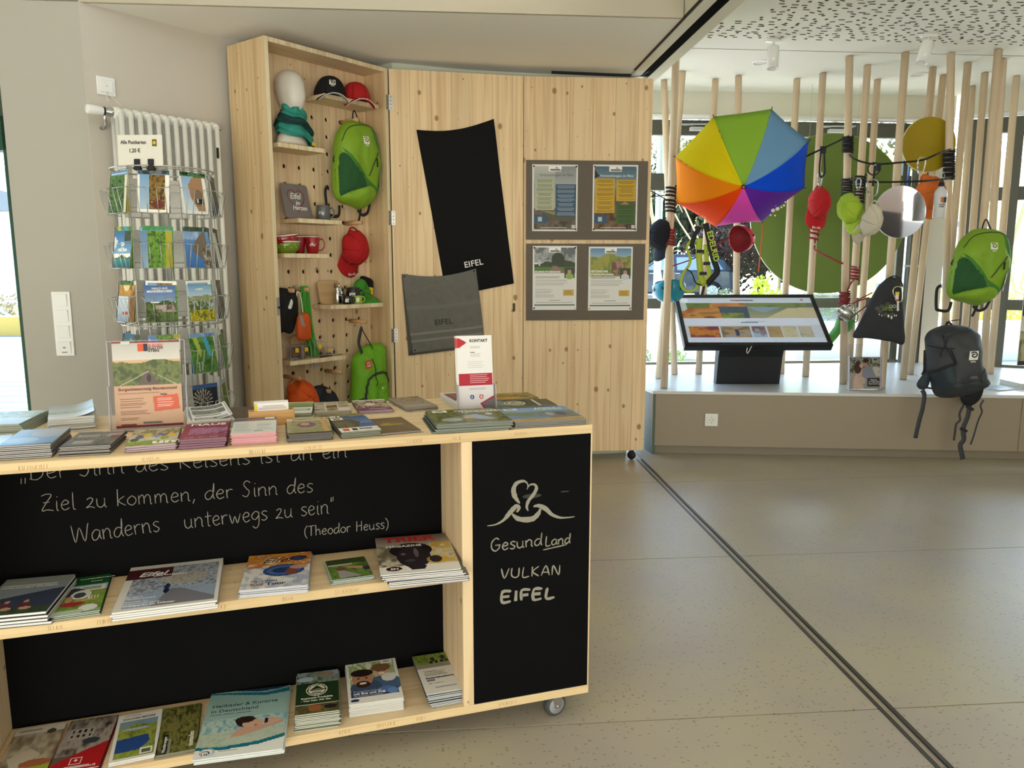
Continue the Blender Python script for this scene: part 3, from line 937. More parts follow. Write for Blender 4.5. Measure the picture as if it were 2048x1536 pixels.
for x, y in ((-.075, .055), (-1.62, .055), (-.075, .44), (-1.62, .44)):
    caster(counter, x, y, 12)
# chalk writing on the back panel
def on_back(px, py):
    q = on_plane(px, py, tuple((CO + CY * .2344)[:2]), tuple(CX[:2]))
    return ((q - CO).dot(CX), q.z)
def on_front(px, py):
    q = on_plane(px, py, tuple(CO[:2]), tuple(CX[:2]))
    return ((q - CO).dot(CX), q.z)
CHB = CM @ T((0, .2341, 0)) @ RX(90)
CHF = CM @ T((0, .0001, 0)) @ RX(90)
CHBl = T((0, .2341, 0)) @ RX(90); CHFl = T((0, .0001, 0)) @ RX(90)
wr = MB(); random.seed(4)
for s, p0, p1, xh in (('„Der Sinn des Reisens ist an ein', (38, 961), (697, 914), .038),
                      ('Ziel zu kommen, der Sinn des', (82, 1023), (628, 984), .038),
                      ('Wanderns', (145, 1087), (322, 1062), .042),
                      ('unterwegs zu sein"', (368, 1057), (672, 1025), .040),
                      ('(Theodor Heuss)', (608, 1073), (778, 1056), .026)):
    a, b = on_back(*p0), on_back(*p1)
    handwrite(wr, s, a[0], a[1], b[0], b[1], xh * .62, .0020)
wr.build('chalk_writing', chalk_w, counter, mx=CHBl)['kind'] = 'stuff'
wr = MB()
for s, p0, p1, xh, ww in (('Gesund', (981, 1103), (1086, 1090), .030, .0032), ('Land', (1090, 1092), (1142, 1086), .024, .0032),
                      ('VULKAN', (1000, 1157), (1123, 1149), .0245, .0035), ('EIFEL', (1000, 1205), (1112, 1195), .0265, .0075)):
    a, b = on_front(*p0), on_front(*p1)
    handwrite(wr, s, a[0], a[1], b[0], b[1], xh * .62, ww)
def chalk_shape(pts, ws):
    q = [on_front(*p) for p in pts]
    pl = smooth_line(q, 6)
    n = len(pl)
    L, Rr = [], []
    for i, p in enumerate(pl):
        t_ = (pl[min(i + 1, n - 1)] - pl[max(i - 1, 0)]).normalized(); nn = Vector((-t_.y, t_.x, 0))
        f = i / (n - 1) * (len(ws) - 1); k = min(int(f), len(ws) - 2); w_ = ws[k] + (ws[k + 1] - ws[k]) * (f - k)
        w_ *= random.uniform(.9, 1.1)
        L.append(p + nn * w_ / 2); Rr.append(p - nn * w_ / 2)
    wr.add(L + Rr, [(i, n + i, n + i + 1, i + 1) for i in range(n - 1)])
z = 1 / 5.69
def q_(l): return [(840 + x * z, 840 + y * z) for x, y in l]
chalk_shape(q_([(1220, 790), (1225, 730), (1180, 695), (1100, 720), (1065, 790), (1080, 870), (1135, 950)]), [.002, .003, .006, .010, .012, .012, .003])
chalk_shape(q_([(1215, 790), (1250, 740), (1305, 735), (1325, 780), (1290, 850), (1235, 920), (1215, 990), (1232, 1035)]), [.002, .004, .006, .009, .009, .009, .007, .002])
chalk_shape(q_([(765, 1205), (860, 1190), (950, 1140), (1020, 1060), (1090, 985), (1128, 1000), (1100, 1050)]), [.002, .004, .007, .013, .012, .009, .004])
chalk_shape(q_([(1050, 1070), (1110, 1120), (1200, 1135), (1290, 1120), (1350, 1060), (1370, 1010)]), [.004, .012, .014, .014, .011, .004])
chalk_shape(q_([(1290, 985), (1350, 975), (1430, 1010), (1500, 1075), (1590, 1110), (1680, 1110), (1760, 1100)]), [.003, .010, .012, .009, .006, .004, .002])
a, b = on_front(1086, 1100), on_front(1134, 1089)
ribbon(wr, smooth_line([a, ((a[0] + b[0]) / 2, (a[1] + b[1]) / 2), b]), .003)
wr.build('chalk_writing', chalk_w, counter, mx=CHFl)['kind'] = 'stuff'
# faint wiped smears
sm_ = MB()
for x, y, w_, h_ in ((1064, 992, .05, .012), (1130, 983, .025, .004)):
    a = on_front(x, y); sm_.lathe([(0, 0), (1, 0)], 16, mx=T((a[0], a[1], -.00005)) @ Matrix.Diagonal((w_ / 2, h_ / 2, 1, 1)))
sm_.build('chalk_smear', M('chalk_faint', '34342f', .95), counter, mx=CHFl)['kind'] = 'stuff'

# ================================================================== PRINTED COVERS
GR = ['26331a', '4c5e2a', '7c8c40']; GD = ['161d10', '2f3d1c', '50602c']; SKY = ('6f93bd', 'c9d6de')
def art_landscape(w, h, seed, sky=SKY, hor=.4, cols=GR, top=None, water=None):
    a = Art(w, h, 'ffffff').grad(0, 0, 1, hor + .2, *sky)
    a.hills(hor, .06, seed, cols)
    a.hills(hor + .18, .05, seed + 3, [cols[0], cols[1]])
    if water: a.hills(hor + .3, .02, seed + 5, water)
    a.hills(.88, .04, seed + 9, [cols[1], cols[2], cols[1]])
    return a
def c_navy():
    a = Art(40, 60, '6e8fae').grad(0, 0, 1, 1, '9aa9bb', '5d86ab'); a.ell(.75, .3, .4, .25, 'c9b2a8', .5); a.ell(.3, .7, .35, .15, 'b8cbe0', .5)
    a.rect(0, .93, 1, 1, '10151f'); return a
def c_dark():
    a = Art(44, 60, '4b4745'); a.blot(0, 0, 1, 1, ['35322f', '5a5550', '6f6a60'], 5, 6); a.rect(.7, .15, 1, .42, '9b8f8b'); a.rect(.8, .32, 1, .5, '7c2f2d'); a.rect(.15, .62, .55, .8, 'c9c3ae', .6)
    a.lines(.1, .22, .6, .42, 3, 'b9b3a4'); a.rect(.5, 0, .95, .05, 'c9c3ae', .7); a.rect(0, .94, 1, 1, '14120f'); return a
def c_kids():
    a = Art(48, 70, 'b9bfae').blot(0, 0, 1, .45, ['8d7c5b', 'c9c0a6', '6e7a52'], 9, 7); a.hills(.75, .05, 4, ['5f7f2b', '86a13a'])
    for x, y, c in ((.2, .5, '3e5c8a'), (.35, .42, 'd9b93a'), (.52, .5, '6f93bd'), (.68, .4, '4f6c9a'), (.85, .45, 'd8b438'), (.45, .62, 'c9c4ba'), (.72, .6, '86a13a'), (.12, .66, '3f5a35')): a.ell(x, y, .09, .10, c)
    for x in (.18, .35, .52, .68, .83): a.ell(x, .3, .04, .045, 'c79c7c')
    return a
def c_maus():
    a = Art(48, 66, '8c2440').grad(0, 0, 1, 1, '7a1c33', '8f3a55'); a.blot(.15, .35, 1, .75, ['8b3d63', 'b06c8f', '6b2147'], 4, 6); a.ell(.6, .5, .42, .16, 'a86b97', .7)
    a.rect(0, 0, 1, .06, 'c98a8f', .6); return a
def c_pink():
    a = Art(40, 70, 'cfd3cf').rect(0, 0, 1, .12, '46557c').rect(.72, .0, .95, .1, 'e6e4de').rect(0, .12, 1, .22, '7b5d63'); a.rect(.3, .12, .75, .22, 'a7654c')
    a.lines(.06, .34, .44, .9, 9, '8f9694', .35).lines(.54, .34, .94, .82, 8, '8f9694', .35).rect(.5, .84, .7, .88, '6f7675'); return a
def c_stripe():
    a = Art(48, 66, 'a39a7d').blot(0, .15, 1, 1, ['6d6a48', 'a79c7c', '8a8c66'], 3, 5); a.rect(0, 0, 1, .16, 'cfc6ae'); a.lines(.15, .05, .8, .14, 1, '5b5340'); a.ell(.45, .45, .22, .17, '76606f'); a.ell(.42, .4, .1, .09, 'c09a86')
    a.poly([(.78, 0), (.86, 0), (.95, 1), (.84, 1)], 'c49a66'); a.poly([(.92, 0), (1, 0), (1, .6), (.98, .6)], 'c49a66'); a.rect(0, .93, 1, 1, '2b241b'); return a
def c_kletter():
    a = Art(44, 66, '3e5f93').grad(0, 0, 1, .5, '34568c', '6885a8'); a.poly([(0, .1), (.5, .2), (.7, .4), (.55, .75), (0, .8)], '4d4b3d'); a.blot(0, .3, .45, .75, ['3b3a2d', '6a6550', '57533f'], 6, 7)
    a.rect(0, .76, 1, 1, 'e9e6df'); a.rect(.1, .8, .26, .94, 'c8532f'); a.rect(.32, .8, .46, .94, '2b2433'); a.lines(.5, .8, .85, .94, 2, '6e655c', .6, rag=.1); a.rect(.03, .04, .35, .2, 'e9e6df'); a.rect(.1, .08, .28, .16, '56683b'); return a
def c_brown():
    a = Art(44, 66, '5b4c3b').blot(0, 0, 1, 1, ['54452f', '66553f'], 2, 4); a.rect(.2, .45, .8, .53, '8f9a3c'); a.ell(.4, .42, .12, .06, 'b5793f'); a.ell(.6, .42, .1, .05, '9a4a33'); a.lines(.25, .25, .75, .32, 1, '7d6c55'); return a
def c_lupe():
    a = Art(80, 70, '47522c').blot(0, 0, 1, 1, ['2b3318', '525c2c', '7f8147', '3b4421'], 12, 8); a.poly([(.42, .5), (.62, .4), (.75, .6), (.85, .8), (.6, .75)], '8fa6bd'); a.ell(.25, .72, .14, .12, 'a9b9c2', .8); a.ell(.48, .62, .07, .07, 'c2a06e'); a.ell(.8, .42, .05, .06, 'c3cdd3')
    a.rect(.07, .04, .28, .2, 'e7e5dd'); a.rect(.12, .08, .23, .15, '5c6a3f'); a.rect(0, .93, 1, 1, '7d8a86'); return a
def c_frei():
    a = Art(80, 70, '6c8fb8').grad(0, 0, 1, .3, '6d93c4', '93aebf'); a.hills(.4, .05, 3, ['56683b', '7d8a5a']); a.hills(.55, .03, 5, ['4a6f96', '6f8fae']); a.hills(.82, .05, 8, ['a58453', 'c0a06d']); a.ell(.3, .62, .12, .07, '7f8a58')
    a.poly([(.5, .45), (.85, .4), (.95, .75), (.6, .85)], '8a7360', .9); a.ell(.62, .55, .06, .12, '9aa9b5'); a.ell(.78, .55, .07, .14, '4d5d78'); a.rect(.06, .04, .26, .17, 'dfe3e2'); a.rect(.1, .07, .2, .13, '8a8452'); return a
def c_vonhier2():
    a = Art(80, 44, '3b4330'); a.blot(0, 0, .3, 1, ['4a5442', '8d97a0', '59634a'], 5, 6); a.rect(.74, 0, .78, 1, 'd9d5c7'); a.blot(.78, 0, 1, 1, ['3f3a2c', '6d4a36', '54603a'], 8, 5)
    a.ell(.43, .5, .16, .36, 'd8d3bf').ell(.43, .5, .13, .29, '3b4330').ell(.43, .5, .11, .22, 'd8d3bf'); a.poly([(.36, .45), (.43, .3), (.5, .45)], '3b4330'); a.rect(.35, .55, .51, .62, '3b4330'); return a
def c_gold():
    a = Art(60, 56, '7d6c3a').blot(0, 0, 1, 1, ['5d5330', '8f7738', 'a98b45'], 15, 5); a.lines(.08, .1, .9, .32, 1, 'bfae7a', .5, rag=.1); a.poly([(0, .75), (.4, .65), (.8, .9), (.8, 1), (0, 1)], 'c79a48'); a.ell(.75, .7, .12, .1, '55472a'); return a
def c_back():
    a = Art(40, 70, 'e4e0db'); a.rect(.05, .1, 1, .75, '8a5f62'); a.blot(.2, .2, 1, .7, ['6e4348', 'a57d7d', '8c5c62'], 8, 4); return a
def c_nonn():
    a = Art(40, 70, '8e8475'); a.blot(0, 0, 1, .42, ['7a6552', '9c8a76', '5f4d3d'], 3, 5); a.ell(.5, .55, .34, .11, '5b5549').ell(.5, .55, .29, .085, '9a8f80'); a.lines(.32, .52, .7, .58, 1, '4b453a'); a.lines(.1, .8, .9, .87, 1, 'c7c0b2', .7, rag=.05); return a
def c_purp():
    a = Art(44, 66, 'e2ded6').blot(0, .08, 1, .78, ['5d4a44', '8b7766', 'c3b69e', '4a3d3c'], 6, 6); a.rect(0, .76, 1, 1, '6d2c62'); a.lines(.35, .84, .9, .92, 1, 'c7a6bd', .8, rag=.05); a.ell(.45, .45, .15, .12, 'd7d1c3'); return a
def c_photos():
    a = Art(48, 60, 'c9c3b5')
    for x, y, c in ((0, .1, ['7d8a5a', '9aa07d']), (.34, .1, ['6b7a4a', 'b9a382']), (.68, .1, ['5d7a3a', '8fa05a']), (0, .4, ['6d5a48', 'b0a088']), (.34, .4, ['8a7d6a', '574838']), (.68, .4, ['c7b8a8', '9c7c72']), (0, .7, ['4b4438', 'a39c8c']), (.34, .7, ['5f4c39', '9d8c70']), (.68, .7, ['e0ddd6', 'cfc9c0'])):
        a.blot(x, y, x + .3, y + .26, c, int(x * 10 + y * 30), 6)
    a.rect(0, 0, 1, .07, '74506b'); return a
def c_grn():
    a = Art(30, 66, 'dfe0d6').grad(0, .05, 1, .5, '93a06a', '6c8146'); a.rect(.1, .62, .95, .8, '8a8f8c').rect(.2, .66, .85, .76, 'c3c7c4'); return a
def c_white():
    a = Art(44, 66, 'c9cfce').grad(0, 0, 1, 1, '9aa39c', 'dbe0e2'); a.hills(.5, .06, 3, ['7d8c7a', 'a9b5a5'], y1=.7); a.grad(0, .72, 1, 1, 'b9c9d6', 'e4e8ea'); return a
def c_grnl():
    a = Art(44, 66, 'a7b3a0').blot(0, 0, 1, .6, ['6d8060', '94a384', 'b7bfa4'], 7, 5); a.grad(0, .6, 1, 1, 'c3d5de', '9fb0b5'); a.rect(0, .56, 1, .6, 'd9ddd0'); return a
def c_bw():
    a = Art(44, 80, 'e6e4e0')
    a.blot(.12, .05, .92, .28, ['3c3c3a', '8c8a86', '5a5957'], 3, 6); a.blot(.12, .34, .92, .62, ['4a4947', '9b9a96', '6b6a67'], 8, 6); a.lines(.15, .68, .9, .78, 1, '3a3a3a'); a.blot(.12, .82, .92, .97, ['504f4d', 'a6a5a1'], 2, 5); a.rect(.02, .05, .06, .95, '8a8987'); a.rect(.95, .05, .98, .95, '8a8987'); return a
def c_people():
    a = Art(60, 70, '8c9496').grad(0, 0, 1, .55, '8a908a', '7b8796'); a.poly([(0, .62), (1, .35), (1, 1), (0, 1)], '353e52'); a.rect(0, .9, 1, 1, '2d3a2e'); a.blot(0, .85, 1, 1, ['27352a', '3b4a35'], 4, 6)
    for x in (.12, .34, .6): a.ell(x, .78, .07, .1, '5e2e33'); a.ell(x, .68, .035, .04, 'b58a72'); a.ell(x + .05, .86, .08, .04, 'b5907c')
    a.lines(.05, .2, .85, .27, 1, 'c5c6bd', .7, rag=.05); a.lines(.05, .1, .5, .14, 1, 'a5a8a0'); return a
def c_camp():
    a = Art(46, 80, '8fa77a').rect(0, 0, 1, .26, '1d5a2c'); a.rect(0, .26, 1, .45, 'a9c0cf'); a.rect(.4, .3, .95, .42, 'e8e9e2'); a.lines(.46, .33, .9, .4, 2, '556050', .5, rag=.1); a.blot(0, .42, 1, .92, ['3e6427', '6b8f37', '8aa34a'], 9, 6); a.ell(.3, .45, .24, .12, '2b2b28'); a.ell(.48, .52, .22, .12, 'dcdcd6'); a.ell(.45, .53, .13, .07, '3c4a52'); a.ell(.35, .75, .25, .06, '9f2f2d'); a.ell(.6, .68, .26, .025, 'c79b5e'); a.ell(.25, .62, .08, .08, 'bd8c6d')
    for k in range(4): a.rect(.66 + k * .06, .57, .69 + k * .06, .66, 'e4e2da')
    a.ell(.72, .88, .2, .08, 'e6e6e0'); a.rect(0, .9, .6, 1, 'c3cdb8'); return a
def c_eifel():
    a = Art(104, 90, 'dedbd3'); a.grad(.08, .08, .96, .95, '95a0ad', '8fa0b8'); a.blot(.08, .08, .96, .7, ['4d525a', '8b95a3', 'b5bdc9', '737c8a'], 21, 12, .7); a.ell(.62, .38, .24, .14, 'b5a78f', .55)
    a.poly([(.08, .95), (.08, .7), (.5, .55), (.96, .62), (.96, .95)], '93a3bd', .75); a.poly([(.5, .62), (.6, .62), (.96, .88), (.96, .95), (.35, .95)], '5c4a48', .5)
    a.ell(.46, .56, .035, .05, '26345f'); a.ell(.46, .65, .028, .06, '1c2340'); a.ell(.46, .51, .014, .02, '2a2230')
    a.rect(0, .09, .47, .32, '4b2226'); a.lines(.12, .71, .5, .9, 4, 'e9ebee', .45, rag=.4, al=.0); return a
def c_kul():
    a = Art(70, 84, 'dcd6cd').blot(0, 0, 1, .42, ['d9b13c', 'e5d6b0', 'c4733a', 'd8a02f'], 13, 6); a.blot(0, .4, 1, 1, ['cfcdd0', '9fa9c4', 'e2dfda'], 4, 5); a.ell(.6, .52, .32, .17, '2d4a86').ell(.6, .52, .26, .13, '4e6ba3').ell(.6, .52, .18, .08, '233c70'); a.ell(.8, .18, .14, .08, '3b4468'); a.ell(.72, .57, .09, .1, '7d4b3c'); a.ell(.82, .45, .14, .06, 'c0958b'); return a
def c_cards():
    a = Art(50, 60, '3f5a26').blot(0, 0, 1, 1, ['2a3d1a', '4f6d2c', '6f8b3c'], 4, 7); a.blot(0, 0, 1, .25, ['1d2616', '3b4a28'], 6, 6); a.rect(.02, .27, .62, .33, 'bdb9ad'); a.poly([(.2, .95), (.75, .92), (.3, .55), (.2, .6)], '9c9a9a'); a.ell(.3, .5, .12, .09, '7d4638'); a.poly([(.4, .38), (.95, .5), (.95, .62), (.5, .5)], 'b98a6b'); a.rect(.85, .5, 1, .68, '2f3340'); return a
def c_trier():
    a = Art(96, 90, '9a9187').grad(0, 0, 1, .3, '6d5f56', 'a79f94'); a.rect(0, .3, 1, 1, 'c9c4bb'); a.blot(0, .28, .3, .85, ['9c8a52', 'c3bba9', '6b6350'], 6, 5); a.rect(0, .82, 1, 1, 'e6e3dc'); a.blot(.7, .25, 1, .8, ['a99a7a', 'd0c9b8', 'c7a44a'], 5, 5)
    a.ell(.44, .42, .28, .2, '201b1f'); a.ell(.46, .6, .22, .28, '2c252a'); a.ell(.33, .52, .03, .03, '6b6369'); a.ell(.5, .5, .03, .12, '655d66'); a.ell(.4, .7, .07, .03, '4a4249'); a.poly([(.35, .84), (.6, .84), (.56, .93), (.4, .93)], '2a2328'); a.ell(.18, .88, .1, .055, '3a1c1f'); a.ell(.75, .72, .14, .1, 'c9a23a', .8); a.ell(.73, .7, .08, .09, '2c252a'); return a
def c_beige():
    a = Art(50, 66, '8f8370').rect(0, 0, 1, .14, 'c9c3b6'); a.lines(.08, .05, .62, .12, 1, '7d776b'); a.blot(0, .14, 1, .8, ['5b4f40', '8a7b66', 'b0a48f'], 8, 4); a.ell(.75, .13, .1, .05, '57452f'); a.poly([(.1, .6), (.5, .45), (.75, .6), (.3, .85)], 'b7ac98'); a.rect(0, .8, 1, 1, '8fa02f'); a.ell(.7, .75, .3, .07, '9c5b3a'); return a
def c_zyl():
    a = Art(52, 80, '5d544c').blot(0, 0, 1, .72, ['322c28', '73695f', '9d938a'], 9, 6); a.rect(.1, .2, .62, .42, 'a59c92')
    for k in range(4):
        for j in range(2): a.rect(.15 + k * .12, .23 + j * .09, .2 + k * .12, .29 + j * .09, '231f1e')
    a.ell(.62, .47, .18, .06, '39404a'); a.poly([(0, 1), (0, .86), (.55, .66), (1, .52), (1, 1)], 'a81f22'); a.rect(.36, .78, .6, .9, 'd9c8c5').rect(.38, .79, .58, .89, 'a81f22'); a.ell(.48, .83, .03, .025, 'e0d2cf'); a.lines(.3, .93, .8, .97, 1, 'd9c8c5', .8, rag=.05); return a
def c_daun():
    a = Art(52, 84, 'e2e0da'); a.grad(.08, .17, .92, .95, '7d9aab', '7d9aab'); a.hills(.28, .04, 4, ['3d4c24', '7d8a36', '9aa04a'], y1=.95, x0=.08, x1=.92); a.ell(.45, .36, .3, .03, 'a9b7b8'); a.poly([(.08, .56), (.75, .52), (.8, .68), (.6, .82), (.08, .84)], '2b4a86'); a.blot(.08, .84, .92, .95, ['6d7f30', '95a03f'], 3, 6); a.rect(.62, .8, .88, .93, 'e2e0da').rect(.66, .83, .84, .9, '5b6a35')
    a.lines(.15, .03, .6, .07, 1, '6b6a66'); return a
def c_wand():
    a = Art(46, 80, '5a5a30').blot(0, 0, 1, 1, ['2f321a', '5d6130', '7f7c42', '44441f'], 17, 6); a.ell(.35, .45, .18, .1, '7b7540'); a.rect(.12, .6, .26, 1, '1f2618'); a.rect(.28, .7, .34, 1, '8b8b7a'); return a
def c_heil():
    a = Art(96, 100, '8bb0ad').grad(0, 0, 1, .75, '86a8a4', 'a9c4be'); a.blot(0, .45, 1, .8, ['8fb3b5', 'b9cdc8', '9fbfb8', '7ea6ad'], 22, 9, .7); a.blot(0, .66, 1, .85, ['9fb3a3', 'b8c2ae'], 2, 12, .7)
    a.poly([(.3, 0), (.6, .05), (.85, .04), (1, 0)], '1f3a55'); a.poly([(0, 0), (.4, .04), (.7, .08), (1, .03), (1, .1), (.7, .13), (.2, .05), (0, .03)], '1c6f80')
    a.ell(.52, .53, .12, .08, '2d2220'); a.ell(.6, .57, .12, .065, 'cda58d', 1); a.ell(.5, .5, .115, .055, '2f2320'); a.poly([(.36, .74), (.45, .62), (.62, .62), (.95, .56), (.98, .6), (.7, .68), (.5, .74)], 'c79d86'); a.poly([(.7, .54), (.82, .5), (.97, .57), (.8, .62)], 'cfa68e'); a.ell(.76, .55, .025, .045, '23283f')
    a.ell(.64, .6, .02, .008, 'a4584f'); a.rect(0, .9, 1, 1, 'e6e6e2'); a.poly([(0, .84), (.3, .87), (.7, .84), (1, .77), (1, .82), (.7, .89), (.3, .91), (0, .88)], '1c6f80'); a.poly([(0, .88), (.3, .91), (.7, .89), (1, .82), (1, 1), (0, 1)], 'e6e6e2'); a.ell(.14, .92, .09, .055, 'b5c0c4').ell(.13, .925, .075, .045, 'e6e6e2').ell(.12, .93, .055, .035, '26495c').ell(.115, .935, .045, .027, 'e6e6e2')
    for k in range(3): a.rect(.085 + k * .025, .93, .095 + k * .025, .96, '20252b')
    a.lines(.27, .925, .52, .965, 2, '8c9496', .5); return a
def c_vonh():
    a = Art(52, 84, '23351d').blot(0, 0, 1, .3, ['2f3d22', '6b7a5a', '8da0b5'], 3, 5); a.ell(.7, .1, .2, .08, '8d7d6c'); a.ell(.2, .18, .2, .06, 'a7b7cb'); a.rect(0, .29, 1, .78, '22391f'); a.rect(0, .78, 1, .8, 'd9d5c9'); a.blot(0, .8, 1, 1, ['3d4a25', '6b6d3c', '544a30'], 6, 6); a.ell(.45, .88, .15, .07, '9b5a33'); a.ell(.8, .88, .15, .05, '2a2320')
    a.ell(.48, .46, .25, .145, 'dedac8').ell(.48, .46, .225, .13, '22391f').ell(.48, .46, .2, .115, 'dedac8'); a.poly([(.33, .44), (.48, .35), (.63, .44)], '22391f'); a.lines(.33, .455, .63, .475, 1, '22391f', .8, rag=0); a.lines(.36, .5, .6, .56, 3, '22391f', .5, rag=.1); return a
def c_bus():
    a = Art(72, 90, '8fa27a').blot(0, 0, 1, .75, ['6d8a4c', 'b7c29c', '8aa35f', 'dfe2d2'], 8, 7); a.rect(.0, 0, .05, 1, 'e4e3e0'); a.rect(.95, 0, 1, 1, 'e4e3e0'); a.rect(0, 0, 1, .04, 'e4e3e0')
    a.ell(.7, .62, .35, .2, '4a6485'); a.ell(.35, .66, .3, .18, '41506b'); a.ell(.3, .44, .2, .2, 'b68468'); a.ell(.3, .3, .22, .09, '2e221d'); a.ell(.3, .58, .14, .08, '3a2a22'); a.ell(.3, .555, .07, .025, 'e6ddd3'); a.ell(.22, .43, .03, .015, '2b201c'); a.ell(.38, .43, .03, .015, '2b201c')
    a.ell(.68, .3, .16, .13, 'd2a78d'); a.ell(.68, .21, .19, .1, '7c5a3c'); a.ell(.68, .36, .06, .02, 'efe6de'); a.ell(.62, .3, .02, .012, '33241d'); a.ell(.74, .3, .02, .012, '33241d'); a.ell(.8, .47, .14, .1, 'd9d9d4')
    a.rect(.05, .72, .95, .87, '2b3c62'); a.rect(0, .87, 1, 1, 'e9e8e4'); a.ell(.72, .75, .16, .07, '5b76b5'); a.ell(.84, .8, .1, .07, '6b8fc8'); a.ell(.12, .93, .08, .03, '26355e'); a.rect(.7, .02, .92, .12, 'efeeea'); return a
def c_rad():
    a = Art(50, 84, 'd9d6cf').blot(0, 0, 1, .34, ['3d4c22', '6d8338', '8a9a4a'], 5, 6); a.rect(0, .26, 1, .37, '8f897c'); a.ell(.45, .23, .05, .035, '20201e').ell(.6, .23, .05, .035, '20201e').ell(.75, .22, .05, .035, '20201e').ell(.9, .22, .05, .035, '20201e'); a.ell(.52, .15, .07, .06, '3a3336').ell(.82, .13, .07, .06, '30362f')
    a.lines(.18, .46, .8, .6, 3, '8e8b84', .45, rag=.2); a.lines(.3, .86, .9, .9, 1, '8a96a5', .7, rag=.05); return a

print_m = print_mat()
paper_m = M('paper_edges', 'e3e0d8', .8, var=.05, vscale=90)
def cover_text(par, W, H, z, items):
    for (s, x, y, size, col, *rest) in items:
        kw = dict(rest[0]) if rest else {}
        rz = kw.pop('rz', 0); sx = kw.pop('sx', 1.0)
        text(s, size, M('ink_' + col, col, .5), par, T(((x - .5) * W, (.5 - y) * H, z + .0004)) @ RZ(rz), extrude=.0001, sx=sx, **kw)
def stack(name, label, cat, al, dp, z, w, d, h, n, art, rot=0, edge='d9d6cc', cover_edge='3a3a38', texts=(), group=None, lower='', spread=.003, fan=0.0, bend=0.0, rotstep=.6, seed=1):
    """n copies lying on each other; the topmost carries the visible printed cover"""
    rnd = random.Random(seed * 7 + n)
    t = h / n
    b = MB()
    b.box(-w / 2, w / 2, -d / 2, d / 2, 0, t * .16, 1)
    b.box(-w / 2 + .0006, w / 2 - .0008, -d / 2 + .0008, d / 2 - .0008, t * .16, t * .80, 0)
    b.box(-w / 2, w / 2, -d / 2, d / 2, t * .80, t * .93, 1)
    me = b.mesh(name, [M('paper_' + edge, edge, .8), M('cover_edge_' + cover_edge, cover_edge, .5)])
    first = None
    for k in range(n):
        o = bpy.data.objects.new(name, me); COL.objects.link(o)
        top = k == n - 1
        jx = 0 if top else rnd.uniform(-spread, spread) - fan * (n - 1 - k); jy = 0 if top else rnd.uniform(-spread, spread)
        o.matrix_basis = CT(al - jx, dp + jy, z + .0004 + k * t, rot + (0 if top else rnd.uniform(-rotstep, rotstep)))
        if top:
            tag(o, label, cat, group if n > 1 else None)
            bf = None
            if bend: bf = lambda X, Y: bend * (np.clip(X / (w / 2), 0, 1) ** 2)
            cv = link('cover', art.mesh('cover', w, d, print_m, bf), o, T((0, 0, t * .94)))
            cover_text(o, w, d, t * .94, texts)
        else:
            tag(o, lower, cat, group)
    return first
def S(name, label, cat, al, dp, z, w, d, h, n, art, rot, lower, group, **k):
    k.setdefault('seed', int(al * 1000) % 97)
    stack(name, label, cat, al, dp, z, w, d, h, n, art, rot, lower=lower, group=group, **k)
ZT, ZM, ZB = .806, .456, .102
LO = 'lower copy in the stack of '
S('leaflet', 'pale blue leaflet with black spine, on top of the stack at the far left front', 'leaflet', 1.256, .116, ZT, .098, .170, .030, 8, c_navy(), 0, LO + 'pale blue leaflets', 'pale blue leaflets', cover_edge='12151c', edge='b9b4ae', spread=.0015)
S('brochure', 'dark grey brochure with a red patch, topmost of the stack beside the pale blue leaflets', 'brochure', 1.141, .105, ZT, .098, .150, .020, 6, c_dark(), -3, LO + 'dark grey brochures', 'dark grey brochures', cover_edge='1c1814', edge='a8a198', texts=[('Bier und Wein', .1, .33, .013, 'cfc8b4')])
S('brochure', 'colourful brochure with a group of hikers on a green meadow', 'brochure', 1.022, .117, ZT, .100, .180, .014, 6, c_kids(), 2, LO + 'hiker brochures', 'hiker brochures', cover_edge='8c6a78', edge='cdb9bd', texts=[('um', .5, .93, .05, 'f0efe8', {'bold': .002})])
S('leaflet', 'crimson leaflet with white title MAUS and dates', 'leaflet', .914, .112, ZT, .096, .180, .022, 10, c_maus(), 0, LO + 'crimson leaflets', 'crimson leaflets', cover_edge='5e2238', edge='a5808c', texts=[('MAUS', .12, .19, .030, 'e9dfe0', {'bold': .0008}), ('10.05. - 26.11.2025', .08, .93, .0092, 'd9c3ca')])
S('leaflet', 'pale leaflet with fine print, on top of the thick pink edged stack', 'leaflet', .807, .118, ZT, .097, .180, .026, 12, c_pink(), -1, LO + 'pink and blue edged leaflets', 'pink edged leaflets', cover_edge='c98f94', edge='dca7a8', spread=.002)
S('brochure', 'brown hiking brochure with two wood coloured stripes', 'brochure', .685, .116, ZT, .100, .185, .018, 8, c_stripe(), -1, LO + 'brown hiking brochures', 'brown hiking brochures', cover_edge='3b352c', edge='77706a', texts=[('Auszeit in der Natur', .12, .11, .012, '4a4436')])
S('brochure', 'climbing trail brochure with rock and blue sky and an orange emblem', 'brochure', .579, .117, ZT, .093, .182, .016, 6, c_kletter(), 5, LO + 'climbing trail brochures', 'climbing trail brochures', cover_edge='4c5145', edge='8f8f7c', texts=[('BURGEN KLETTER STEIG', .5, .9, .0085, '5b4a42')])
S('brochure', 'single dark brown brochure with a green band', 'brochure', .486, .124, ZT, .097, .178, .006, 1, c_brown(), 6, '', None, cover_edge='4c3f33', edge='8c857b')
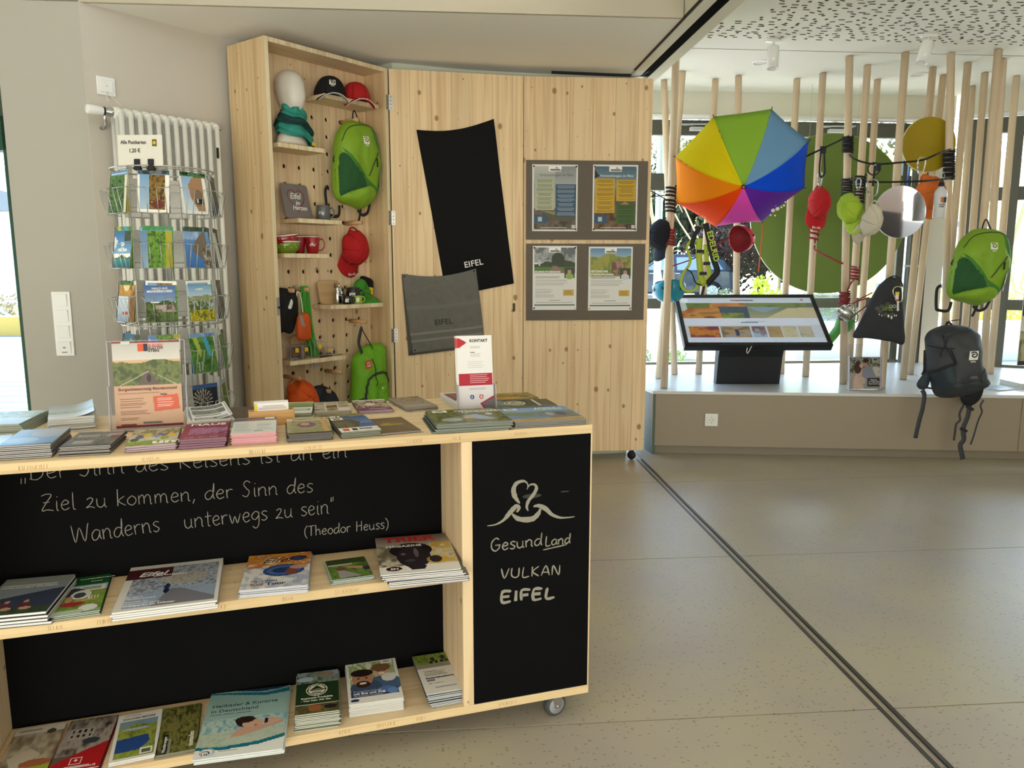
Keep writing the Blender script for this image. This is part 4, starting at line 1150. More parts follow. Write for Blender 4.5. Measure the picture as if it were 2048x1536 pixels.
S('magazine', 'green woodland magazine with a white script title, at the counter front beside the blue one', 'magazine', .298, .098, ZT, .188, .185, .022, 6, c_lupe(), -3, LO + 'green woodland magazines', 'green woodland magazines', cover_edge='4b5146', edge='8d9284', spread=.004, fan=.0012, texts=[('Naturwunder', .36, .19, .022, 'f2f2ec', {'shear': .3}), ('Landschaften', .45, .27, .020, 'f2f2ec', {'shear': .3})])
S('magazine', 'blue and sand coloured magazine titled Unsere Freizeit at the right end of the counter', 'magazine', .104, .100, ZT, .186, .182, .016, 4, c_frei(), -3, LO + 'blue and sand coloured magazines', 'blue and sand magazines', cover_edge='3c4048', edge='8f8a7f', texts=[('Unsere', .52, .12, .020, 'f2f2ec', {'shear': .3}), ('Freizeit', .48, .22, .026, 'f2f2ec', {'shear': .3})])
S('booklet', 'dark green landscape booklet with a round cream emblem, lying crosswise at the right end', 'booklet', .100, .290, ZT, .192, .100, .011, 3, c_vonhier2(), -3, LO + 'green booklets with a round emblem at the right end', 'crosswise green booklets', cover_edge='3b4330', edge='b9b5a6')
S('booklet', 'olive and gold brochure with a faint title at the right rear corner of the counter', 'booklet', .090, .400, ZT, .140, .105, .013, 3, c_gold(), 0, LO + 'olive and gold brochures', 'olive gold brochures', cover_edge='5d5130', edge='9a9078')
S('brochure', 'white edged brochure with a dull pink picture, behind the contact leaflet stand', 'brochure', .235, .392, ZT, .092, .190, .018, 6, c_back(), 3, LO + 'dull pink brochures', 'dull pink brochures', cover_edge='cfcac6', edge='e6e2dd')
S('booklet', 'grey brown booklet with an oval emblem at the rear edge of the counter', 'booklet', .384, .400, ZT, .090, .175, .011, 3, c_nonn(), 8, LO + 'grey brown booklets', 'grey brown booklets', cover_edge='6b6458', edge='a9a49a')
S('brochure', 'brochure with a purple band and a picture of people at a table', 'brochure', .499, .398, ZT, .093, .170, .009, 3, c_purp(), 0, LO + 'purple banded brochures', 'purple banded brochures', cover_edge='6d2c62', edge='cfcac6')
S('brochure', 'brochure covered with a grid of small photographs', 'brochure', .608, .406, ZT, .094, .150, .010, 3, c_photos(), -2, LO + 'brochures with a grid of photographs', 'photo grid brochures', cover_edge='8c8676', edge='bfb9aa')
S('leaflet', 'light green and white leaflet behind the wooden card box', 'leaflet', .697, .402, ZT, .075, .170, .012, 4, c_grn(), -5, LO + 'light green leaflets', 'light green leaflets', cover_edge='5d6a4c', edge='c9cabc')
S('brochure', 'dark olive brochure lying crosswise between the front and rear rows', 'brochure', .600, .262, ZT, .125, .090, .005, 1, Art(50, 30, '4a4a36').blot(0, 0, 1, 1, ['3f4030', '6c6a48', '8c8558'], 4, 4).rect(.2, .3, .24, .7, 'e4e2da').rect(.3, .3, .42, .7, 'e4e2da').rect(.46, .3, .5, .7, 'e4e2da'), 2, '', None)
S('brochure', 'silvery landscape brochure curling up on a thick white stack at the left', 'brochure', 1.245, .392, ZT, .098, .190, .036, 9, c_white(), 12, LO + 'silvery landscape brochures', 'silvery brochures', cover_edge='c9c9c4', edge='dcdad4', bend=.012, spread=.004, rotstep=3)
S('brochure', 'pale green landscape brochure at the far left rear of the counter', 'brochure', 1.385, .410, ZT, .110, .180, .024, 6, c_grnl(), -6, LO + 'pale green landscape brochures', 'pale green brochures', cover_edge='7d8a76', edge='c3c6b8', fan=-.002)
S('brochure', 'white sheet-like brochure cut by the left edge of the picture', 'brochure', 1.375, .170, ZT, .11, .17, .010, 2, Art(30, 40, 'cdd4dc').grad(0, 0, 1, 1, 'b7c7d8', 'e2e6ea'), 14, LO + 'white sheet-like brochures', 'white sheet brochures')
S('leaflet', 'black and white picture leaflet curling up behind the crimson leaflets', 'leaflet', .922, .330, ZT, .098, .205, .024, 8, c_bw(), 8, LO + 'black and white picture leaflets', 'black and white leaflets', cover_edge='d9d6d0', edge='c9c6c0', bend=.010, rotstep=4)
S('folder', 'dark brown folder lying flat beside the wooden card box', 'folder', .842, .400, ZT, .10, .16, .008, 1, Art(20, 30, '4a3b31').blot(0, 0, 1, 1, ['42352b', '54443a'], 3, 3), 0, '', None)
# middle shelf
S('magazine', 'grey blue magazine with three seated people, at the left end of the middle shelf', 'magazine', 1.300, .100, ZM, .142, .200, .032, 4, c_people(), -4, LO + 'magazines with seated people', 'magazines with seated people', cover_edge='2b2b2f', edge='e3e1dc', fan=-.002, texts=[('FAMILIENZEIT ERLEBEN', .05, .30, .011, 'd9d9cf')])
S('booklet', 'green camping booklet with a person by a tent, on the middle shelf', 'booklet', 1.195, .122, ZM, .095, .215, .010, 3, c_camp(), 4, LO + 'green camping booklets', 'green camping booklets', cover_edge='2c5234', edge='c3c8bb', texts=[('CAMPERABENTEUER', .34, .1, .008, 'e9ece4'), ('Rheinland', .6, .18, .006, 'e9ece4')])
S('magazine', 'large winter magazine titled Eifel with a walker in blue on a snowy path', 'magazine', 1.005, .100, ZM, .210, .258, .020, 4, c_eifel(), 0, LO + 'winter magazines', 'winter magazines', cover_edge='b9b6b0', edge='e6e4df', texts=[('Eifel', .12, .27, .036, 'f2f0ec', {'shear': .3, 'bold': .0006}), ('DAS MAGAZIN', .28, .295, .011, 'e9e6e2', {'bold': .0002}), ('Burgort', .08, .74, .011, 'f2f2f0'), ('Manderscheid', .08, .78, .011, 'f2f2f0'), ('Staunen im', .08, .84, .011, 'f2f2f0'), ('Lavawunderland', .08, .88, .011, 'f2f2f0'), ('Wildparks im Winter', .08, .925, .012, 'f2f2f0', {'bold': .0003})])
S('magazine', 'yellow and blue magazine with script title Eifel and a pottery wheel', 'magazine', .772, .114, ZM, .152, .215, .018, 7, c_kul(), -5, LO + 'yellow and blue pottery magazines', 'pottery magazines', cover_edge='aeb0bd', edge='e3e1dc', texts=[('Eifel', .22, .27, .042, '26262c', {'shear': .45}), ('x', .82, .2, .036, '26262c'), ('Mach deine', .14, .82, .013, '26366b'), ('Kul', .14, .92, .021, 'a8793f', {'bold': .0006}), ('Tour', .37, .92, .021, '2a2f52', {'bold': .0006})])
S('card', 'small square photo card of people lying on grass, topmost of its little stack', 'card', .605, .088, ZM, .097, .128, .012, 8, c_cards(), 3, LO + 'small grass photo cards', 'grass photo cards', cover_edge='aab5ab', edge='cfd4cf', spread=.004)
S('magazine', 'large city magazine with a dark bronze head and red title', 'magazine', .440, .078, ZM, .190, .250, .036, 9, c_trier(), -5, LO + 'bronze head city magazines', 'bronze head magazines', cover_edge='6d6a66', edge='e6e4df', fan=-.0028, spread=.003, rotstep=1.2, texts=[('TRIER', .10, .17, .052, 'b3262a', {'bold': .0018}), ('MAGAZINE', .12, .32, .018, 'eeece6', {'bold': .0003}), ('EN', .135, .905, .015, 'eeece6', {'bold': .0003})])
# bottom shelf
S('brochure', 'beige and lime brochure with garden stones, at the left end of the bottom shelf', 'brochure', 1.325, .110, ZB, .105, .200, .010, 3, c_beige(), 0, LO + 'beige and lime brochures', 'beige lime brochures', cover_edge='b57a45', edge='d6d2ca')
S('brochure', 'museum brochure with old cars and a red lower half', 'brochure', 1.215, .110, ZB, .104, .205, .009, 3, c_zyl(), -2, LO + 'red museum brochures', 'red museum brochures', cover_edge='7a2022', edge='cfcac4', texts=[('ZYLINDERHAUS', .26, .97, .0095, 'e9dcda', {'bold': .0002})])
S('brochure', 'white framed brochure with a deep blue crater lake', 'brochure', 1.104, .105, ZB, .098, .192, .010, 4, c_daun(), 3, LO + 'crater lake brochures', 'crater lake brochures', cover_edge='d9d7d2', edge='e6e4df', fan=.0012, texts=[('DAUNER MAARE', .13, .135, .0095, '4f4d48', {'bold': .0001})])
S('brochure', 'olive aerial photo brochure with sideways white lettering', 'brochure', 1.012, .103, ZB, .086, .196, .010, 4, c_wand(), 1, LO + 'olive aerial photo brochures', 'olive aerial brochures', cover_edge='54502c', edge='b5b09c', texts=[('Wanderungen', .23, .97, .011, 'eeeee6', {'rz': 90}), ('nomaden', .90, .92, .016, 'e6e6d4', {'rz': 90, 'bold': .0003})])
S('magazine', 'large turquoise spa magazine with a woman leaning at a pool edge', 'magazine', .863, .085, ZB, .194, .275, .014, 4, c_heil(), -5, LO + 'turquoise spa magazines', 'turquoise spa magazines', cover_edge='c9d3d2', edge='e6e4df', fan=-.001, texts=[('Heilbäder & Kurorte', .06, .26, .0185, '22424a'), ('in Deutschland', .06, .34, .0185, '22424a'), ('Gesundheit  Prävention  Lebensqualität', .06, .385, .006, '35545c')])
S('booklet', 'dark green booklet with round cream emblem and a hen', 'booklet', .690, .112, ZB, .104, .195, .042, 14, c_vonh(), -4, LO + 'dark green booklets with a hen', 'dark green booklets', cover_edge='8f927f', edge='d9d9cb', spread=.004, texts=[('Regionale Produkte.', .12, .665, .0095, 'e9e7dc', {'bold': .0002}), ('- Von hier. Für Sie.', .12, .725, .0095, 'e9e7dc', {'bold': .0002}), ('VON HIER', .31, .475, .0085, '22391f', {'bold': .0002})])
S('magazine', 'travel magazine with a smiling bearded man and a boy', 'magazine', .548, .138, ZB, .134, .205, .034, 11, c_bus(), -3, LO + 'magazines with the bearded man and boy', 'bearded man magazines', cover_edge='c9c6c0', edge='dbd8d1', spread=.0015, texts=[('VRT', .74, .09, .010, '4a4a55', {'bold': .0003}), ('Freizeiterlebnis', .1, .76, .0115, 'aeb7c9'), ('mit Bus und Zug', .1, .81, .0118, 'f2f2f0', {'bold': .0004}), ('VRT-Kostenlos-Vorteilsgebiet', .1, .85, .006, 'd5d9e2')])
S('booklet', 'cream cycling map booklet with two cyclists, topmost of the stack at the right upright', 'booklet', .384, .116, ZB, .096, .196, .040, 12, c_rad(), 0, LO + 'cream cycling map booklets', 'cycling map booklets', cover_edge='47545c', edge='e0ded8', fan=-.001, texts=[('Radlebnis', .14, .47, .009, '9a968d'), ('im nördlichen', .14, .52, .009, '9a968d'), ('Rheinland-Pfalz', .14, .57, .009, '9a968d'), ('Raderlebniskarte', .14, .65, .0108, '33424e', {'bold': .0004}), ('2025', .14, .71, .0108, '33424e', {'bold': .0004}), ('Eifel   Moselland', .16, .78, .006, '7c7a74')])
# acrylic stands and the card box
acr = glass('clear_acrylic', 'fbfafb', .01); acr_e = M('acrylic_edge', 'c9c3cc', .2, alpha=.55)
def acrylic(t, w, h, tilt, th=.002, side=.02, low=.5):
    m = MB(); m.box(-w / 2, w / 2, .0025, .0035, 0, h); m.box(-w / 2, w / 2, -.018, -.0175, 0, h * low); m.build('acrylic_holder', acr, t, mx=RX(-tilt))
    m = MB()
    for x in (-w / 2, w / 2): m.box(x - .001, x + .001, -.018, .002, 0, h * low); m.box(x - .0008, x + .0008, 0, .0022, h * low, h)
    m.box(-w / 2, w / 2, .0, .0022, h - .0012, h); m.box(-w / 2, w / 2, -.03, .02, -.0005, .0015)
    m.build('acrylic_edge', acr_e, t, mx=RX(-tilt))
def sheet(t, art, w, h, y, z0, tilt, name='sheet', texts=(), back=True):
    mxx = RX(-tilt) @ T((0, y, z0 + h / 2)) @ RX(90)
    o = link(name, art.mesh(name, w, h, print_m), t, mxx)
    for (s, x, yy, size, col, *rest) in texts:
        kw = dict(rest[0]) if rest else {}
        rz = kw.pop('rz', 0)
        text(s, size, M('ink_' + col, col, .5), t, mxx @ T(((x - .5) * w, (.5 - yy) * h, .0003)) @ RZ(rz), extrude=.0001, **kw)
    if back:
        m = MB(); m.box(-w / 2, w / 2, y + .0003, y + .0016, z0, z0 + h); m.build('paper_back', paper_m, t, mx=RX(-tilt))
    return o
t = thing('poster_stand', 'clear acrylic stand with a climbing trail poster showing a rope bridge', 'poster stand', mx=CT(1.052, .285, ZT + .001, 1))
acrylic(t, .172, .215, 6)
a = Art(80, 110, 'c9a27d').grad(0, 0, 1, .2, 'b3afa8', 'c9c4bb'); a.hills(.22, .03, 3, ['2f3a1c', '54602e', '6d7440', '43502a'], y1=.5); a.poly([(.5, .3), (.35, .5), (.68, .5)], '5f5046'); a.poly([(.53, .33), (.08, .5), (.1, .5), (.53, .34)], 'b9ae98'); a.poly([(.53, .33), (.9, .5), (.93, .5)], 'b9ae98'); a.ell(.52, .42, .03, .05, '2a2524')
a.rect(.38, .01, .46, .10, 'c8532f').rect(.46, .01, .52, .10, '2b2433'); a.rect(0, .5, 1, .51, 'b5987a'); a.lines(.07, .655, .5, .78, 5, '7c4c3a', .4); a.lines(.07, .80, .55, .86, 3, '7c4c3a', .4); a.lines(.07, .88, .4, .92, 2, '7c4c3a', .4); a.poly([(.56, .64), (.94, .62), (.96, .80), (.58, .82)], 'cf5a30'); a.rect(.68, .61, .78, .63, '5b4a42'); a.lines(.62, .66, .9, .78, 5, 'f0cdbc', .4, rag=.3); a.rect(.07, .955, .3, .97, '7c4c3a'); a.rect(.4, .94, .68, .96, '6c6458')
a.rect(0, .975, 1, 1, '7a2a2c')
sheet(t, a, .150, .205, -.004, .004, 6, 'poster', [('BURGEN', .53, .045, .0085, 'c8532f', {'bold': .0003}), ('KLETTER', .53, .075, .0085, '4a3a3c', {'bold': .0003}), ('STEIG', .53, .108, .0098, '4a3a3c', {'bold': .0005}), ('Burgenklettersteig Manderscheid', .06, .56, .0098, '6b2f2a', {'bold': .0003}), ('Sonnige Klettertouren. Schwindelfreie Abenteuer', .06, .60, .0046, '6b2f2a'), ('VULKANEIFEL', .4, .965, .0075, '5b5348')])
m = MB(); m.box(-.075, .075, -.0045, -.0035, .2095, .2125); m.box(-.055, -.035, -.006, -.002, .206, .2135, 1); m.build('clip_strip', [M('red_strip', '8a2433', .5), grey_plastic], t, mx=RX(-6))
t = thing('leaflet_stand', 'clear acrylic stand with tall white KONTAKT leaflets with a red arrow', 'leaflet stand', mx=CT(.2365, .245, ZT + .001, -1))
acrylic(t, .104, .085, 8, low=.9)
a = Art(60, 120, 'dedbd8'); a.poly([(0, .03), (.06, .03), (.28, .09), (.06, .16), (0, .16)], 'b02732'); a.lines(.36, .14, .72, .18, 2, 'a9a5a3', .3); a.rect(.36, .215, .5, .228, '33302f'); a.lines(.36, .24, .72, .29, 2, 'a9a5a3', .3); a.lines(.28, .34, .8, .44, 4, 'c0bcba', .3)
a.rect(.02, .50, .98, .66, 'a61e30'); a.lines(.34, .52, .92, .64, 5, 'e4c4c8', .35, rag=.25); a.lines(.3, .69, .9, .73, 2, 'a9a5a3', .35); a.ell(.38, .81, .06, .03, '3b5490').ell(.64, .81, .06, .03, 'c2583f'); a.ell(.64, .81, .03, .015, 'e9dcd8'); a.poly([(.6, .9), (1, .8), (1, 1), (.75, 1)], 'a61e30'); a.poly([(.66, .9), (1, .83), (1, 1), (.8, 1)], '6f6a6c')
sheet(t, a, .097, .205, -.007, .003, 8, 'leaflet', [('KONTAKT', .36, .085, .0105, '2b2b2e', {'bold': .0004}), ('f', .36, .83, .009, 'f0f0f4', {'bold': .0004})])
m = MB()
for k in range(8): m.box(-.049 - k * .0005, .0485, -.0062 + k * .0012, -.0056 + k * .0012, .003, .208)
m.box(-.0530, -.0488, -.007, .004, .175, .202, 1); m.build('leaflet_pile', [paper_m, M('red_print', 'b4453f', .5)], t, mx=RX(-8))
t = thing('card_box', 'curved light wooden box holding upright white cards', 'card box', mx=CT(.768, .250, ZT + .001, 2))
m = MB()
ou = [(.055 * math.cos(a_) * (1.0) , .018 * math.sin(a_)) for a_ in np.linspace(0, 2 * math.pi, 40, endpoint=False)]
ou = [(math.copysign(min(abs(x) * 1.35, .055), x), y) for x, y in ou]
n_ = len(ou)
vs_ = [(x, y, 0) for x, y in ou] + [(x, y, .036) for x, y in ou] + [(x * .93, y * .8, .036) for x, y in ou] + [(x * .93, y * .8, .003) for x, y in ou]
fs_ = []
for k in range(3):
    for i in range(n_): fs_.append((k * n_ + i, k * n_ + (i + 1) % n_, (k + 1) * n_ + (i + 1) % n_, (k + 1) * n_ + i))
fs_.append(tuple(range(n_))[::-1]); fs_.append(tuple(range(3 * n_, 4 * n_)))
m.add(vs_, fs_); m.build('wooden_box', wood('beech_veneer', 'X', 'Z', 'd3a66c', 'b2824c', 1.0, 0, 0), t)
for k in range(6):
    m = MB(); m.box(-.041, .041, .006 - k * .0028, .0068 - k * .0028, .004, .058 - k * .0006); o = m.build('card', [M('card_white', 'e6e2dc', .6)] if k else M('card_white', 'e6e2dc', .6), t)
m = MB(); m.box(-.0405, -.034, -.0095, -.0092, .005, .054); m.build('yellow_stripe', M('card_yellow', 'd9c22e', .6), t)
m = MB(); m.box(-.02, .03, -.0095, -.0092, .047, .048); m.box(-.03, .035, -.0095, -.0092, .043, .0437); m.box(-.03, .035, -.0095, -.0092, .040, .0406); m.build('print', M('ink_8f6a6a', '8f6a6a', .6), t)

# ================================================================== SOFT GOODS
def closed_smooth(pts, k=4):
    P = [Vector((p[0], p[1], 0)) for p in pts]; n = len(P); out = []
    for i in range(n):
        a, b, c, d = P[i - 1], P[i], P[(i + 1) % n], P[(i + 2) % n]
        for j in range(k):
            t = j / k
            out.append(0.5 * ((2 * b) + (c - a) * t + (2 * a - 5 * b + 4 * c - d) * t * t + (3 * b - a - 3 * c + d) * t ** 3))
    return out
class Puff:
    """a stuffed cloth body over an outline in XY; front towards +Z; H(x,y) is the front height"""
    def __init__(self, outline, Tf, Tb, center=None, wr=.004, seed=0, p=2.6, q=2.2, wf=18.0):
        self.o = closed_smooth(outline, 4)
        self.c = center and Vector((*center, 0)) or sum(self.o, Vector()) / len(self.o)
        self.Tf, self.Tb, self.wr, self.seed, self.p, self.q, self.wf = Tf, Tb, wr, seed, p, q, wf
        A = []
        for v in self.o:
            d = v - self.c; A.append((math.atan2(d.y, d.x), d.length))
        A.sort(); self.A = np.array([a for a, _ in A]); self.Rr = np.array([r for _, r in A])
    def s(self, x, y):
        dx, dy = x - self.c.x, y - self.c.y
        r = math.hypot(dx, dy)
        rb = np.interp(math.atan2(dy, dx), self.A, self.Rr, period=2 * math.pi)
        return r / max(rb, 1e-6)
    def H(self, x, y, back=False):
        s = min(1.0, self.s(x, y))
        base = max(0.0, 1 - s ** self.p) ** (1 / self.q)
        n = mnoise.noise(Vector((x * self.wf, y * self.wf * .6, self.seed)))
        n2 = abs(mnoise.noise(Vector((x * self.wf * .8 + 5, y * self.wf * .8 - 3, self.seed + 9))))
        w = (n * .6 - n2 * 1.3 + .3) * self.wr * min(1, base * 2)
        return -self.Tb * base if back else self.Tf * base + w
    def body(self, mb, mi=0, rings=16):
        n = len(self.o)
        S_ = [math.sin(math.pi / 2 * (i / rings)) for i in range(1, rings + 1)]
        for back in (False, True):
            vs = [(self.c.x, self.c.y, self.H(self.c.x, self.c.y, back))]
            for s in S_:
                for v in self.o:
                    p = self.c + (v - self.c) * s
                    vs.append((p.x, p.y, self.H(p.x, p.y, back) if s < .999 else 0))
            fs = []
            for j in range(n):
                j2 = (j + 1) % n
                fs.append((0, 1 + j, 1 + j2))
                for k in range(rings - 1):
                    fs.append((1 + k * n + j, 1 + (k + 1) * n + j, 1 + (k + 1) * n + j2, 1 + k * n + j2))
            if back: fs = [f[::-1] for f in fs]
            mb.add(vs, fs, mi, True)
    def patch(self, mb, poly, eps=.002, puff=.0, mi=0, rings=8, smooth=True, k=3):
        o = closed_smooth(poly, k) if smooth else [Vector((*p, 0)) for p in poly]
        if not smooth:
            oo = []
            for i in range(len(o)):
                for j in range(5): oo.append(o[i].lerp(o[(i + 1) % len(o)], j / 5))
            o = oo
        ar = sum(o[i].x * o[(i + 1) % len(o)].y - o[(i + 1) % len(o)].x * o[i].y for i in range(len(o)))
        if ar < 0: o = o[::-1]
        c = sum(o, Vector()) / len(o); n = len(o)
        vs = [(c.x, c.y, self.H(c.x, c.y) + eps + puff)]
        for r in range(1, rings + 1):
            s = r / rings
            for v in o:
                p = c + (v - c) * s
                vs.append((p.x, p.y, self.H(p.x, p.y) + eps * (1 if r < rings else .2) + puff * (1 - s ** 3)))
        fs = []
        for j in range(n):
            j2 = (j + 1) % n
            fs.append((0, 1 + j, 1 + j2))
            for r in range(rings - 1):
                fs.append((1 + r * n + j, 1 + (r + 1) * n + j, 1 + (r + 1) * n + j2, 1 + r * n + j2))
        mb.add(vs, fs, mi, True)
    def line(self, mb, pts, w, eps=.003, mi=0):
        pl = smooth_line(pts, 6)
        mb.tube([(p.x, p.y, self.H(p.x, p.y) + eps) for p in pl], w / 2, 6, mi)
    def place(self, x, y, eps=.003):
        """matrix lying on the front surface"""
        h = self.H(x, y); dx = (self.H(x + .01, y) - h) / .01; dy = (self.H(x, y + .01) - h) / .01
        return frame((x, y, h + eps), (1, 0, dx), (0, 1, dy))

def strap(pts, w, mat, parent, name='strap', flat=(0, 0, 1), th=None, n=5):
    m = MB(); P = [Vector(p) for p in pts]
    # smooth 3D
    Q = [P[0]] + P + [P[-1]]; out = []
    for i in range(1, len(Q) - 2):
        for j in range(n):
            t = j / n; a, b, c, d = Q[i - 1], Q[i], Q[i + 1], Q[i + 2]
            out.append(0.5 * ((2 * b) + (c - a) * t + (2 * a - 5 * b + 4 * c - d) * t * t + (3 * b - a - 3 * c + d) * t ** 3))
    out.append(P[-1])
    m.tube(out, w / 2, 6, flat=flat)
    return m.build(name, mat, parent)
def cord(pts, r, mat, parent, name='cord', n=5, closed=False):
    m = MB(); P = [Vector(p) for p in pts]
    Q = [P[0]] + P + [P[-1]]; out = []
    for i in range(1, len(Q) - 2):
        for j in range(n):
            t = j / n; a, b, c, d = Q[i - 1], Q[i], Q[i + 1], Q[i + 2]
            out.append(0.5 * ((2 * b) + (c - a) * t + (2 * a - 5 * b + 4 * c - d) * t * t + (3 * b - a - 3 * c + d) * t ** 3))
    out.append(P[-1])
    m.tube(out, r, 7)
    return m.build(name, mat, parent)
def curl_badge(parent, mx, s, bg, fg, name='curl_emblem', word=None):
    m = MB(); spiral_logo(m, s, 0, 1)
    o = m.build(name, [bg, fg], parent, mx=mx)
    if word:
        text(word, s * .26, bg, parent, mx @ T((-.02 * s, -.78 * s, 0)), 'CENTER', extrude=.0002, bold=.0002)
    return o

fab_lime = M('nylon_lime', '7fa626', .6, bump=.35, bscale=420, var=.05, vscale=12)
fab_green = M('nylon_green', '3f7a2a', .6, bump=.35, bscale=420)
fab_dkgreen = M('mesh_dark_green', '23552a', .8, bump=.5, bscale=600)
webbing = M('webbing_black', '222326', .7, bump=.3, bscale=700)
webbing_g = M('webbing_grey', '3a3c40', .7, bump=.3, bscale=700)
white_print = M('white_print', 'eceae2', .5)
yellow_tag = M('price_tag_yellow', 'ecc52c', .5)

def hang_tag(parent, mx, w=.035, h=.125):
    a = Art(18, 50, '8fa0b3').blot(0, 0, 1, .45, ['5d7390', 'a9b8c9', '7d90a8'], 3, 4); a.poly([(0, .6), (1, .5), (1, 1), (0, 1)], '4d6380'); a.ell(.5, .88, .28, .08, 'e9ebee'); a.rect(.08, .38, .92, .55, 'edc42a')
    link('hang_tag', a.mesh('hang_tag', w, h, print_m), parent, mx)
    m = MB(); m.box(-w / 2, w / 2, -h / 2, h / 2, -.001, -.0002); m.build('hang_tag_back', M('card_white', 'e6e2dc', .6), parent, mx=mx)

def green_backpack(name, label, cat, mx, group=None, flip=False):
    """daypack 0.34 x 0.47 m; origin at its top loop, y up, front +z"""
    t = thing(name, label, cat, mx=mx, group=group)
    k = .47 / 1120
    def q(l): return [((x - 560) * k, (155 - y) * k) for x, y in l]
    O = q([(590, 155), (470, 160), (380, 195), (260, 310), (195, 450), (160, 600), (125, 800), (108, 960), (120, 1100), (200, 1180), (380, 1232), (540, 1275), (650, 1240), (760, 1175), (840, 1070), (890, 900), (935, 700), (935, 550), (900, 380), (850, 260), (760, 185)])
    pf = Puff(O, .115, .055, wr=.012, seed=3, p=3.2)
    m = MB(); pf.body(m, rings=18); m.build('main_body', fab_lime, t)
    m = MB(); pf.patch(m, q([(170, 560), (250, 590), (330, 660), (500, 860), (560, 960), (520, 1000), (400, 1020), (250, 1060), (125, 1110), (112, 950), (130, 780)]), .002, .004); m.build('side_pocket', fab_dkgreen, t)
    m = MB(); pf.patch(m, q([(215, 520), (270, 560), (420, 740), (560, 930), (640, 965), (735, 1030), (755, 1150), (700, 1100), (640, 1010), (500, 985), (400, 870), (300, 680)]), .003, .001); m.build('diagonal_band', fab_green, t)
    m = MB(); pf.patch(m, q([(150, 1115), (400, 1030), (560, 985), (660, 1000), (725, 1070), (735, 1150), (660, 1225), (540, 1260), (380, 1222), (210, 1170)]), .003, .012); m.build('bottom_pocket', fab_lime, t)
    m = MB(); pf.patch(m, q([(755, 215), (830, 270), (885, 400), (915, 560), (900, 600), (830, 510), (775, 420), (755, 310)]), .0025, .002); m.build('side_gusset', fab_green, t)
    m = MB(); pf.patch(m, q([(850, 720), (915, 690), (890, 850), (840, 1040), (770, 1140), (745, 1050), (800, 880)]), .0025, .002); m.build('side_gusset', fab_green, t)
    m = MB(); pf.line(m, q([(225, 430), (300, 320), (400, 245), (560, 215), (720, 225), (800, 270), (870, 390), (915, 560), (925, 700)]), .006, .002); m.build('zip', M('zip_olive', '3b4a26', .6), t)
    m = MB(); pf.line(m, q([(790, 560), (680, 705), (565, 860)]), .007, .003); m.build('zip', M('zip_olive'), t)
    a, b = q([(745, 640), (735, 745)])
    m = MB(); m.tube([(a[0], a[1], pf.H(*a) + .007), (b[0], b[1], pf.H(*b) + .012)], .0045, 6); m.build('zip_pull', webbing, t)
    c = q([(568, 415)])[0]
    curl_badge(t, pf.place(*c, .0045), .043, white_print, M('nylon_olive_curl', '6d8f24', .6), word='EIFEL')  # curl drawn in an olive tone of the cloth
    c = q([(800, 925)])[0]
    pm = pf.place(*c, .012) @ RZ(-14)
    hang_tag(t, pm, .032, .115)
    z0 = -.03
    tl, tr = q([(525, 165), (690, 165)]); 
    strap([(tl[0], tl[1] - .01, .01), (tl[0] + .02, .045, 0), (tl[0] + .035, .05, 0), (tr[0] - .02, .02, 0), (tr[0], tr[1] - .01, .0)], .010, webbing, t, 'haul_loop')
    l = q([(70, 980), (10, 1040), (20, 1300), (60, 1345), (200, 1350), (235, 1220)])
    strap([(p[0], p[1], z0) for p in l], .022, webbing, t, 'shoulder_strap')
    l = q([(835, 1075), (800, 1200), (740, 1320), (640, 1350), (560, 1280)])
    strap([(p[0], p[1], z0) for p in l], .020, webbing, t, 'shoulder_strap')
    l = q([(630, 1240), (600, 1340), (560, 1440)])
    strap([(p[0], p[1], z0) for p in l], .018, webbing, t, 'strap_end')
    l = q([(150, 610), (130, 660), (160, 690)]); cord([(p[0], p[1], .01) for p in l], .003, webbing, t, 'elastic_cord')
    l = q([(925, 640), (960, 720), (965, 780)]); strap([(p[0], p[1], .0) for p in l], .014, webbing, t, 'compression_strap')
    return t

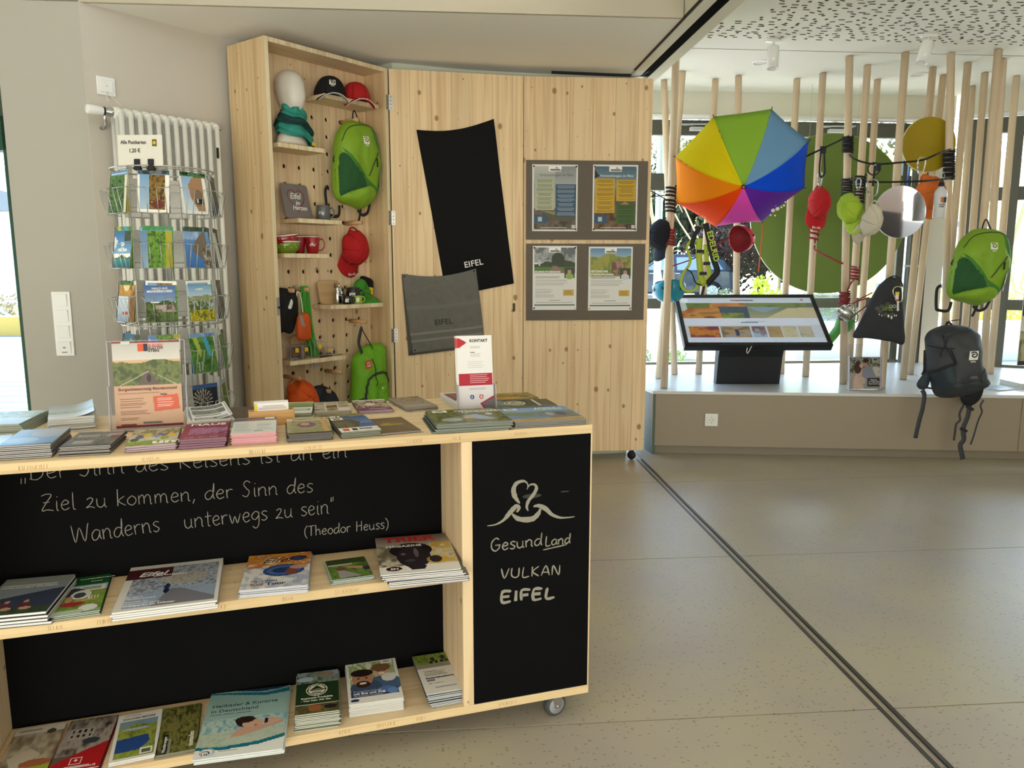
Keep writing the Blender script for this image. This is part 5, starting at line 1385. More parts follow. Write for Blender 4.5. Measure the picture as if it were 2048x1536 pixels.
def cap(name, label, mx, col, brim_col=None, under=None, group=None, crush=0.0, seed=0, sx=1.0, word=None, badge=False, strap_up=True, dome=.105, piping=None, wr=.004, tagc=True):
    """baseball cap: crown over the XY plane (z up), brim towards +y; origin at the centre of its opening"""
    t = thing(name, label, 'cap', mx=mx, group=group)
    cm = M('cotton_' + col, col, .85, bump=.4, bscale=500, var=.04, vscale=20)
    bm = M('cotton_' + (brim_col or col), brim_col or col, .85, bump=.4, bscale=500, var=.04, vscale=20)
    um = M('cotton_' + under, under, .85, bump=.4, bscale=500) if under else bm
    rx, ry = .083 * sx, .098
    def P(i, j, n=40, m=12):
        a = 2 * math.pi * j / n; e = (math.pi / 2) * i / m
        pr = math.cos(e) ** .82; ph = math.sin(e)
        seam = abs(math.sin(3 * a + .0)) ** .3
        r = pr * (.985 + .015 * seam)
        w = mnoise.noise(Vector((math.cos(a) * 2.2, math.sin(a) * 2.2, ph * 2 + seed * 3.7))) 
        d = 1 + w * (.06 + crush * .5) * (1 - .3 * ph)
        front = math.sin(a)
        hz = dome * ph * (1 - crush * .25 * (1 + w)) + (.0 if front > -.3 else .0)
        return (rx * r * math.cos(a) * d, ry * r * math.sin(a) * d, hz * (1 + .12 * front * math.cos(e)))
    for k in range(6):
        m = MB(); nj = 7
        j0 = k * 40 / 6
        m.grid([[P(i, j0 + jj * (40 / 6) / nj) for i in range(13)] for jj in range(nj + 1)][::-1])
        m.build('panel', cm, t, solid=.0016)
    m = MB(); m.lathe([(.0, .006), (.005, .005), (.0065, 0)], 10, mx=T((0, 0, P(12, 0)[2]))); m.build('button', cm, t)
    # brim: curved plate
    rows = []
    for i in range(9):
        f = i / 8
        row = []
        for j in range(17):
            a = math.pi * (.10 + .80 * j / 16)
            x0, y0 = rx * .99 * math.cos(a), ry * .99 * math.sin(a)
            x1, y1 = rx * 1.04 * math.cos(a), ry * .55 + .118 * math.sin(a) ** .8
            x, y = x0 + (x1 - x0) * f, y0 + (y1 - y0) * f
            row.append((x, y, .004 - .42 * x * x / .083 * 1.0 * (.6 + .4 * f) - .012 * f))
        rows.append(row)
    m = MB(); m.grid(rows); o = m.build('brim', bm, t, solid=.003)
    if under:
        m = MB(); m.grid([[(p[0] * .97, p[1] * .985, p[2] - .0022) for p in r] for r in rows][::-1]); m.build('brim_underside', um, t)
    if piping:
        m = MB(); m.tube([rows[-1][j] for j in range(17)], .0018, 6); m.build('brim_piping', M('piping_' + piping, piping, .6), t)
    if badge:
        p = Vector(P(4, 10)); m_ = frame(p + Vector((0, .004, .002)), (-1, 0, 0), (0, -.55, .85))
        curl_badge(t, m_, .034, white_print, cm, word='EIFEL')
    if word:
        p = Vector(rows[7][8]); text(word, .020, white_print, t, frame(p + Vector((0, -.004, .0030)), (-1, 0, 0), (0, -1, 0)), 'CENTER', bold=.0006, space=1.25)
    if strap_up:
        m = MB(); m.tube([(rx * .45, -ry * .88, .003), (rx * .25, -ry * 1.08, -.004), (0, -ry * 1.15, -.006), (-rx * .25, -ry * 1.08, -.004), (-rx * .45, -ry * .88, .003)], .006, 6, flat=(0, .3, 1)); m.build('closure_strap', cm, t)
    if tagc:
        m = MB(); m.box(-.018, .018, -.006, .006, 0, .0008); m.build('price_tag', yellow_tag, t, mx=frame((rx * .82, ry * .45, .028), (.4, -.7, .1), (0, 0, 1)))
    return t

def mug(name, label, mx, r, h, col, taper=1.0, handle=True, group=None, logo=None, word=None, rim=None, metal=False, coat=.6, inside=None):
    t = thing(name, label, 'mug', mx=mx, group=group)
    mt = M('steel_mug', 'c9c9c6', .22, metal=1.0) if metal else M('glaze_' + col, col, .25, coat=coat)
    m = MB(); rb = r * taper
    m.lathe([(0, 0), (rb * .9, 0), (rb, .004), ((rb + r) / 2 * 1.01, h * .5), (r, h - .001), (r * .96, h), (r * .93, h - .003), (rb * .92, .008), (0, .007)], 32)
    m.build('mug_body', mt, t)
    if handle:
        m = MB(); m.tube([(r * .93, 0, h * .82), (r * 1.35, 0, h * .84), (r * 1.62, 0, h * .62), (r * 1.58, 0, h * .38), (r * 1.25, 0, h * .2), (rb * .93, 0, h * .2)], .0042, 8); m.build('handle', mt, t)
    if rim:
        m = MB(); m.lathe([(r * 1.004, h * .93), (r * 1.008, h * .95), (r * 1.004, h * .965)], 32); m.build('rim_line', M('rim_' + rim, rim, .3), t)
    if logo or word:
        a0 = -1.9
        mm = frame((r * 1.01 * math.cos(a0), r * 1.01 * math.sin(a0), h * .48), (-math.sin(a0), math.cos(a0), 0), (0, 0, 1))
        if logo: curl_badge(t, mm, logo, white_print, mt)
        if word: text(word, .018, white_print, t, mm @ T((0, -.005, .001)), 'CENTER', shear=.3)
    return t

# ================================================================== THE WOODEN CABINET WITH FOLD-OUT PANELS
C0 = Vector((-1.175, 3.846, 0)); UX = Vector((.6145, .789, 0)).normalized(); UY = Vector((-UX.y, UX.x, 0))
KM = frame(C0, UX, UY)
def cab(px, py, y=.0):
    q = on_plane(px, py, tuple((C0 + UY * y)[:2]), tuple(UX[:2]))
    return Vector(((q - C0).dot(UX), y, q.z))
ply_edge = wood('plywood_edge_pale', 'Z', 'X', 'e8d8b4', 'b9935f', .03, 0, .2)
wood_cab = wood('spruce_cabinet_side', 'Z', 'Y', 'dfc498', 'b88f60', .11, 1.1)
wood_peg = wood('spruce_pegboard', 'Z', 'X', 'e8cda6', 'c49c70', .115, 1.0)
wood_shelf = wood('spruce_shelf', 'X', 'Y', 'e6cea6', 'c49f6c', .2, .5)
cabinet = thing('display_cabinet', 'tall open wooden display cabinet with a pegboard back', 'cabinet', mx=KM)
CW, CD, ZC0, ZC1 = .791, .31, .06, 2.28
def cboard(name, x0, x1, y0, y1, z0, z1, mat, front=True):
    m = MB(); m.box(x0, x1, y0, y1, z0, z1); o = m.build(name, [mat, ply_edge], cabinet, bevel=.001)
    if front: o.data.polygons[2].material_index = 1
    return o
cboard('side_board', 0, .022, 0, CD, ZC0, ZC1, wood_cab); cboard('side_board', CW - .022, CW, 0, CD, ZC0, ZC1, wood_cab)
cboard('top_board', .022, CW - .022, 0, CD, ZC1 - .022, ZC1, wood_shelf); cboard('bottom_board', .022, CW - .022, 0, CD, ZC0, ZC0 + .022, wood_shelf)
# pegboard with real drilled holes
m = MB(); hx0, hz0, dx, dz, hr = .115, .355, .0948, .0905, .0125
X0, X1, Z0, Z1 = .022, CW - .022, ZC0 + .022, ZC1 - .022
nx = 7; nz = 19
def cellpts(x0, x1, z0, z1, y): return [(x0, y, z0), ((x0 + x1) / 2, y, z0), (x1, y, z0), (x1, y, (z0 + z1) / 2), (x1, y, z1), ((x0 + x1) / 2, y, z1), (x0, y, z1), (x0, y, (z0 + z1) / 2)]
xs = [X0] + [hx0 + dx * (i + .5) for i in range(nx - 1)] + [X1]
zs = [Z0] + [hz0 + dz * (j + .5) for j in range(nz - 1)] + [Z1]
for i in range(nx):
    for j in range(nz):
        cx_, cz_ = hx0 + dx * i, hz0 + dz * j
        ou = cellpts(xs[i], xs[i + 1], zs[j], zs[j + 1], .17)
        inn = [(cx_ + hr * math.cos(a), .17, cz_ + hr * math.sin(a)) for a in [math.radians(-135 + 22.5 * k) for k in range(16)]]
        bk = [(p[0], .186, p[2]) for p in inn]
        o = len(m.v); m.v += ou + inn + bk
        for k in range(8):
            k2 = (k + 1) % 8
            m.f += [(o + k, o + k2, o + 8 + (2 * k + 1) % 16), (o + k, o + 8 + (2 * k + 1) % 16, o + 8 + 2 * k), (o + k2, o + 8 + (2 * k + 2) % 16, o + 8 + (2 * k + 1) % 16)]
            m.m += [0] * 3; m.s += [False] * 3
        for k in range(16):
            k2 = (k + 1) % 16
            m.f.append((o + 8 + k, o + 8 + k2, o + 24 + k2, o + 24 + k)); m.m.append(0); m.s.append(True)
m.build('pegboard', wood_peg, cabinet)
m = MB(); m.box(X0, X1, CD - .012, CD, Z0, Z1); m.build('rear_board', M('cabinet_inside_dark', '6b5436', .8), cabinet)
for x, y in ((.06, .05), (CW - .06, .05), (.06, CD - .05), (CW - .06, CD - .05)):
    m = MB(); m.lathe([(.003, -.012), (.028, -.012), (.03, -.008), (.03, .008), (.028, .012), (.003, .012)], 18, mx=T((x, y, .03)) @ RX(90)); m.box(x - .015, x + .015, y - .015, y + .015, .045, .06); m.build('caster', black_m, cabinet)
def cshelf(x0, x1, zt):
    m = MB(); m.box(x0, x1, .008, .1695, zt - .022, zt); o = m.build('shelf', [wood_shelf, ply_edge], cabinet, bevel=.001); o.data.polygons[2].material_index = 1
SA, SB, SCz, SD, SE, SF = 2.078, 1.800, 1.440, 1.263, .992, .716
cshelf(.355, .727, SA); cshelf(.060, .345, SB); cshelf(.163, .441, SCz); cshelf(.066, .347, SD); cshelf(.352, .722, SE); cshelf(.074, .443, SF)
dowel = wood('beech_dowel', 'Y', 'X', 'cfa577', 'a9805a', 1.0, 0, 0)
pegs = {'pack': (.598, 1.984), 'redcap': (.602, 1.437), 'shirt': (.132, 1.075), 'lany': (.228, 1.077), 'tote': (.610, .888), 'free': (.425, .618), 'orange': (.152, .617), 'navy': (.342, .524)}
for k, (x, z) in pegs.items():
    m = MB(); m.cyl((x, .186, z), (x, .035, z), .0115, 14); m.build('peg', dowel, cabinet)
hinge_m = M('hinge_nickel', 'b5b2aa', .35, metal=.8)
def hinge(parent, x, z, y=-.001):
    m = MB(); m.box(x - .011, x + .011, y - .0015, y, z - .04, z + .04, 0)
    for k in (-.03, -.01, .01, .03): m.lathe([(0, 0), (.0028, 0)], 8, 1, mx=T((x, y - .0018, z + k)) @ RX(90))
    m.build('hinge', [hinge_m, M('hole_dark')], parent)
hinge(cabinet, CW - .008, 2.10); hinge(cabinet, CW - .008, 1.47); hinge(cabinet, CW - .008, .80)
m = MB(); m.box(.003, .020, -.0015, 0, .955, 1.045); m.box(.008, .014, -.014, -.0015, .99, 1.0, 1); m.build('lock_plate', [hinge_m, black_m], cabinet)
m = MB(); m.lathe([(0, 0), (.008, 0), (.007, .003), (0, .004)], 14, mx=T((0, .10, .985)) @ RY(-90)); m.build('cam_screw', hinge_m, cabinet)

# fold-out panels
wood_pan1 = wood('spruce_panel', 'Z', 'X', 'efd3a8', 'c9a072', .118, 1.25, .8)
wood_pan2 = wood('spruce_panel_second', 'Z', 'X', 'ebcfa5', 'c59c6e', .135, 1.3, .8)
pA, pB, pC = Vector((-.689, 4.47, 0)), Vector((.066, 4.640, 0)), Vector((.825, 4.699, 0))
def panel_frame(a, b):
    x = (b - a).normalized(); return frame(a, x, Vector((-x.y, x.x, 0))), (b - a).length
M1, L1 = panel_frame(pA, pB); M2, L2 = panel_frame(pB, pC)
pan1 = thing('folding_panel', 'tall spruce panel with the two towels pinned to it', 'wooden panel', mx=M1)
m = MB(); m.box(.006, L1 - .001, 0, .022, .06, 2.28); m.build('board', wood_pan1, pan1, bevel=.001)
hinge(pan1, .014, 2.10); hinge(pan1, .014, 1.47); hinge(pan1, .014, .80)
m = MB(); m.prism([(.718 + .008 * math.cos(a), .955 + (.018 if math.sin(a) > 0 else -.018) + .008 * math.sin(a)) for a in np.linspace(0, 2 * math.pi, 20, endpoint=False)], -.001, .0, 'Y'); m.build('finger_pull', M('slot_shadow', '5b4a32', .8), pan1)
pan2 = thing('folding_panel', 'tall spruce panel with the two grey notice boards, ending at the diagonal floor rail', 'wooden panel', mx=M2)
m = MB(); m.box(.002, L2, 0, .022, .06, 2.28); m.build('board', wood_pan2, pan2, bevel=.001)
for par, x in ((pan2, L2 - .075), (pan1, .35)):
    m = MB(); m.lathe([(.002, -.014), (.022, -.013), (.027, -.006), (.027, .006), (.022, .013), (.002, .014)], 20, mx=T((x, .011, .027)) @ RZ(-35) @ RX(90)); m.box(x - .012, x + .012, .0, .022, .045, .06); m.build('caster', black_m, par)
def loc(Mx, px, py, y=0.0):
    o = Mx @ Vector((0, y, 0)); x = (Mx.to_3x3() @ Vector((1, 0, 0)))
    q = on_plane(px, py, (o.x, o.y), (x.x, x.y))
    return Mx.inverted() @ q
# towels
def towel(name, label, Mx, corners, mat, sag, y0, bands=(), seed=1, under=None):
    t = thing(name, label, 'towel', mx=Mx)
    c = [loc(Mx, *p) for p in corners]   # TL TR BR BL
    nx_, nz_ = 34, 44
    def pt(u, v, off=0):
        a = c[0].lerp(c[1], u); b = c[3].lerp(c[2], u); p = a.lerp(b, v)
        s = math.sin(math.pi * u) * (1 - v) ** 2 * sag
        fold = math.sin(u * 9 + v * 2.5 + seed) * .0025 + mnoise.noise(Vector((u * 4, v * 5, seed))) * .005
        e = .001 if (u in (0, 1) and v in (0, 1)) else 0
        return (p.x + math.sin(v * 5 + seed) * .002 * (u - .5), y0 - .004 - fold * 1.2 - .004 * math.sin(math.pi * u) - off, p.z - s)
    m = MB(); m.grid([[pt(i / nx_, j / nz_) for j in range(nz_ + 1)] for i in range(nx_ + 1)][::-1]); m.build('cloth', mat, t, solid=.0045)
    for v0, v1, bm_ in bands:
        m = MB(); m.grid([[pt(.006 + .988 * i / nx_, v0 + (v1 - v0) * j, .0032) for j in (0, 1)] for i in range(nx_ + 1)][::-1]); m.build('woven_band', bm_, t)
    for u, v in ((.03, .025), (.97, .025), (.04, .965), (.93, .95)):
        if name == 'bath_towel' and v > .5: continue
        p = pt(u, v, .004); m = MB(); m.lathe([(0, .004), (.004, .003), (.005, 0)], 10, mx=T(p) @ RX(90)); m.build('pin', black_m, t)
    return t, pt
terry_k = M('terry_black', '070708', .95, bump=.8, bscale=260)
terry_g = M('terry_grey', '6f6d67', .95, bump=.9, bscale=260, var=.07, vscale=30)
def towel_word(t, pt, u, v, size, mat, du=.1):
    a, b = Vector(pt(u, v, .0035)), Vector(pt(u + du, v, .0035)); x = (b - a).normalized()
    text('EIFEL', size, mat, t, frame(a, x, (0, 0, 1)), extrude=.0015, bold=.0006, sx=1.0, space=1.08)
t, f = towel('bath_towel', 'long black towel with white word EIFEL pinned aslant on the panel', M1, [(833, 260), (987, 238), (1027, 567), (893, 594)], terry_k, .03, -.001, seed=2)
towel_word(t, f, .32, .845, .048, white_print)
band_g = M('band_grey', '85837c', .9)
t, f = towel('hand_towel', 'grey towel with dark word EIFEL and two woven bands, overlapping the black towel', M1, [(803, 548), (951, 537), (969, 688), (824, 706)], terry_g, .028, -.014, bands=((.745, .775, band_g), (.835, .865, band_g), (.40, .45, M('band_grey_dim', '75736d', .95))), seed=5)
towel_word(t, f, .35, .67, .045, M('thread_dark', '3c3b3c', .9))
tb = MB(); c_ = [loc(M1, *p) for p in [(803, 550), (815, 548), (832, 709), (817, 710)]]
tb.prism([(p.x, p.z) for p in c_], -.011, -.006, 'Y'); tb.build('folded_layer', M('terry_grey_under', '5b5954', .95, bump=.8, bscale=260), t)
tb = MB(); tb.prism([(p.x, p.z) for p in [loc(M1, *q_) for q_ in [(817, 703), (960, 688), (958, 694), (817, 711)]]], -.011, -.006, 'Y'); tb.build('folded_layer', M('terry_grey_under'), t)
# notice boards and posters
felt = M('felt_taupe', '6d645a', .95, bump=.5, bscale=300, var=.05, vscale=120)
def board(label, corners):
    c = [loc(M2, *p) for p in corners]
    x0, x1 = (c[0].x + c[3].x) / 2, (c[1].x + c[2].x) / 2; z1, z0 = (c[0].z + c[1].z) / 2, (c[2].z + c[3].z) / 2
    x1 = min(x1, L2 - .006)
    m = MB(); m.box(x0, x1, -.0105, -.0005, z0, z1)
    o = m.build('notice_board', felt, bevel=.001, mx=M2); tag(o, label, 'notice board'); return o
b1 = board('upper grey felt notice board with two event posters', [(1052, 320), (1296, 323), (1291, 480), (1052, 479)])
b2 = board('lower grey felt notice board with two guided walk posters', [(1052, 487), (1291, 488), (1285, 640), (1052, 640)])
def poster(label, corners, art, texts=(), pins=('1d5a32', '16181c', 'd8d8d6', '2c4468'), rot=0):
    c = [loc(M2, *p) for p in corners]
    cx_ = sum(p.x for p in c) / 4; cz_ = sum(p.z for p in c) / 4
    w_ = ((c[1].x - c[0].x) + (c[2].x - c[3].x)) / 2; h_ = ((c[0].z - c[3].z) + (c[1].z - c[2].z)) / 2
    mx = M2 @ T((cx_, -.0125, cz_)) @ RX(90) @ RZ(rot)
    t = thing('poster', label, 'poster', mx=mx)
    link('printed_sheet', art.mesh('poster', w_ * .93, h_ * .95, print_m), t, T((0, 0, .0006)))
    m = MB(); m.box(-w_ / 2, w_ / 2, -h_ / 2, h_ / 2, -.0012, 0); m.build('sleeve', M('poster_white', 'e4e2de', .35, coat=.4), t, bevel=.0005)
    for (s, x, y, size, col, *rest) in texts:
        text(s, size, M('ink_' + col, col, .5), t, T(((x - .5) * w_ * .93, (.5 - y) * h_ * .95, .001)), extrude=.0001, **(rest[0] if rest else {}))
    for (sx_, sy_), pc in zip(((-1, 1), (1, 1), (-1, -1), (1, -1)), pins):
        m = MB(); m.lathe([(0, .006), (.0045, .005), (.0055, 0)], 10, mx=T((sx_ * w_ * .465, sy_ * h_ * .472, 0))); m.build('pin', M('pin_' + pc, pc, .4), t)
def blocks(a, x0, y0, x1, y1, col, ink, n, seed):
    a.rect(x0, y0, x1, y1, col); rs = np.random.RandomState(seed); st = (y1 - y0 - .03) / n
    for i in range(n):
        y = y0 + .02 + i * st
        if i % 4 == 3: continue
        cx_ = (x0 + x1) / 2; hw = (x1 - x0) * (.3 + .16 * rs.rand()) if i % 4 else (x1 - x0) * .42
        a.rect(cx_ - hw, y, cx_ + hw, y + st * .5, ink, .75)
a = Art(72, 110, '8e99a0').grad(0, 0, 1, .35, 'c3bfb5', '8d98a0'); a.grad(.5, 0, 1, .3, '8c8f8f', 'a5a9a8'); a.grad(0, .35, 1, .7, '9b9d99', 'a8a390'); a.blot(0, .66, 1, 1, ['2a221c', '4c4036', '6b5e50'], 6, 6); a.poly([(.1, .68), (.55, .78), (1, .78), (1, .85), (.4, .85)], '57543f'); a.poly([(.15, .70), (.5, .72), (.5, .77)], '8b8a5a')
blocks(a, .03, .19, .48, .69, 'b4b79b', '6a6c5a', 27, 3); blocks(a, .52, .28, 1, .79, '36536a', 'a5b1bb', 27, 4); a.rect(.0, .76, .3, .9, '36536a'); a.rect(.1, .80, .2, .875, 'b5bfc5'); a.rect(.9, .93, .98, .985, 'c9c9c4'); a.logo_box(.5, 0, .3, .08)
poster('poster of events in March with a pale and a blue text block, upper left', [(1065, 328), (1156, 331), (1153, 463), (1063, 462)], a, [('Veranstaltungen im März', .12, .155, .0200, '4a4a4c', {'shear': .3}), ('VULKANEIFEL', .38, .075, .0125, '5b5550', {'bold': .0003}), ('www.gesundland-vulkaneifel.de/events', .16, .978, .0100, 'e3e0da', {'bold': .0002})])
a = Art(72, 110, '5d6f78').grad(0, 0, 1, .35, '4e6878', '8296a0'); a.poly([(0, .05), (.12, .15), (0, .2)], '2e2c2c'); a.grad(0, .35, 1, .65, '6d7a7c', '54452f'); a.blot(0, .6, 1, 1, ['2a1d16', '54402e', '7a5c40'], 9, 6); a.poly([(.5, .64), (.75, .55), (.92, .64)], 'a5814c')
blocks(a, .02, .19, .49, .74, 'c9a22e', '6b5722', 30, 5); blocks(a, .53, .21, .99, .55, 'c9a22e', '6b5722', 18, 6); blocks(a, .53, .60, .99, .91, '45622f', '2c401f', 15, 7); a.rect(0, .76, .3, .9, '36536a'); a.rect(.1, .80, .2, .875, 'b5bfc5'); a.rect(.9, .93, .98, .985, 'c9c9c4'); a.logo_box(.5, 0, .3, .08)
poster('poster of events in March with yellow and green text blocks, upper right', [(1186, 329), (1276, 331), (1272, 463), (1183, 462)], a, [('Veranstaltungen im März', .12, .165, .0200, 'e9e9e6', {'shear': .3}), ('VULKANEIFEL', .38, .075, .0125, '5b5550', {'bold': .0003}), ('www.gesundland-vulkaneifel.de/events', .16, .978, .0100, 'e3e0da', {'bold': .0002})], pins=('b5362f', 'd9d9d6', '16181c', '1d4a2c'))
def walk_poster(seed, castle):
    a = Art(76, 110, 'dedcd8')
    if castle: a.grad(0, 0, 1, .15, '5d86b0', '9ab2bf'); a.hills(.12, .05, 4, ['54632a', '7d8a36', '9c9a48'], y1=.46); a.poly([(.5, .42), (.58, .25), (.7, .14), (.8, .25), (.9, .4)], '8d6a55', .85); a.blot(.52, .22, .85, .44, ['8d6a55', 'b08d74', '6d5040'], 6, 8)
    else: a.grad(0, 0, 1, .25, '74787a', 'a0a4a3'); a.blot(0, 0, 1, .2, ['7d8284', 'aaadad', '64696b'], 3, 5); a.hills(.24, .05, 5, ['1f2a18', '33441f'], y1=.36); a.ell(.58, .2, .16, .12, '2c3a20'); a.rect(0, .32, 1, .42, '56752c'); a.poly([(.45, .3), (.55, .3), (.8, .42), (.35, .42)], '8a6f5a'); a.rect(.11, .2, .15, .3, 'c3c9cc')
    a.rect(.74, .33, .99, .50, '38412c'); a.ell(.86, .40, .05, .04, 'b98a72'); a.ell(.86, .47, .1, .05, '8ba84a' if not castle else 'c9ccd0')
    a.rect(0, .42 if not castle else .46, .72, .43 if not castle else .47, 'dedcd8')
    a.lines(.02, .47, .7, .51, 2, '7a7875', .5, rag=.2); a.lines(.02, .53, .98, .64, 7, 'a9a7a3', .4); a.lines(.02, .68, .5, .84, 10, 'a9a7a3', .4); a.rect(.71, .69, .98, .79, 'c9a63a'); a.lines(.74, .71, .95, .78, 4, '8f7430', .4); a.lines(.36, .86, .64, .875, 1, '6b6966', .8, rag=0); a.lines(.05, .90, .95, .907, 1, '8a8885', .8, rag=0); a.rect(.0, .935, 1, .955, '2c5234'); a.logo_box(.5, 0, .3, .08)
    return a
poster('park walk poster with a dark cloudy sky and fountain, lower left', [(1066, 491), (1154, 493), (1151, 620), (1064, 619)], walk_poster(1, False), [('ERLEBNIS-SPAZIERGANG', .01, .41, .0140, 'f0f0ee', {'bold': .0005}), ('VULKANEIFEL', .38, .075, .0115, '5b5550', {'bold': .0003})], pins=('16181c', '16181c', '2c4488', 'd8d8d6'))
poster('old town tour poster with a castle on wooded hills, lower right', [(1177, 493), (1265, 494), (1262, 621), (1175, 620)], walk_poster(2, True), [('HISTORISCHER', .01, .395, .0160, 'f0f0ee', {'bold': .0005}), ('STADTRUNDGANG', .01, .445, .0160, 'f0f0ee', {'bold': .0005}), ('VULKANEIFEL', .38, .075, .0115, '5b5550', {'bold': .0003})], pins=('d8d8d6', 'e4e4e2', 'c9b92c', 'b5362f'))

# ------------------------------------------------------------------ goods in the cabinet
def K(x, y, z, rz=0): return KM @ T((x, y, z)) @ RZ(rz)
# mannequin head
h = cab(578, 283, .085)
t = thing('mannequin_head', 'featureless white mannequin head on the upper left shelf', 'mannequin', mx=K(.205, .09, SB + .0005, 18))
secs = [(0, .105, .062, 0, 0), (.012, .108, .064, 0, 0), (.05, .095, .056, 0, 0), (.075, .06, .046, 0, .004), (.10, .038, .04, 0, .008), (.15, .036, .039, 0, .006), (.168, .040, .045, 0, 0), (.185, .050, .058, 0, -.008), (.215, .062, .078, 0, -.008), (.25, .072, .089, 0, -.004), (.29, .078, .094, 0, 0), (.33, .075, .091, 0, .003), (.36, .062, .076, 0, .005), (.378, .042, .052, 0, .006), (.388, .018, .022, 0, .006), (.390, .002, .002, 0, .006)]
secs = [(z * .96, rx * (.84 if z > .16 else 1), ry * (.86 if z > .16 else 1), cx_, cy_) for z, rx, ry, cx_, cy_ in secs]
vs_, fs_ = [], []; n_ = 32
for z, rx, ry, cx_, cy_ in secs:
    for j in range(n_):
        a = 2 * math.pi * j / n_; x, y = cx_ + rx * math.cos(a), cy_ + ry * math.sin(a)
        fr = max(0, -math.sin(a)) ** 8
        nose = .010 * fr * math.exp(-((z - .235) / .016) ** 2) * max(0, math.cos((a + math.pi / 2) * 2)); brow = -.004 * fr * math.exp(-((z - .262) / .012) ** 2); chin = .004 * fr * math.exp(-((z - .19) / .012) ** 2)
        vs_.append((x, y - nose - brow - chin, z))
for k in range(len(secs) - 1):
    for j in range(n_): fs_.append((k * n_ + j, k * n_ + (j + 1) % n_, (k + 1) * n_ + (j + 1) % n_, (k + 1) * n_ + j))
fs_ += [tuple(range(n_))[::-1], tuple(range((len(secs) - 1) * n_, len(secs) * n_))]
m = MB(); m.add(vs_, fs_, 0, True); m.build('bust', M('mannequin_white', 'd6cfc2', .32), t, sub=1)
t = thing('tube_scarf', 'crumpled teal tube scarf with dark pattern around the mannequin neck', 'scarf', mx=K(.215, .086, SB + .05, 18))
teal = M('jersey_teal', '2f8f80', .8, bump=.3, bscale=400); dteal = M('jersey_dark_teal', '0e3b3a', .8, bump=.3, bscale=400)
def scarf(z0, z1, f0, f1, name, mat, extra=0):
    rows = []
    for i in range(10):
        v = i / 9; row = []
        for j in range(49):
            a = 2 * math.pi * j / 48
            z = z0 + (z1 - z0) * v; g = f0 + (f1 - f0) * v
            w_ = mnoise.noise(Vector((math.cos(a) * 1.6, math.sin(a) * 1.6, z * 22))) * .026 + .006 * math.sin(z * 190 + 2 * a)
            rx = g + w_ + extra + .022 * max(0, math.cos(a)); ry = g * .72 + w_ + extra
            row.append((rx * math.cos(a), ry * math.sin(a), z - .028 * math.cos(a) + .010 * math.sin(3 * a)))
        rows.append(row)
    m = MB(); m.grid(rows); return m.build(name, mat, t, solid=.002)
scarf(-.02, .045, .098, .095, 'lower_fold', teal); scarf(.03, .075, .104, .082, 'printed_band', dteal, .004); scarf(.065, .125, .080, .052, 'upper_fold', teal)
m = MB(); m.box(-.017, .017, -.008, .008, 0, .001); m.build('price_tag', yellow_tag, t, mx=T((.03, -.095, -.036)) @ RX(84))
cap('cap', 'black cap with a white curl emblem and grey under-brim on the top shelf', K(.455, .088, SA + .003, 150), '0c0c0f', under='b9b4a8', badge=True, piping='e4e2dc', strap_up=False)
cap('cap', 'red cap with white brim piping standing beside the black cap on the top shelf', K(.628, .088, SA + .003, 155), 'b31a1c', piping='f0e6e2', strap_up=False, word='EIFEL')
p = pegs['pack']
green_backpack('backpack', 'lime green backpack hanging from a peg inside the wooden cabinet', 'backpack', KM @ T((p[0] + .0, .075, p[1] - .002)) @ RX(90) @ RZ(4) @ Matrix.Diagonal((.93, 1.0, .78, 1)))
t = bpy.data.objects['backpack']
# heart sign
c = cab(595, 400, .12)
t = thing('heart_sign', 'grey square sign with a red outlined heart and white script', 'sign', mx=KM @ T((.232, .085, SCz + .001)) @ RZ(8) @ RX(-13))
m = MB()
rr = [(.078 * sx_ + .016 * math.cos(a) * 1, .0 + zc + .016 * math.sin(a)) for sx_, zc, a0 in ((1, .018, -90), (1, .168, 0), (-1, .168, 90), (-1, .018, 180)) for a in [math.radians(a0 + k * 22.5) for k in range(5)]]
m.prism(rr, 0, .006, 'Y'); m.build('plate', M('slate_grey_print', '7d7473', .4), t, bevel=.001)
m = MB(); pts = []
for k in range(41):
    a = 2 * math.pi * k / 40; pts.append((.0042 * 16 * math.sin(a) ** 3 * .86, .104 + .0042 * .95 * (13 * math.cos(a) - 5 * math.cos(2 * a) - 2 * math.cos(3 * a) - math.cos(4 * a))))
ribbon(m, [Vector((x, z, 0)) for x, z in pts], .0045); m.build('heart_outline', M('print_crimson', '8a2038', .4), t, mx=T((0, -.0008, 0)) @ RX(90))
for s, x, z, sz in (('Eifel', -.045, .105, .045), ('im', -.012, .075, .030), ('Herzen', -.040, .048, .034)):
    text(s, sz, white_print, t, T((x, -.0012, z)) @ RX(90), shear=.3, bold=.0006)
mug('mug', 'grey mug with a small white script beside the heart sign', K(.372, .075, SCz + .0005, -35), .036, .078, '5b5f60', word='Eifel')
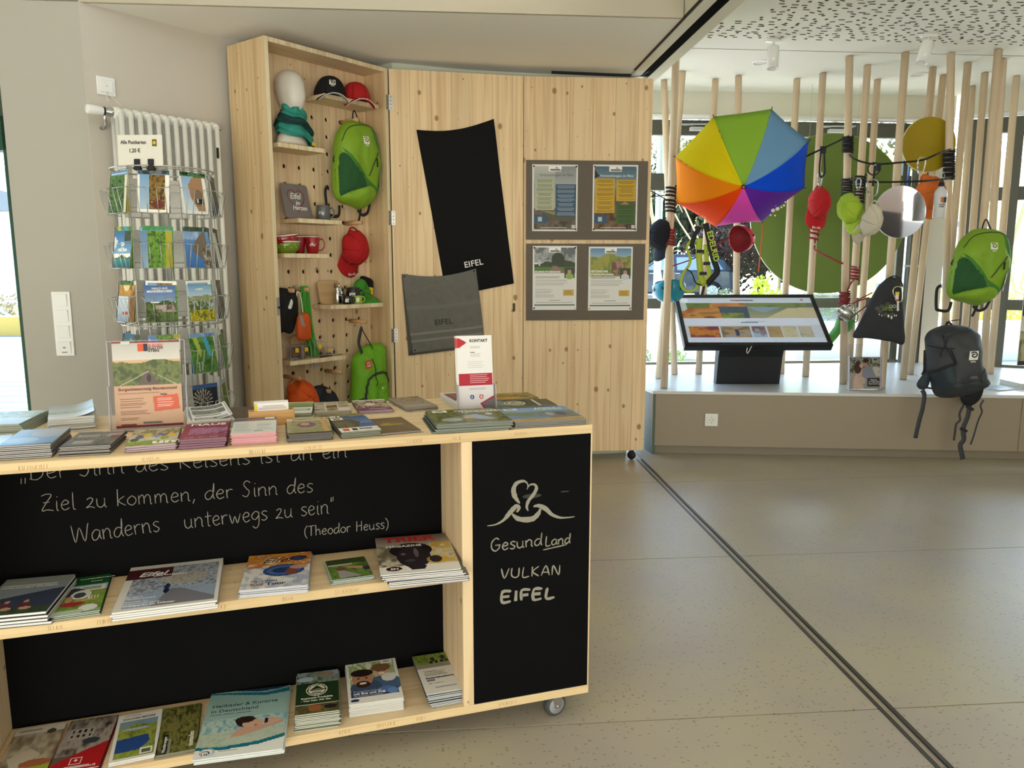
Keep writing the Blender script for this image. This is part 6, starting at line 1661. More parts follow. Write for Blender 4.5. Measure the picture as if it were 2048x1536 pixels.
# bowls and red mugs
def bowl(label, x, y, z, col, tilt, mat_rim='e9e2d2'):
    t = thing('bowl', label, 'bowl', mx=K(x, y, z) @ RX(tilt[0]) @ RY(tilt[1]), group='spotted bowls')
    m = MB(); m.lathe([(0, 0), (.045, 0), (.05, .004), (.068, .022), (.075, .06), (.0735, .061), (.066, .024), (.048, .007), (0, .006)], 36); m.build('bowl_body', M('glaze_' + col, col, .2, coat=.7), t)
    m = MB(); m.lathe([(.0752, .056), (.0758, .060), (.0735, .0622), (.0725, .060)], 36); m.build('rim', M('glaze_cream', mat_rim, .3), t)
    m = MB()
    for i in range(14):
        for zz, rr_ in ((.03, .0705), (.045, .0735)):
            a = 2 * math.pi * (i + (.5 if zz > .04 else 0)) / 14
            m.lathe([(0, .0006), (.0022, 0)], 6, mx=frame((rr_ * math.cos(a), rr_ * math.sin(a), zz), (-math.sin(a), math.cos(a), 0), (0, 0, 1)))
    o = m.build('dots', M('glaze_cream', mat_rim, .3), t); o['kind'] = 'stuff'
bowl('green bowl with white dots on the cabinet shelf', .134, .088, SD + .0005, '6d8a1c', (0, 0))
bowl('red bowl with white dots tipped on top of the green bowl', .128, .088, SD + .034, '9c1420', (0, -7))
mug('mug', 'red mug standing half behind the red mug with white script', K(.238, .115, SD + .0005, 40), .037, .093, '8c1220', taper=.72, rim='e9e2d2')
mug('mug', 'red mug with a white script and pale rim line, right one of the two', K(.292, .072, SD + .0005, -20), .040, .093, '98141f', taper=.72, rim='e9e2d2', word='Eifel')
# red cap on its peg: crown towards us, brim down
def hang_cap(label, mx, col, **k): return cap('cap', label, mx, col, **k)
p = pegs['redcap']
hang_cap('red cap hanging from a peg in the wooden cabinet', KM @ T((p[0] + .0, .115, p[1] - .135)) @ RX(90) @ RZ(180 + 6) @ RX(-10), 'b01418', word='EIFEL', crush=.25, seed=2, sx=.95, wr=.01)
# shelf E goods
board_m = wood('beech_board', 'X', 'Z', 'd3b083', 'b58c5c', 1.0, 0, 0)
def cutting_board(label, x, y, z, w_, h_, tilt, rz):
    t = thing('cutting_board', label, 'cutting board', mx=K(x, y, z, rz) @ RX(-tilt))
    rr = [(sx_ * (w_ / 2 - .022) + .022 * math.cos(a), zc + .022 * math.sin(a)) for sx_, zc, a0 in ((1, .022, -90), (1, h_ - .022, 0), (-1, h_ - .022, 90), (-1, .022, 180)) for a in [math.radians(a0 + k * 18) for k in range(6)]]
    m = MB(); m.prism(rr, 0, .010, 'Y'); m.build('board', board_m, t, bevel=.002)
    curl_badge(t, T((w_ * .33, -.0006, h_ * .78)) @ RX(90), .026, M('burnt_print', '3a2a1c', .7), board_m)
cutting_board('light wooden board with a burnt curl emblem leaning on the mug shelf', .445, .120, SE + .001, .165, .130, 10, 8)
cutting_board('light wooden board behind the clear boxes on the lower shelf', .262, .140, SF + .001, .16, .115, 8, 8)
t = thing('hip_flask', 'polished steel flask with dark side standing before the wooden board', 'flask', mx=K(.478, .095, SE + .0005, 5))
m = MB(); m.lathe([(0, 0), (.024, 0), (.025, .004), (.025, .085), (.022, .092), (.010, .096), (0, .097)], 24, sx=1, sy=.55); m.build('flask_body', M('steel_polished', 'cfcdc8', .15, metal=1), t)
m = MB(); m.lathe([(.008, .094), (.009, .096), (.009, .108), (0, .110)], 16); m.tube([(-.012, 0, .096), (-.016, 0, .106), (-.006, 0, .113), (.006, 0, .113)], .0018, 6); m.build('screw_cap', M('steel_polished'), t)
m = MB(); m.box(.018, .027, -.010, .012, .004, .086); m.build('dark_side', M('leather_dark', '2c2826', .6), t, bevel=.003)
curl_badge(t, T((.002, -.0145, .06)) @ RX(90), .022, M('burnt_print'), M('steel_polished'))
mug('mug', 'large black mug with a white curl emblem on the middle shelf', K(.575, .092, SE + .0005, -30), .0385, .088, '0e0f14', logo=.034)
mug('espresso_cup', 'tiny black cup with a white emblem before the steel flask', K(.487, .038, SE + .0005, -25), .027, .045, '0d0d10', logo=.020)
mug('espresso_cup', 'tiny lime green cup before the large black mug', K(.556, .036, SE + .0005, -20), .027, .045, '9db63a', logo=.020)
t = thing('cap', 'green cap standing folded upright behind the mugs on the middle shelf', 'cap', mx=K(.648, .110, SE + .001, 0) @ RX(90))
pf = Puff([(-.062, .002), (.055, .002), (.06, .05), (.05, .09), (.025, .125), (-.005, .135), (-.035, .115), (-.055, .075), (-.068, .035)], .035, .03, wr=.012, seed=44, wf=22); m = MB(); pf.body(m, rings=12); m.build('crown', M('cotton_green', '3d8a26', .8, bump=.4, bscale=500), t)
m = MB(); pf.patch(m, [(-.052, .062), (.0, .075), (.05, .068), (.052, .05), (.0, .055), (-.058, .045)], .003, .004); m.build('brim', M('cotton_green'), t)
m = MB(); m.lathe([(.010, 0), (.014, .002), (.010, .004)], 16, mx=pf.place(.005, .095)); m.build('button', M('cotton_green'), t)
t = thing('cap', 'black knitted cap with yellow price labels behind the green cap', 'cap', mx=K(.722, .135, SE + .001, 0) @ RX(90))
pf = Puff([(-.03, .04), (.02, .045), (.034, .08), (.03, .125), (.0, .142), (-.045, .15), (-.055, .12), (-.04, .08)], .025, .02, wr=.008, seed=45, wf=22); m = MB(); pf.body(m, rings=12); m.build('cap_body', M('knit_black', '101013', .9, bump=.6, bscale=300), t)
for yy in (.075, .055): m = MB(); m.box(-.026, .012, -.009, .009, 0, .001); m.build('price_tag', yellow_tag, t, mx=T((.0, yy, .031)) @ RZ(-8))
t = thing('pouch', 'flat green zip pouch lying at the right end of the middle shelf', 'pouch', mx=K(.668, .062, SE + .012, -8) @ RX(28))
pf = Puff([(-.055, -.035), (0, -.04), (.055, -.035), (.06, 0), (.055, .035), (0, .04), (-.055, .035), (-.06, 0)], .012, .010, wr=.003, seed=8); m = MB(); pf.body(m, rings=8); m.build('pouch_body', M('nylon_mid_green', '3f8f2c', .6, bump=.3, bscale=400), t)
m = MB(); m.tube([(v.x * 1.0, v.y * 1.0, 0) for v in pf.o], .0035, 6, closed=True); m.build('piping', M('piping_grey', '56605a', .6), t); curl_badge(t, pf.place(.025, .0, .002), .02, M('print_light_green', '8cc26a', .5), M('nylon_mid_green'))
# left pegs: black shirt, orange pouch, lanyards
p = pegs['shirt']
t = thing('tote_bag', 'folded black cloth bag with a white feather print on the left peg', 'cloth bag', mx=KM @ T((p[0] - .018, .075, p[1] + .012)) @ RX(90))
pf = Puff([(-.055, .0), (-.01, .002), (.03, -.006), (.062, -.01), (.066, -.06), (.07, -.14), (.048, -.19), (.02, -.235), (-.02, -.225), (-.055, -.22), (-.062, -.12), (-.06, -.04)], .024, .014, wr=.012, seed=12, wf=26); m = MB(); pf.body(m, rings=12); m.build('bag_body', M('cotton_black', '0d0d10', .8, bump=.3, bscale=400), t)
m = MB(); pf.patch(m, [(-.01, -.10), (.004, -.07), (.020, -.055), (.022, -.08), (.010, -.105)], .002); m.build('feather_print', white_print, t)
cord([(.045, -.01, .02), (.055, .012, .0), (.06, .0, -.03)], .002, M('cord_teal', '3f8f9c', .6), t)
t = thing('pouch', 'orange pouch with a grey strap hanging below the black cloth bag', 'pouch', mx=KM @ T((p[0] + .052, .045, p[1] - .135)) @ RX(90))
pf = Puff([(-.005, .015), (.025, .02), (.048, .0), (.052, -.06), (.050, -.118), (.02, -.128), (-.022, -.122), (-.036, -.10), (-.034, -.04), (-.026, .0)], .022, .018, wr=.003, seed=3); m = MB(); pf.body(m, rings=10); m.build('pouch_body', M('nylon_orange', 'cf5312', .55, bump=.3, bscale=400), t)
m = MB(); pf.patch(m, [(-.02, .008), (-.008, .006), (-.002, -.03), (.004, -.05), (-.008, -.052), (-.020, -.03)], .002); m.build('grey_tab', M('webbing_light', '8a8a88', .6), t)
strap([(.01, .015, 0), (.0, .10, 0), (-.012, .13, -.01), (-.02, .10, -.01)], .006, white_print, t, 'hanging_loop')
p = pegs['lany']
lan_m = M('ribbon_green', '3f9c26', .5)
rnd = random.Random(8)
for k in range(9):
    o_ = thing('lanyard', 'green ribbon lanyard in the bunch hanging from the peg', 'lanyard', mx=KM @ T((p[0] - .006 + k * .0016, .060 + (k % 3) * .010, p[1])) @ RX(90), group='green lanyards on the peg')
    dx_ = rnd.uniform(-.018, .022); e = rnd.uniform(-.018, .022); L_ = .385 + rnd.uniform(-.015, .012); yy = (k - 4) * .0022
    strap([(.046 + e, -L_, yy), (.028 + dx_, -.20, yy), (.018 + dx_, -.08, yy), (.008, .004, yy), (.0, .0125, yy), (-.008, .004, yy), (-.010 + dx_, -.08, yy), (.004 + dx_, -.20, yy), (.040 + e, -L_, yy + .002)], .0125, lan_m, o_, 'ribbon', flat=(0, 0, 1))
    m = MB(); q_x, q_y = .043 + e, -L_; m.box(q_x - .005, q_x + .005, q_y - .014, q_y + .002, yy - .002, yy + .004); m.tube([(q_x + .005 * math.cos(a), q_y - .024 + .010 * math.sin(a), yy) for a in np.linspace(0, 2 * math.pi, 10, endpoint=False)], .0013, 5, closed=True); m.build('snap_hook', alu, o_)
# shelf F: clear boxes, pins, pens
pl = glass('clear_box_plastic', 'fdfcfd', .03)
def clear_box(label, x, y, z, w_, d_, h_, rz=0):
    t = thing('clear_box', label, 'box', mx=K(x, y, z, rz), group='clear boxes in the cabinet')
    m = MB(); m.box(-w_ / 2, w_ / 2, -d_ / 2, d_ / 2, 0, .002); 
    for s in (-1, 1): m.box(s * w_ / 2 - .001, s * w_ / 2 + .001, -d_ / 2, d_ / 2, .002, h_); m.box(-w_ / 2, w_ / 2, s * d_ / 2 - .001, s * d_ / 2 + .001, .002, h_)
    m.build('box_walls', pl, t)
    m = MB()
    for sx_ in (-1, 1):
        for sy_ in (-1, 1): m.box(sx_ * w_ / 2 - .0012, sx_ * w_ / 2 + .0012, sy_ * d_ / 2 - .0012, sy_ * d_ / 2 + .0012, 0, h_)
    for s in (-1, 1): m.box(-w_ / 2, w_ / 2, s * d_ / 2 - .0012, s * d_ / 2 + .0012, h_ - .002, h_); m.box(s * w_ / 2 - .0012, s * w_ / 2 + .0012, -d_ / 2, d_ / 2, h_ - .002, h_)
    m.build('box_edges', acr_e, t)
    m = MB(); rr_ = random.Random(int(x * 1000))
    for _ in range(9):
        a, b = rr_.uniform(-w_ * .35, w_ * .35), rr_.uniform(-d_ * .35, d_ * .35); m.lathe([(0, .004), (.007, .003), (.008, .0)], 8, mx=T((a, b, .003 + rr_.uniform(0, .006))) @ RX(rr_.uniform(-30, 30)))
    o = m.build('pin_badge', M('enamel_pins', '8a938c', .35, metal=.5), t); o['kind'] = 'stuff'
    m = MB(); m.box(-.010, .010, -d_ / 2 - .002, -d_ / 2 - .0014, h_ * .55, h_ * .85); m.build('price_tag', yellow_tag, t)
clear_box('clear box with small pins at the left end of the lower shelf', .125, .060, SF + .0005, .075, .085, .075)
clear_box('clear box with small pins behind the lanyards', .205, .090, SF + .0005, .06, .09, .07)
clear_box('tall clear box with small pins in the middle of the lower shelf', .290, .080, SF + .0005, .07, .08, .082)
clear_box('low clear box at the right end of the lower shelf', .385, .115, SF + .0005, .075, .07, .04)
for k, (x, y, rz, lab) in enumerate(((.325, .028, 8, 'dark lanyard key ring lying at the front of the lower shelf'), (.395, .045, -6, 'slim metal pen lying at the right end of the lower shelf'))):
    t = thing(('key_ring', 'pen')[k], lab, ('key ring', 'pen')[k], mx=K(x, y, SF + .004, rz))
    m = MB(); m.tube([(-.05, 0, 0), (0, .004, 0), (.04, 0, 0)], .0035, 6); m.build('strap' if k == 0 else 'barrel', (webbing, alu)[k], t)
    m = MB(); m.tube([(.045 + .009 * math.cos(a), .009 * math.sin(a), 0) for a in np.linspace(0, 2 * math.pi, 10, endpoint=False)], .0013, 5, closed=True) if k == 0 else m.tube([(.04, 0, 0), (.048, 0, 0)], .0018, 6); m.build('ring' if k == 0 else 'tip', alu, t)
# green tote backpack on its peg
p = pegs['tote']
t = thing('tote_backpack', 'bright green roll bag with grey handles hanging at the lower right of the cabinet', 'bag', mx=KM @ T((p[0] + .030, .070, p[1] - .14)) @ RX(90))
k = 1 / (5.485 * 352)
def q_(l): return [((x - 1050) * k, (740 - y) * k) for x, y in l]
O = q_([(980, 760), (1100, 725), (1270, 738), (1290, 900), (1305, 1200), (1330, 1500), (1300, 1640), (1080, 1670), (860, 1640), (830, 1450), (828, 1250), (850, 1050), (850, 900), (920, 810)])
pf = Puff(O, .07, .05, wr=.014, seed=21, wf=24, p=3.4); lg = M('nylon_bright_green', '6fb01f', .55, bump=.35, bscale=420)
m = MB(); pf.body(m, rings=16); m.build('bag_body', lg, t)
m = MB(); pf.patch(m, q_([(955, 1140), (1000, 1080), (1130, 1055), (1230, 1085), (1278, 1180), (1290, 1400), (1270, 1460), (1120, 1490), (985, 1460), (950, 1300)]), .004, .010); m.build('front_pocket', lg, t)
m = MB(); pf.line(m, q_([(925, 1330), (930, 1180), (985, 1075), (1130, 1035), (1240, 1068), (1295, 1180)]), .012, .004); m.build('pocket_trim', webbing_g, t)
for l in ([(835, 1320), (925, 1300), (960, 1400), (970, 1560), (850, 1600), (830, 1450)], [(1295, 1200), (1322, 1300), (1330, 1480), (1295, 1560), (1290, 1400)]):
    m = MB(); pf.patch(m, q_(l), .003, .003); m.build('mesh_pocket', M('mesh_grey', '34373a', .9, bump=.5, bscale=500), t)
strap([(*q_([(955, 1080)])[0], .055), (*q_([(945, 950)])[0], .05), (*q_([(940, 820)])[0], .03), (*q_([(920, 700)])[0], .015), (*q_([(960, 600)])[0], .005), (*q_([(995, 540)])[0], .0), (*q_([(1040, 600)])[0], -.01), (*q_([(1090, 760)])[0], .03), (*q_([(1130, 920)])[0], .055), (*q_([(1140, 1050)])[0], .068)], .024, webbing_g, t, 'handle')
m = MB(); m.box(-.022, .022, -.024, .024, 0, .001); mm = T((*q_([(968, 932)])[0], .066)) @ RZ(6); m.build('orange_tag', M('tag_orange', 'd8552a', .5), t, mx=mm)
for s_, yy in (('PVC', .004), ('FREI', -.012)): text(s_, .0145, white_print, t, mm @ T((0, yy, .0015)), 'CENTER', bold=.0004)
curl_badge(t, pf.place(*q_([(1103, 1245)])[0], .012), .046, white_print, M('nylon_mid_green'), word='EIFEL')
cord([(*q_([(1015, 870)])[0], .07), (*q_([(1045, 980)])[0], .078), (*q_([(1040, 1080)])[0], .082), (*q_([(1060, 1130)])[0], .085), (*q_([(1045, 1170)])[0], .085)], .0022, webbing, t, 'drawcord')
p = pegs['orange']
hang_cap('orange cap hanging from the lowest left peg of the cabinet', KM @ T((p[0] + .035, .085, p[1] - .115)) @ RX(82) @ RZ(200), 'd8581a', crush=.45, seed=4, tagc=False)
p = pegs['navy']
t = thing('waist_bag', 'dark navy bag with straps on the lowest middle peg of the cabinet', 'bag', mx=KM @ T((p[0] + .01, .09, p[1] + .0)) @ RX(90))
pf = Puff([(-.09, .02), (-.03, .032), (.02, .012), (.06, -.02), (.09, -.08), (.09, -.15), (-.02, -.17), (-.10, -.15), (-.11, -.05)], .04, .03, wr=.01, seed=31); m = MB(); pf.body(m, rings=10); m.build('bag_body', M('nylon_navy', '141b2c', .6, bump=.3, bscale=400), t)
for x in (-.03, .0): strap([(x - .03, -.04, .04), (x, .0, .042), (x + .018, .022, .02)], .012, webbing, t)

# ================================================================== RADIATOR AND POSTCARD RACK
rad_m = M('radiator_enamel', 'e9e8e0', .22, coat=.4)
rad = thing('radiator', 'tall white tubular column radiator on the wall behind the postcard rack', 'radiator', mx=WM)
ZR0, ZR1 = .22, 1.87
for k in range(12):
    x = .088 + k * .042
    sec = bpy.data.objects.new('section', None); COL.objects.link(sec); sec.parent = rad; sec.matrix_basis = T((x, -.085, 0))
    if k == 0:
        m = MB()
        for zz in (0,): m.lathe([(.0, -.0205), (.020, -.0205), (.0255, -.012), (.0265, 0), (.0255, .012), (.020, .0205), (0, .0205)], 18, mx=T((0, 0, zz)) @ RY(90)); m.tube([(0, -.036, zz - .006), (0, -.02, zz), (0, .02, zz), (0, .036, zz - .006)], .017, 12)
        head_me = m.mesh('section_head', rad_m)
        m = MB(); m.tube([(0, 0, ZR0), (0, 0, ZR1)], .0125, 12); col_me = m.mesh('column', rad_m)
    link('section_head', head_me, sec, T((0, 0, ZR1))); link('section_head', head_me, sec, T((0, 0, ZR0)) @ RX(180))
    for y in (-.036, 0, .036): link('column', col_me, sec, T((0, y, 0)))
m = MB(); m.lathe([(0, 0), (.017, .002), (.020, .008), (.020, .058), (.0185, .062), (.0185, .070)], 20, mx=T((-.045, -.085, ZR1)) @ RY(90)); m.build('thermostat_head', white_gloss, rad)
m = MB(); m.lathe([(.019, 0), (.019, .008)], 20, mx=T((.025, -.085, ZR1)) @ RY(90)); m.build('valve_ring', black_m, rad)
m = MB(); m.lathe([(.012, 0), (.016, .004), (.016, .02), (.02, .024), (.02, .034)], 12, mx=T((.032, -.085, ZR1)) @ RY(90)); m.tube([(.03, -.085, ZR1 - .01), (.045, -.07, ZR1 - .045), (.055, -.02, ZR1 - .06), (.055, .01, ZR1 - .06)], .008, 8); m.build('valve_body', alu, rad)
m = MB(); m.lathe([(.006, 0), (.006, .014), (.010, .014), (.010, .02), (0, .02)], 12, mx=T((.572, -.085, ZR1)) @ RY(90)); m.build('vent_plug', alu, rad)
for zz in (.45, 1.55):
    m = MB(); m.box(.20, .23, -.13, 0.0, zz, zz + .02); m.box(.44, .47, -.13, 0, zz, zz + .02); m.build('wall_bracket', rad_m, rad)
m = MB(); m.tube([(.30, -.085, ZR0), (.30, -.085, .0)], .008, 8); m.tube([(.35, -.085, ZR0), (.35, -.085, .0)], .008, 8); m.build('feed_pipe', rad_m, rad)
m = MB(); m.box(.535, .545, -.136, -.131, 1.72, 1.77); m.build('meter_label', black_m, rad)

RC = Vector((-1.300, 2.95, 0))
rack = thing('postcard_rack', 'round revolving wire rack with six tiers of postcards before the radiator', 'postcard rack', loc=RC)
wire = M('rack_wire', 'b9b9b2', .3, metal=.7)
RR = .165
m = MB(); m.cyl((0, 0, .03), (0, 0, 1.60), .012, 12); m.build('centre_pole', wire, rack)
m = MB()
for k in range(5):
    a = 2 * math.pi * k / 5; m.tube([(0, 0, .10), (.25 * math.cos(a), .25 * math.sin(a), .02)], .010, 8); m.lathe([(0, 0), (.018, 0), (.018, .02), (0, .02)], 10, mx=T((.25 * math.cos(a), .25 * math.sin(a), 0)))
m.build('foot', wire, rack)
def ring(r, z, w, n=40): 
    m.tube([(r * math.cos(a), r * math.sin(a), z) for a in np.linspace(0, 2 * math.pi, n, endpoint=False)], w, 6, closed=True)
NT = 8; tiers = [1.385, 1.192, .999, .806, .613, .420]
A_ = [math.radians(-90 + 12 + 45 * k) for k in range(NT)]
for z in (1.548, .985, .40):
    m = MB(); ring(RR + .012, z, .0028); ring(RR - .02, z - .004, .002); m.build('ring', wire, rack)
m = MB()
for a in A_:
    for s in (-.045, .045):
        x = RR * math.cos(a) - s * math.sin(a); y = RR * math.sin(a) + s * math.cos(a)
        m.tube([(x, y, .39), (x, y, 1.555)], .0018, 5)
for z in tiers:
    for zz in (.02, .10): ring(RR - .002, z + zz, .0014, 32)
o = m.build('upright_wire', wire, rack); o['kind'] = 'stuff'
bk = MB()   # one wire pocket
for s in (-1, 1):
    bk.tube([(s * .045, 0, .0), (s * .045, .028, 0), (s * .045, .045, .085), (s * .028, .045, .085)][::1], .0013, 5)
    bk.tube([(s * .018, 0, -.001), (s * .018, .028, 0), (s * .018, .045, .085)], .0013, 5)
    bk.tube([(s * .045, .0, .09), (s * .060, .022, .09), (s * .045, .045, .085), (s * .018, .045, .085)], .0013, 5)
bk.tube([(-.045, .028, 0), (.045, .028, 0)], .0013, 5); bk.tube([(-.045, .002, 0), (.045, .002, 0)], .0013, 5)
bk_me = bk.mesh('wire_pocket', wire)
PC = []
def pc(fn, w=30, h=40): a = Art(w, h); fn(a); PC.append(a)
def pf_forest(a): a.blot(0, 0, 1, 1, ['16240f', '35551f', '5f8a36', '22381a'], 3, 8)
def pf_frame(a, fill):
    fill(a); a.rect(0, 0, 1, .06, 'e9e6de'); a.rect(0, .93, 1, 1, 'e9e6de'); a.rect(0, 0, .08, 1, 'e9e6de'); a.rect(.86, 0, 1, 1, 'e9e6de')
def f1(a): pf_forest(a); a.rect(.88, 0, 1, 1, 'dedacc')
def f2(a): pf_frame(a, lambda a: (a.grad(0, 0, .4, 1, '6d93b8', 'a9c0d0'), a.blot(.36, 0, 1, 1, ['2c2313', '6d5426', '8f7030', '3d2f18'], 5, 8), a.ell(.65, .8, .2, .1, '6b2e22')))
def f3(a): pf_frame(a, lambda a: (a.grad(0, 0, 1, 1, '7fa3cc', 'dbe2e6'), a.poly([(.3, .3), (.5, .1), (.9, .08), (.95, .95), (.6, .95), (.35, .6)], 'a5805f'), a.ell(.65, .6, .22, .2, '7d6a55'), a.rect(.55, .62, .85, .75, '2d2a28'), a.ell(.6, .68, .05, .05, 'c8c6c0')))
def f4(a): a.blot(0, 0, 1, 1, ['22304f', '3a4a72', '1c2438', '4c6a3c'], 7, 5)
def f5(a): a.grad(0, 0, 1, .65, '1f5c9c', '7db0d6'); a.poly([(0, .2), (.2, .35), (.1, .5), (0, .55)], 'e4ebef'); a.ell(.5, .42, .12, .05, 'e8eef2'); a.ell(.5, .56, .3, .05, 'e2ebf0'); a.blot(.6, 0, 1, .35, ['141c0c', '3c4a20'], 3, 6); a.hills(.72, .05, 4, ['2e4a1e', '4d6a2c']); a.grad(0, .78, 1, 1, '2f8f92', '1f5f6c')
def f6(a): a.grad(0, 0, .4, 1, '5d7d9c', '8ba3b8'); a.blot(.22, 0, 1, 1, ['2c4a16', '4f7a24', '6f9a34', '3c5c1c'], 9, 7); a.blot(.8, 0, 1, 1, ['7d8a20', 'a59a2c'], 4, 5)
def f7(a): a.grad(0, 0, 1, 1, '6f93c0', '3d6fae'); a.blot(0, 0, .6, .3, ['a9bcd0', '7d9cc4'], 3, 4); a.poly([(.85, .02), (.95, .9), (.6, .75), (.3, .6), (.4, .35)], '75685a'); a.blot(.7, .5, 1, 1, ['8d8478', 'a9a196', '5c5248'], 8, 8)
def f8(a): a.grad(0, 0, 1, 1, 'b5cfd6', 'e4e8e6'); a.poly([(.5, 0), (1, 0), (1, 1), (.75, .7), (.6, .3)], '3b2a22')
def f9(a): a.grad(0, 0, 1, 1, '8a6a3a', 'a3b5c4'); a.blot(0, 0, 1, .35, ['3a2c12', '8f6a24', 'c9932f'], 4, 7); a.ell(.45, .12, .2, .12, 'f0d49a'); a.grad(0, .38, .6, 1, 'dbe3ea', '8fa6bd'); a.rect(.3, .74, .62, .83, 'b5401f'); a.blot(.7, .4, 1, 1, ['3c2c12', '8a5c1c'], 6, 6)
def f10(a): a.grad(0, 0, 1, .5, '37558f', '7d96b5'); a.hills(.5, .04, 3, ['3c5220', '5d7530', '2c3c18']); a.blot(.35, .58, 1, .75, ['8f7d74', 'b5a59c', '5c4c3c'], 5, 8)
def f11(a): a.grad(0, 0, 1, .4, '5d8cb8', 'b9cdd6'); a.hills(.38, .04, 5, ['6d7a4a', '9aa07a', '8a8f5a']); a.blot(0, .5, 1, .75, ['7d8a5c', 'a9bcc8', '54602e'], 6, 6); a.blot(0, .72, 1, 1, ['c9a90f', '8a8a24', 'e0c41a', '5c6a1c'], 8, 7); a.rect(.05, .05, .95, .07, 'c9d8e2'); a.rect(.05, .05, .07, .35, 'c9d8e2')
def f12(a): a.blot(0, 0, 1, 1, ['3c4a24', '7d6a4a', '4f6a8f', '20301c'], 14, 6)
def f13(a): a.blot(0, 0, 1, 1, ['0f1a10', '2c4a2c', '5c8a5c', '0c120c'], 8, 6); a.ell(.5, .45, .25, .35, '7fae8c', .8)
def f14(a): a.grad(0, 0, .4, 1, '6d8cd0', '5476c0'); a.blot(.34, 0, 1, 1, ['4a3c14', '7d5c20', '5c6a24', '9c7a2c'], 11, 7); a.rect(.05, .05, .07, .9, 'dbe2f0')
def f15(a): a.blot(0, 0, 1, 1, ['2c4a24', '3c6a2c', '5c8a3c'], 12, 7); a.poly([(.1, 0), (.3, 0), (.45, .5), (.35, .6)], 'a9b54a'); a.poly([(.5, .0), (.7, 0), (.85, .6), (.7, .6)], '4d9cb5')
def f16(a): a.blot(0, 0, 1, 1, ['1f3c1c', '3c7a34', '2f8a4c', '6d7a5a'], 15, 6)
def f17(a): a.grad(0, 0, 1, 1, '23282f', '1a1f24'); [a.poly([(.4, .45), (.4 + .42 * math.cos(t_) - .02, .45 + .36 * math.sin(t_)), (.4 + .42 * math.cos(t_ + .08), .45 + .36 * math.sin(t_ + .08))], 'cbb9a8', .85) for t_ in np.linspace(0, 6.28, 22)]
def f18(a): a.blot(0, 0, 1, 1, ['1c2c14', '3c4a34', '54605c'], 16, 6); a.rect(.75, 0, .8, 1, '8a8d90')
for fn in (f1, f2, f3, f4, f5, f6, f7, f8, f9, f10, f11, f12, f13, f14, f15, f16, f18, f17): pc(fn)
PCL = ['green forest postcard', 'white framed postcard of golden trees', 'white framed postcard of old stone houses', 'dark blue night postcard', 'postcard of a turquoise lake under clouds', 'sideways postcard of leafy trees and sky', 'sideways postcard of a stone tower', 'pale postcard with a dark cliff', 'postcard of autumn sun over water and a red boat', 'HALLO AUS MANDERSCHEID postcard of a town in woods', 'postcard of a village behind yellow flowers', 'narrow multi picture postcard', 'dark postcard with a leafy tunnel', 'sideways blue and brown castle postcard', 'green postcard with white script and a river', 'dark green forest and lake postcard', 'dark village postcard', 'postcard of white fireworks in a night sky']
pc_me = [a.mesh('postcard', .104, .147, print_m) for a in PC]
back = MB(); back.box(-.052, .052, -.0735, .0735, -.0009, -.0001); back_me = back.mesh('card_body', paper_m)
rows = [[0, 1, 2, 3], [4, 5, 6, 7], [8, 9, 10, 11], [12, 13, 14, 15], [16, 16, 17, 0], [2, 6, 9, 14]]
tname = ['top tier', 'second tier', 'third tier', 'fourth tier', 'fifth tier', 'lowest tier']
names = ['left', 'middle left', 'middle right', 'right']
for ti, z in enumerate(tiers):
    for k, a in enumerate(A_):
        ox, oy = RR * math.cos(a), RR * math.sin(a)
        fm = frame((ox, oy, z), (-math.sin(a), math.cos(a), 0), (math.cos(a), math.sin(a), 0))
        # frame(): z = x cross y = down here, so build with outward y and upward z
        fm = Matrix(((-math.sin(a), math.cos(a), 0, ox), (math.cos(a), math.sin(a), 0, oy), (0, 0, 1, z), (0, 0, 0, 1)))
        link('wire_pocket', bk_me, rack, fm)
        vis = {7: 0, 0: 1, 1: 2, 2: 3}.get(k)
        ci = rows[ti][vis] if vis is not None else (ti * 3 + k) % len(PC)
        n = 3 if vis is not None else 1
        for j in range(n):
            tilt = 8 - j * 3.0
            mx = T(RC) @ T((0, 0, z)) @ Matrix(((-math.sin(a), 0, math.cos(a), ox), (math.cos(a), 0, math.sin(a), oy), (0, 1, 0, 0), (0, 0, 0, 1)))
            mx = mx @ T((0, 0, .024 - j * .007)) @ RX(-tilt) @ T((random.uniform(-.003, .003) + j * .002, .0745, 0)) @ RZ(random.uniform(-2, 2))
            idx = ci if j == 0 else (ci + 5 * j) % len(PC)
            o = link('postcard', pc_me[idx], None, mx)
            link('card_body', back_me, o)
            if j == 0 and vis is not None:
                tag(o, PCL[idx] + ', ' + ('%s of the %s' % (names[vis], tname[ti])), 'postcard', 'postcards in the wire rack')
                W_ = .104
                if idx == 9: text('HALLO AUS', .010, white_print, o, T((0, .045, .0005)), 'CENTER', bold=.0002, extrude=.0001); text('MANDERSCHEID', .0115, white_print, o, T((0, .034, .0005)), 'CENTER', bold=.0003, extrude=.0001)
                if idx == 10: text('ULMEN', .010, white_print, o, T((0, .040, .0005)), 'CENTER', bold=.0002, extrude=.0001)
                if idx == 14: text('Urlaub', .013, white_print, o, T((-.022, -.068, .0005)) @ RZ(90), shear=.3, extrude=.0001); text('Maare', .013, white_print, o, T((-.010, -.064, .0005)) @ RZ(90), shear=.3, extrude=.0001)
            else:
                tag(o, ('postcard behind the front card of the rack, ' + tname[ti]) if vis is not None else 'postcard on the far side of the rack, ' + tname[ti], 'postcard', 'postcards in the wire rack')
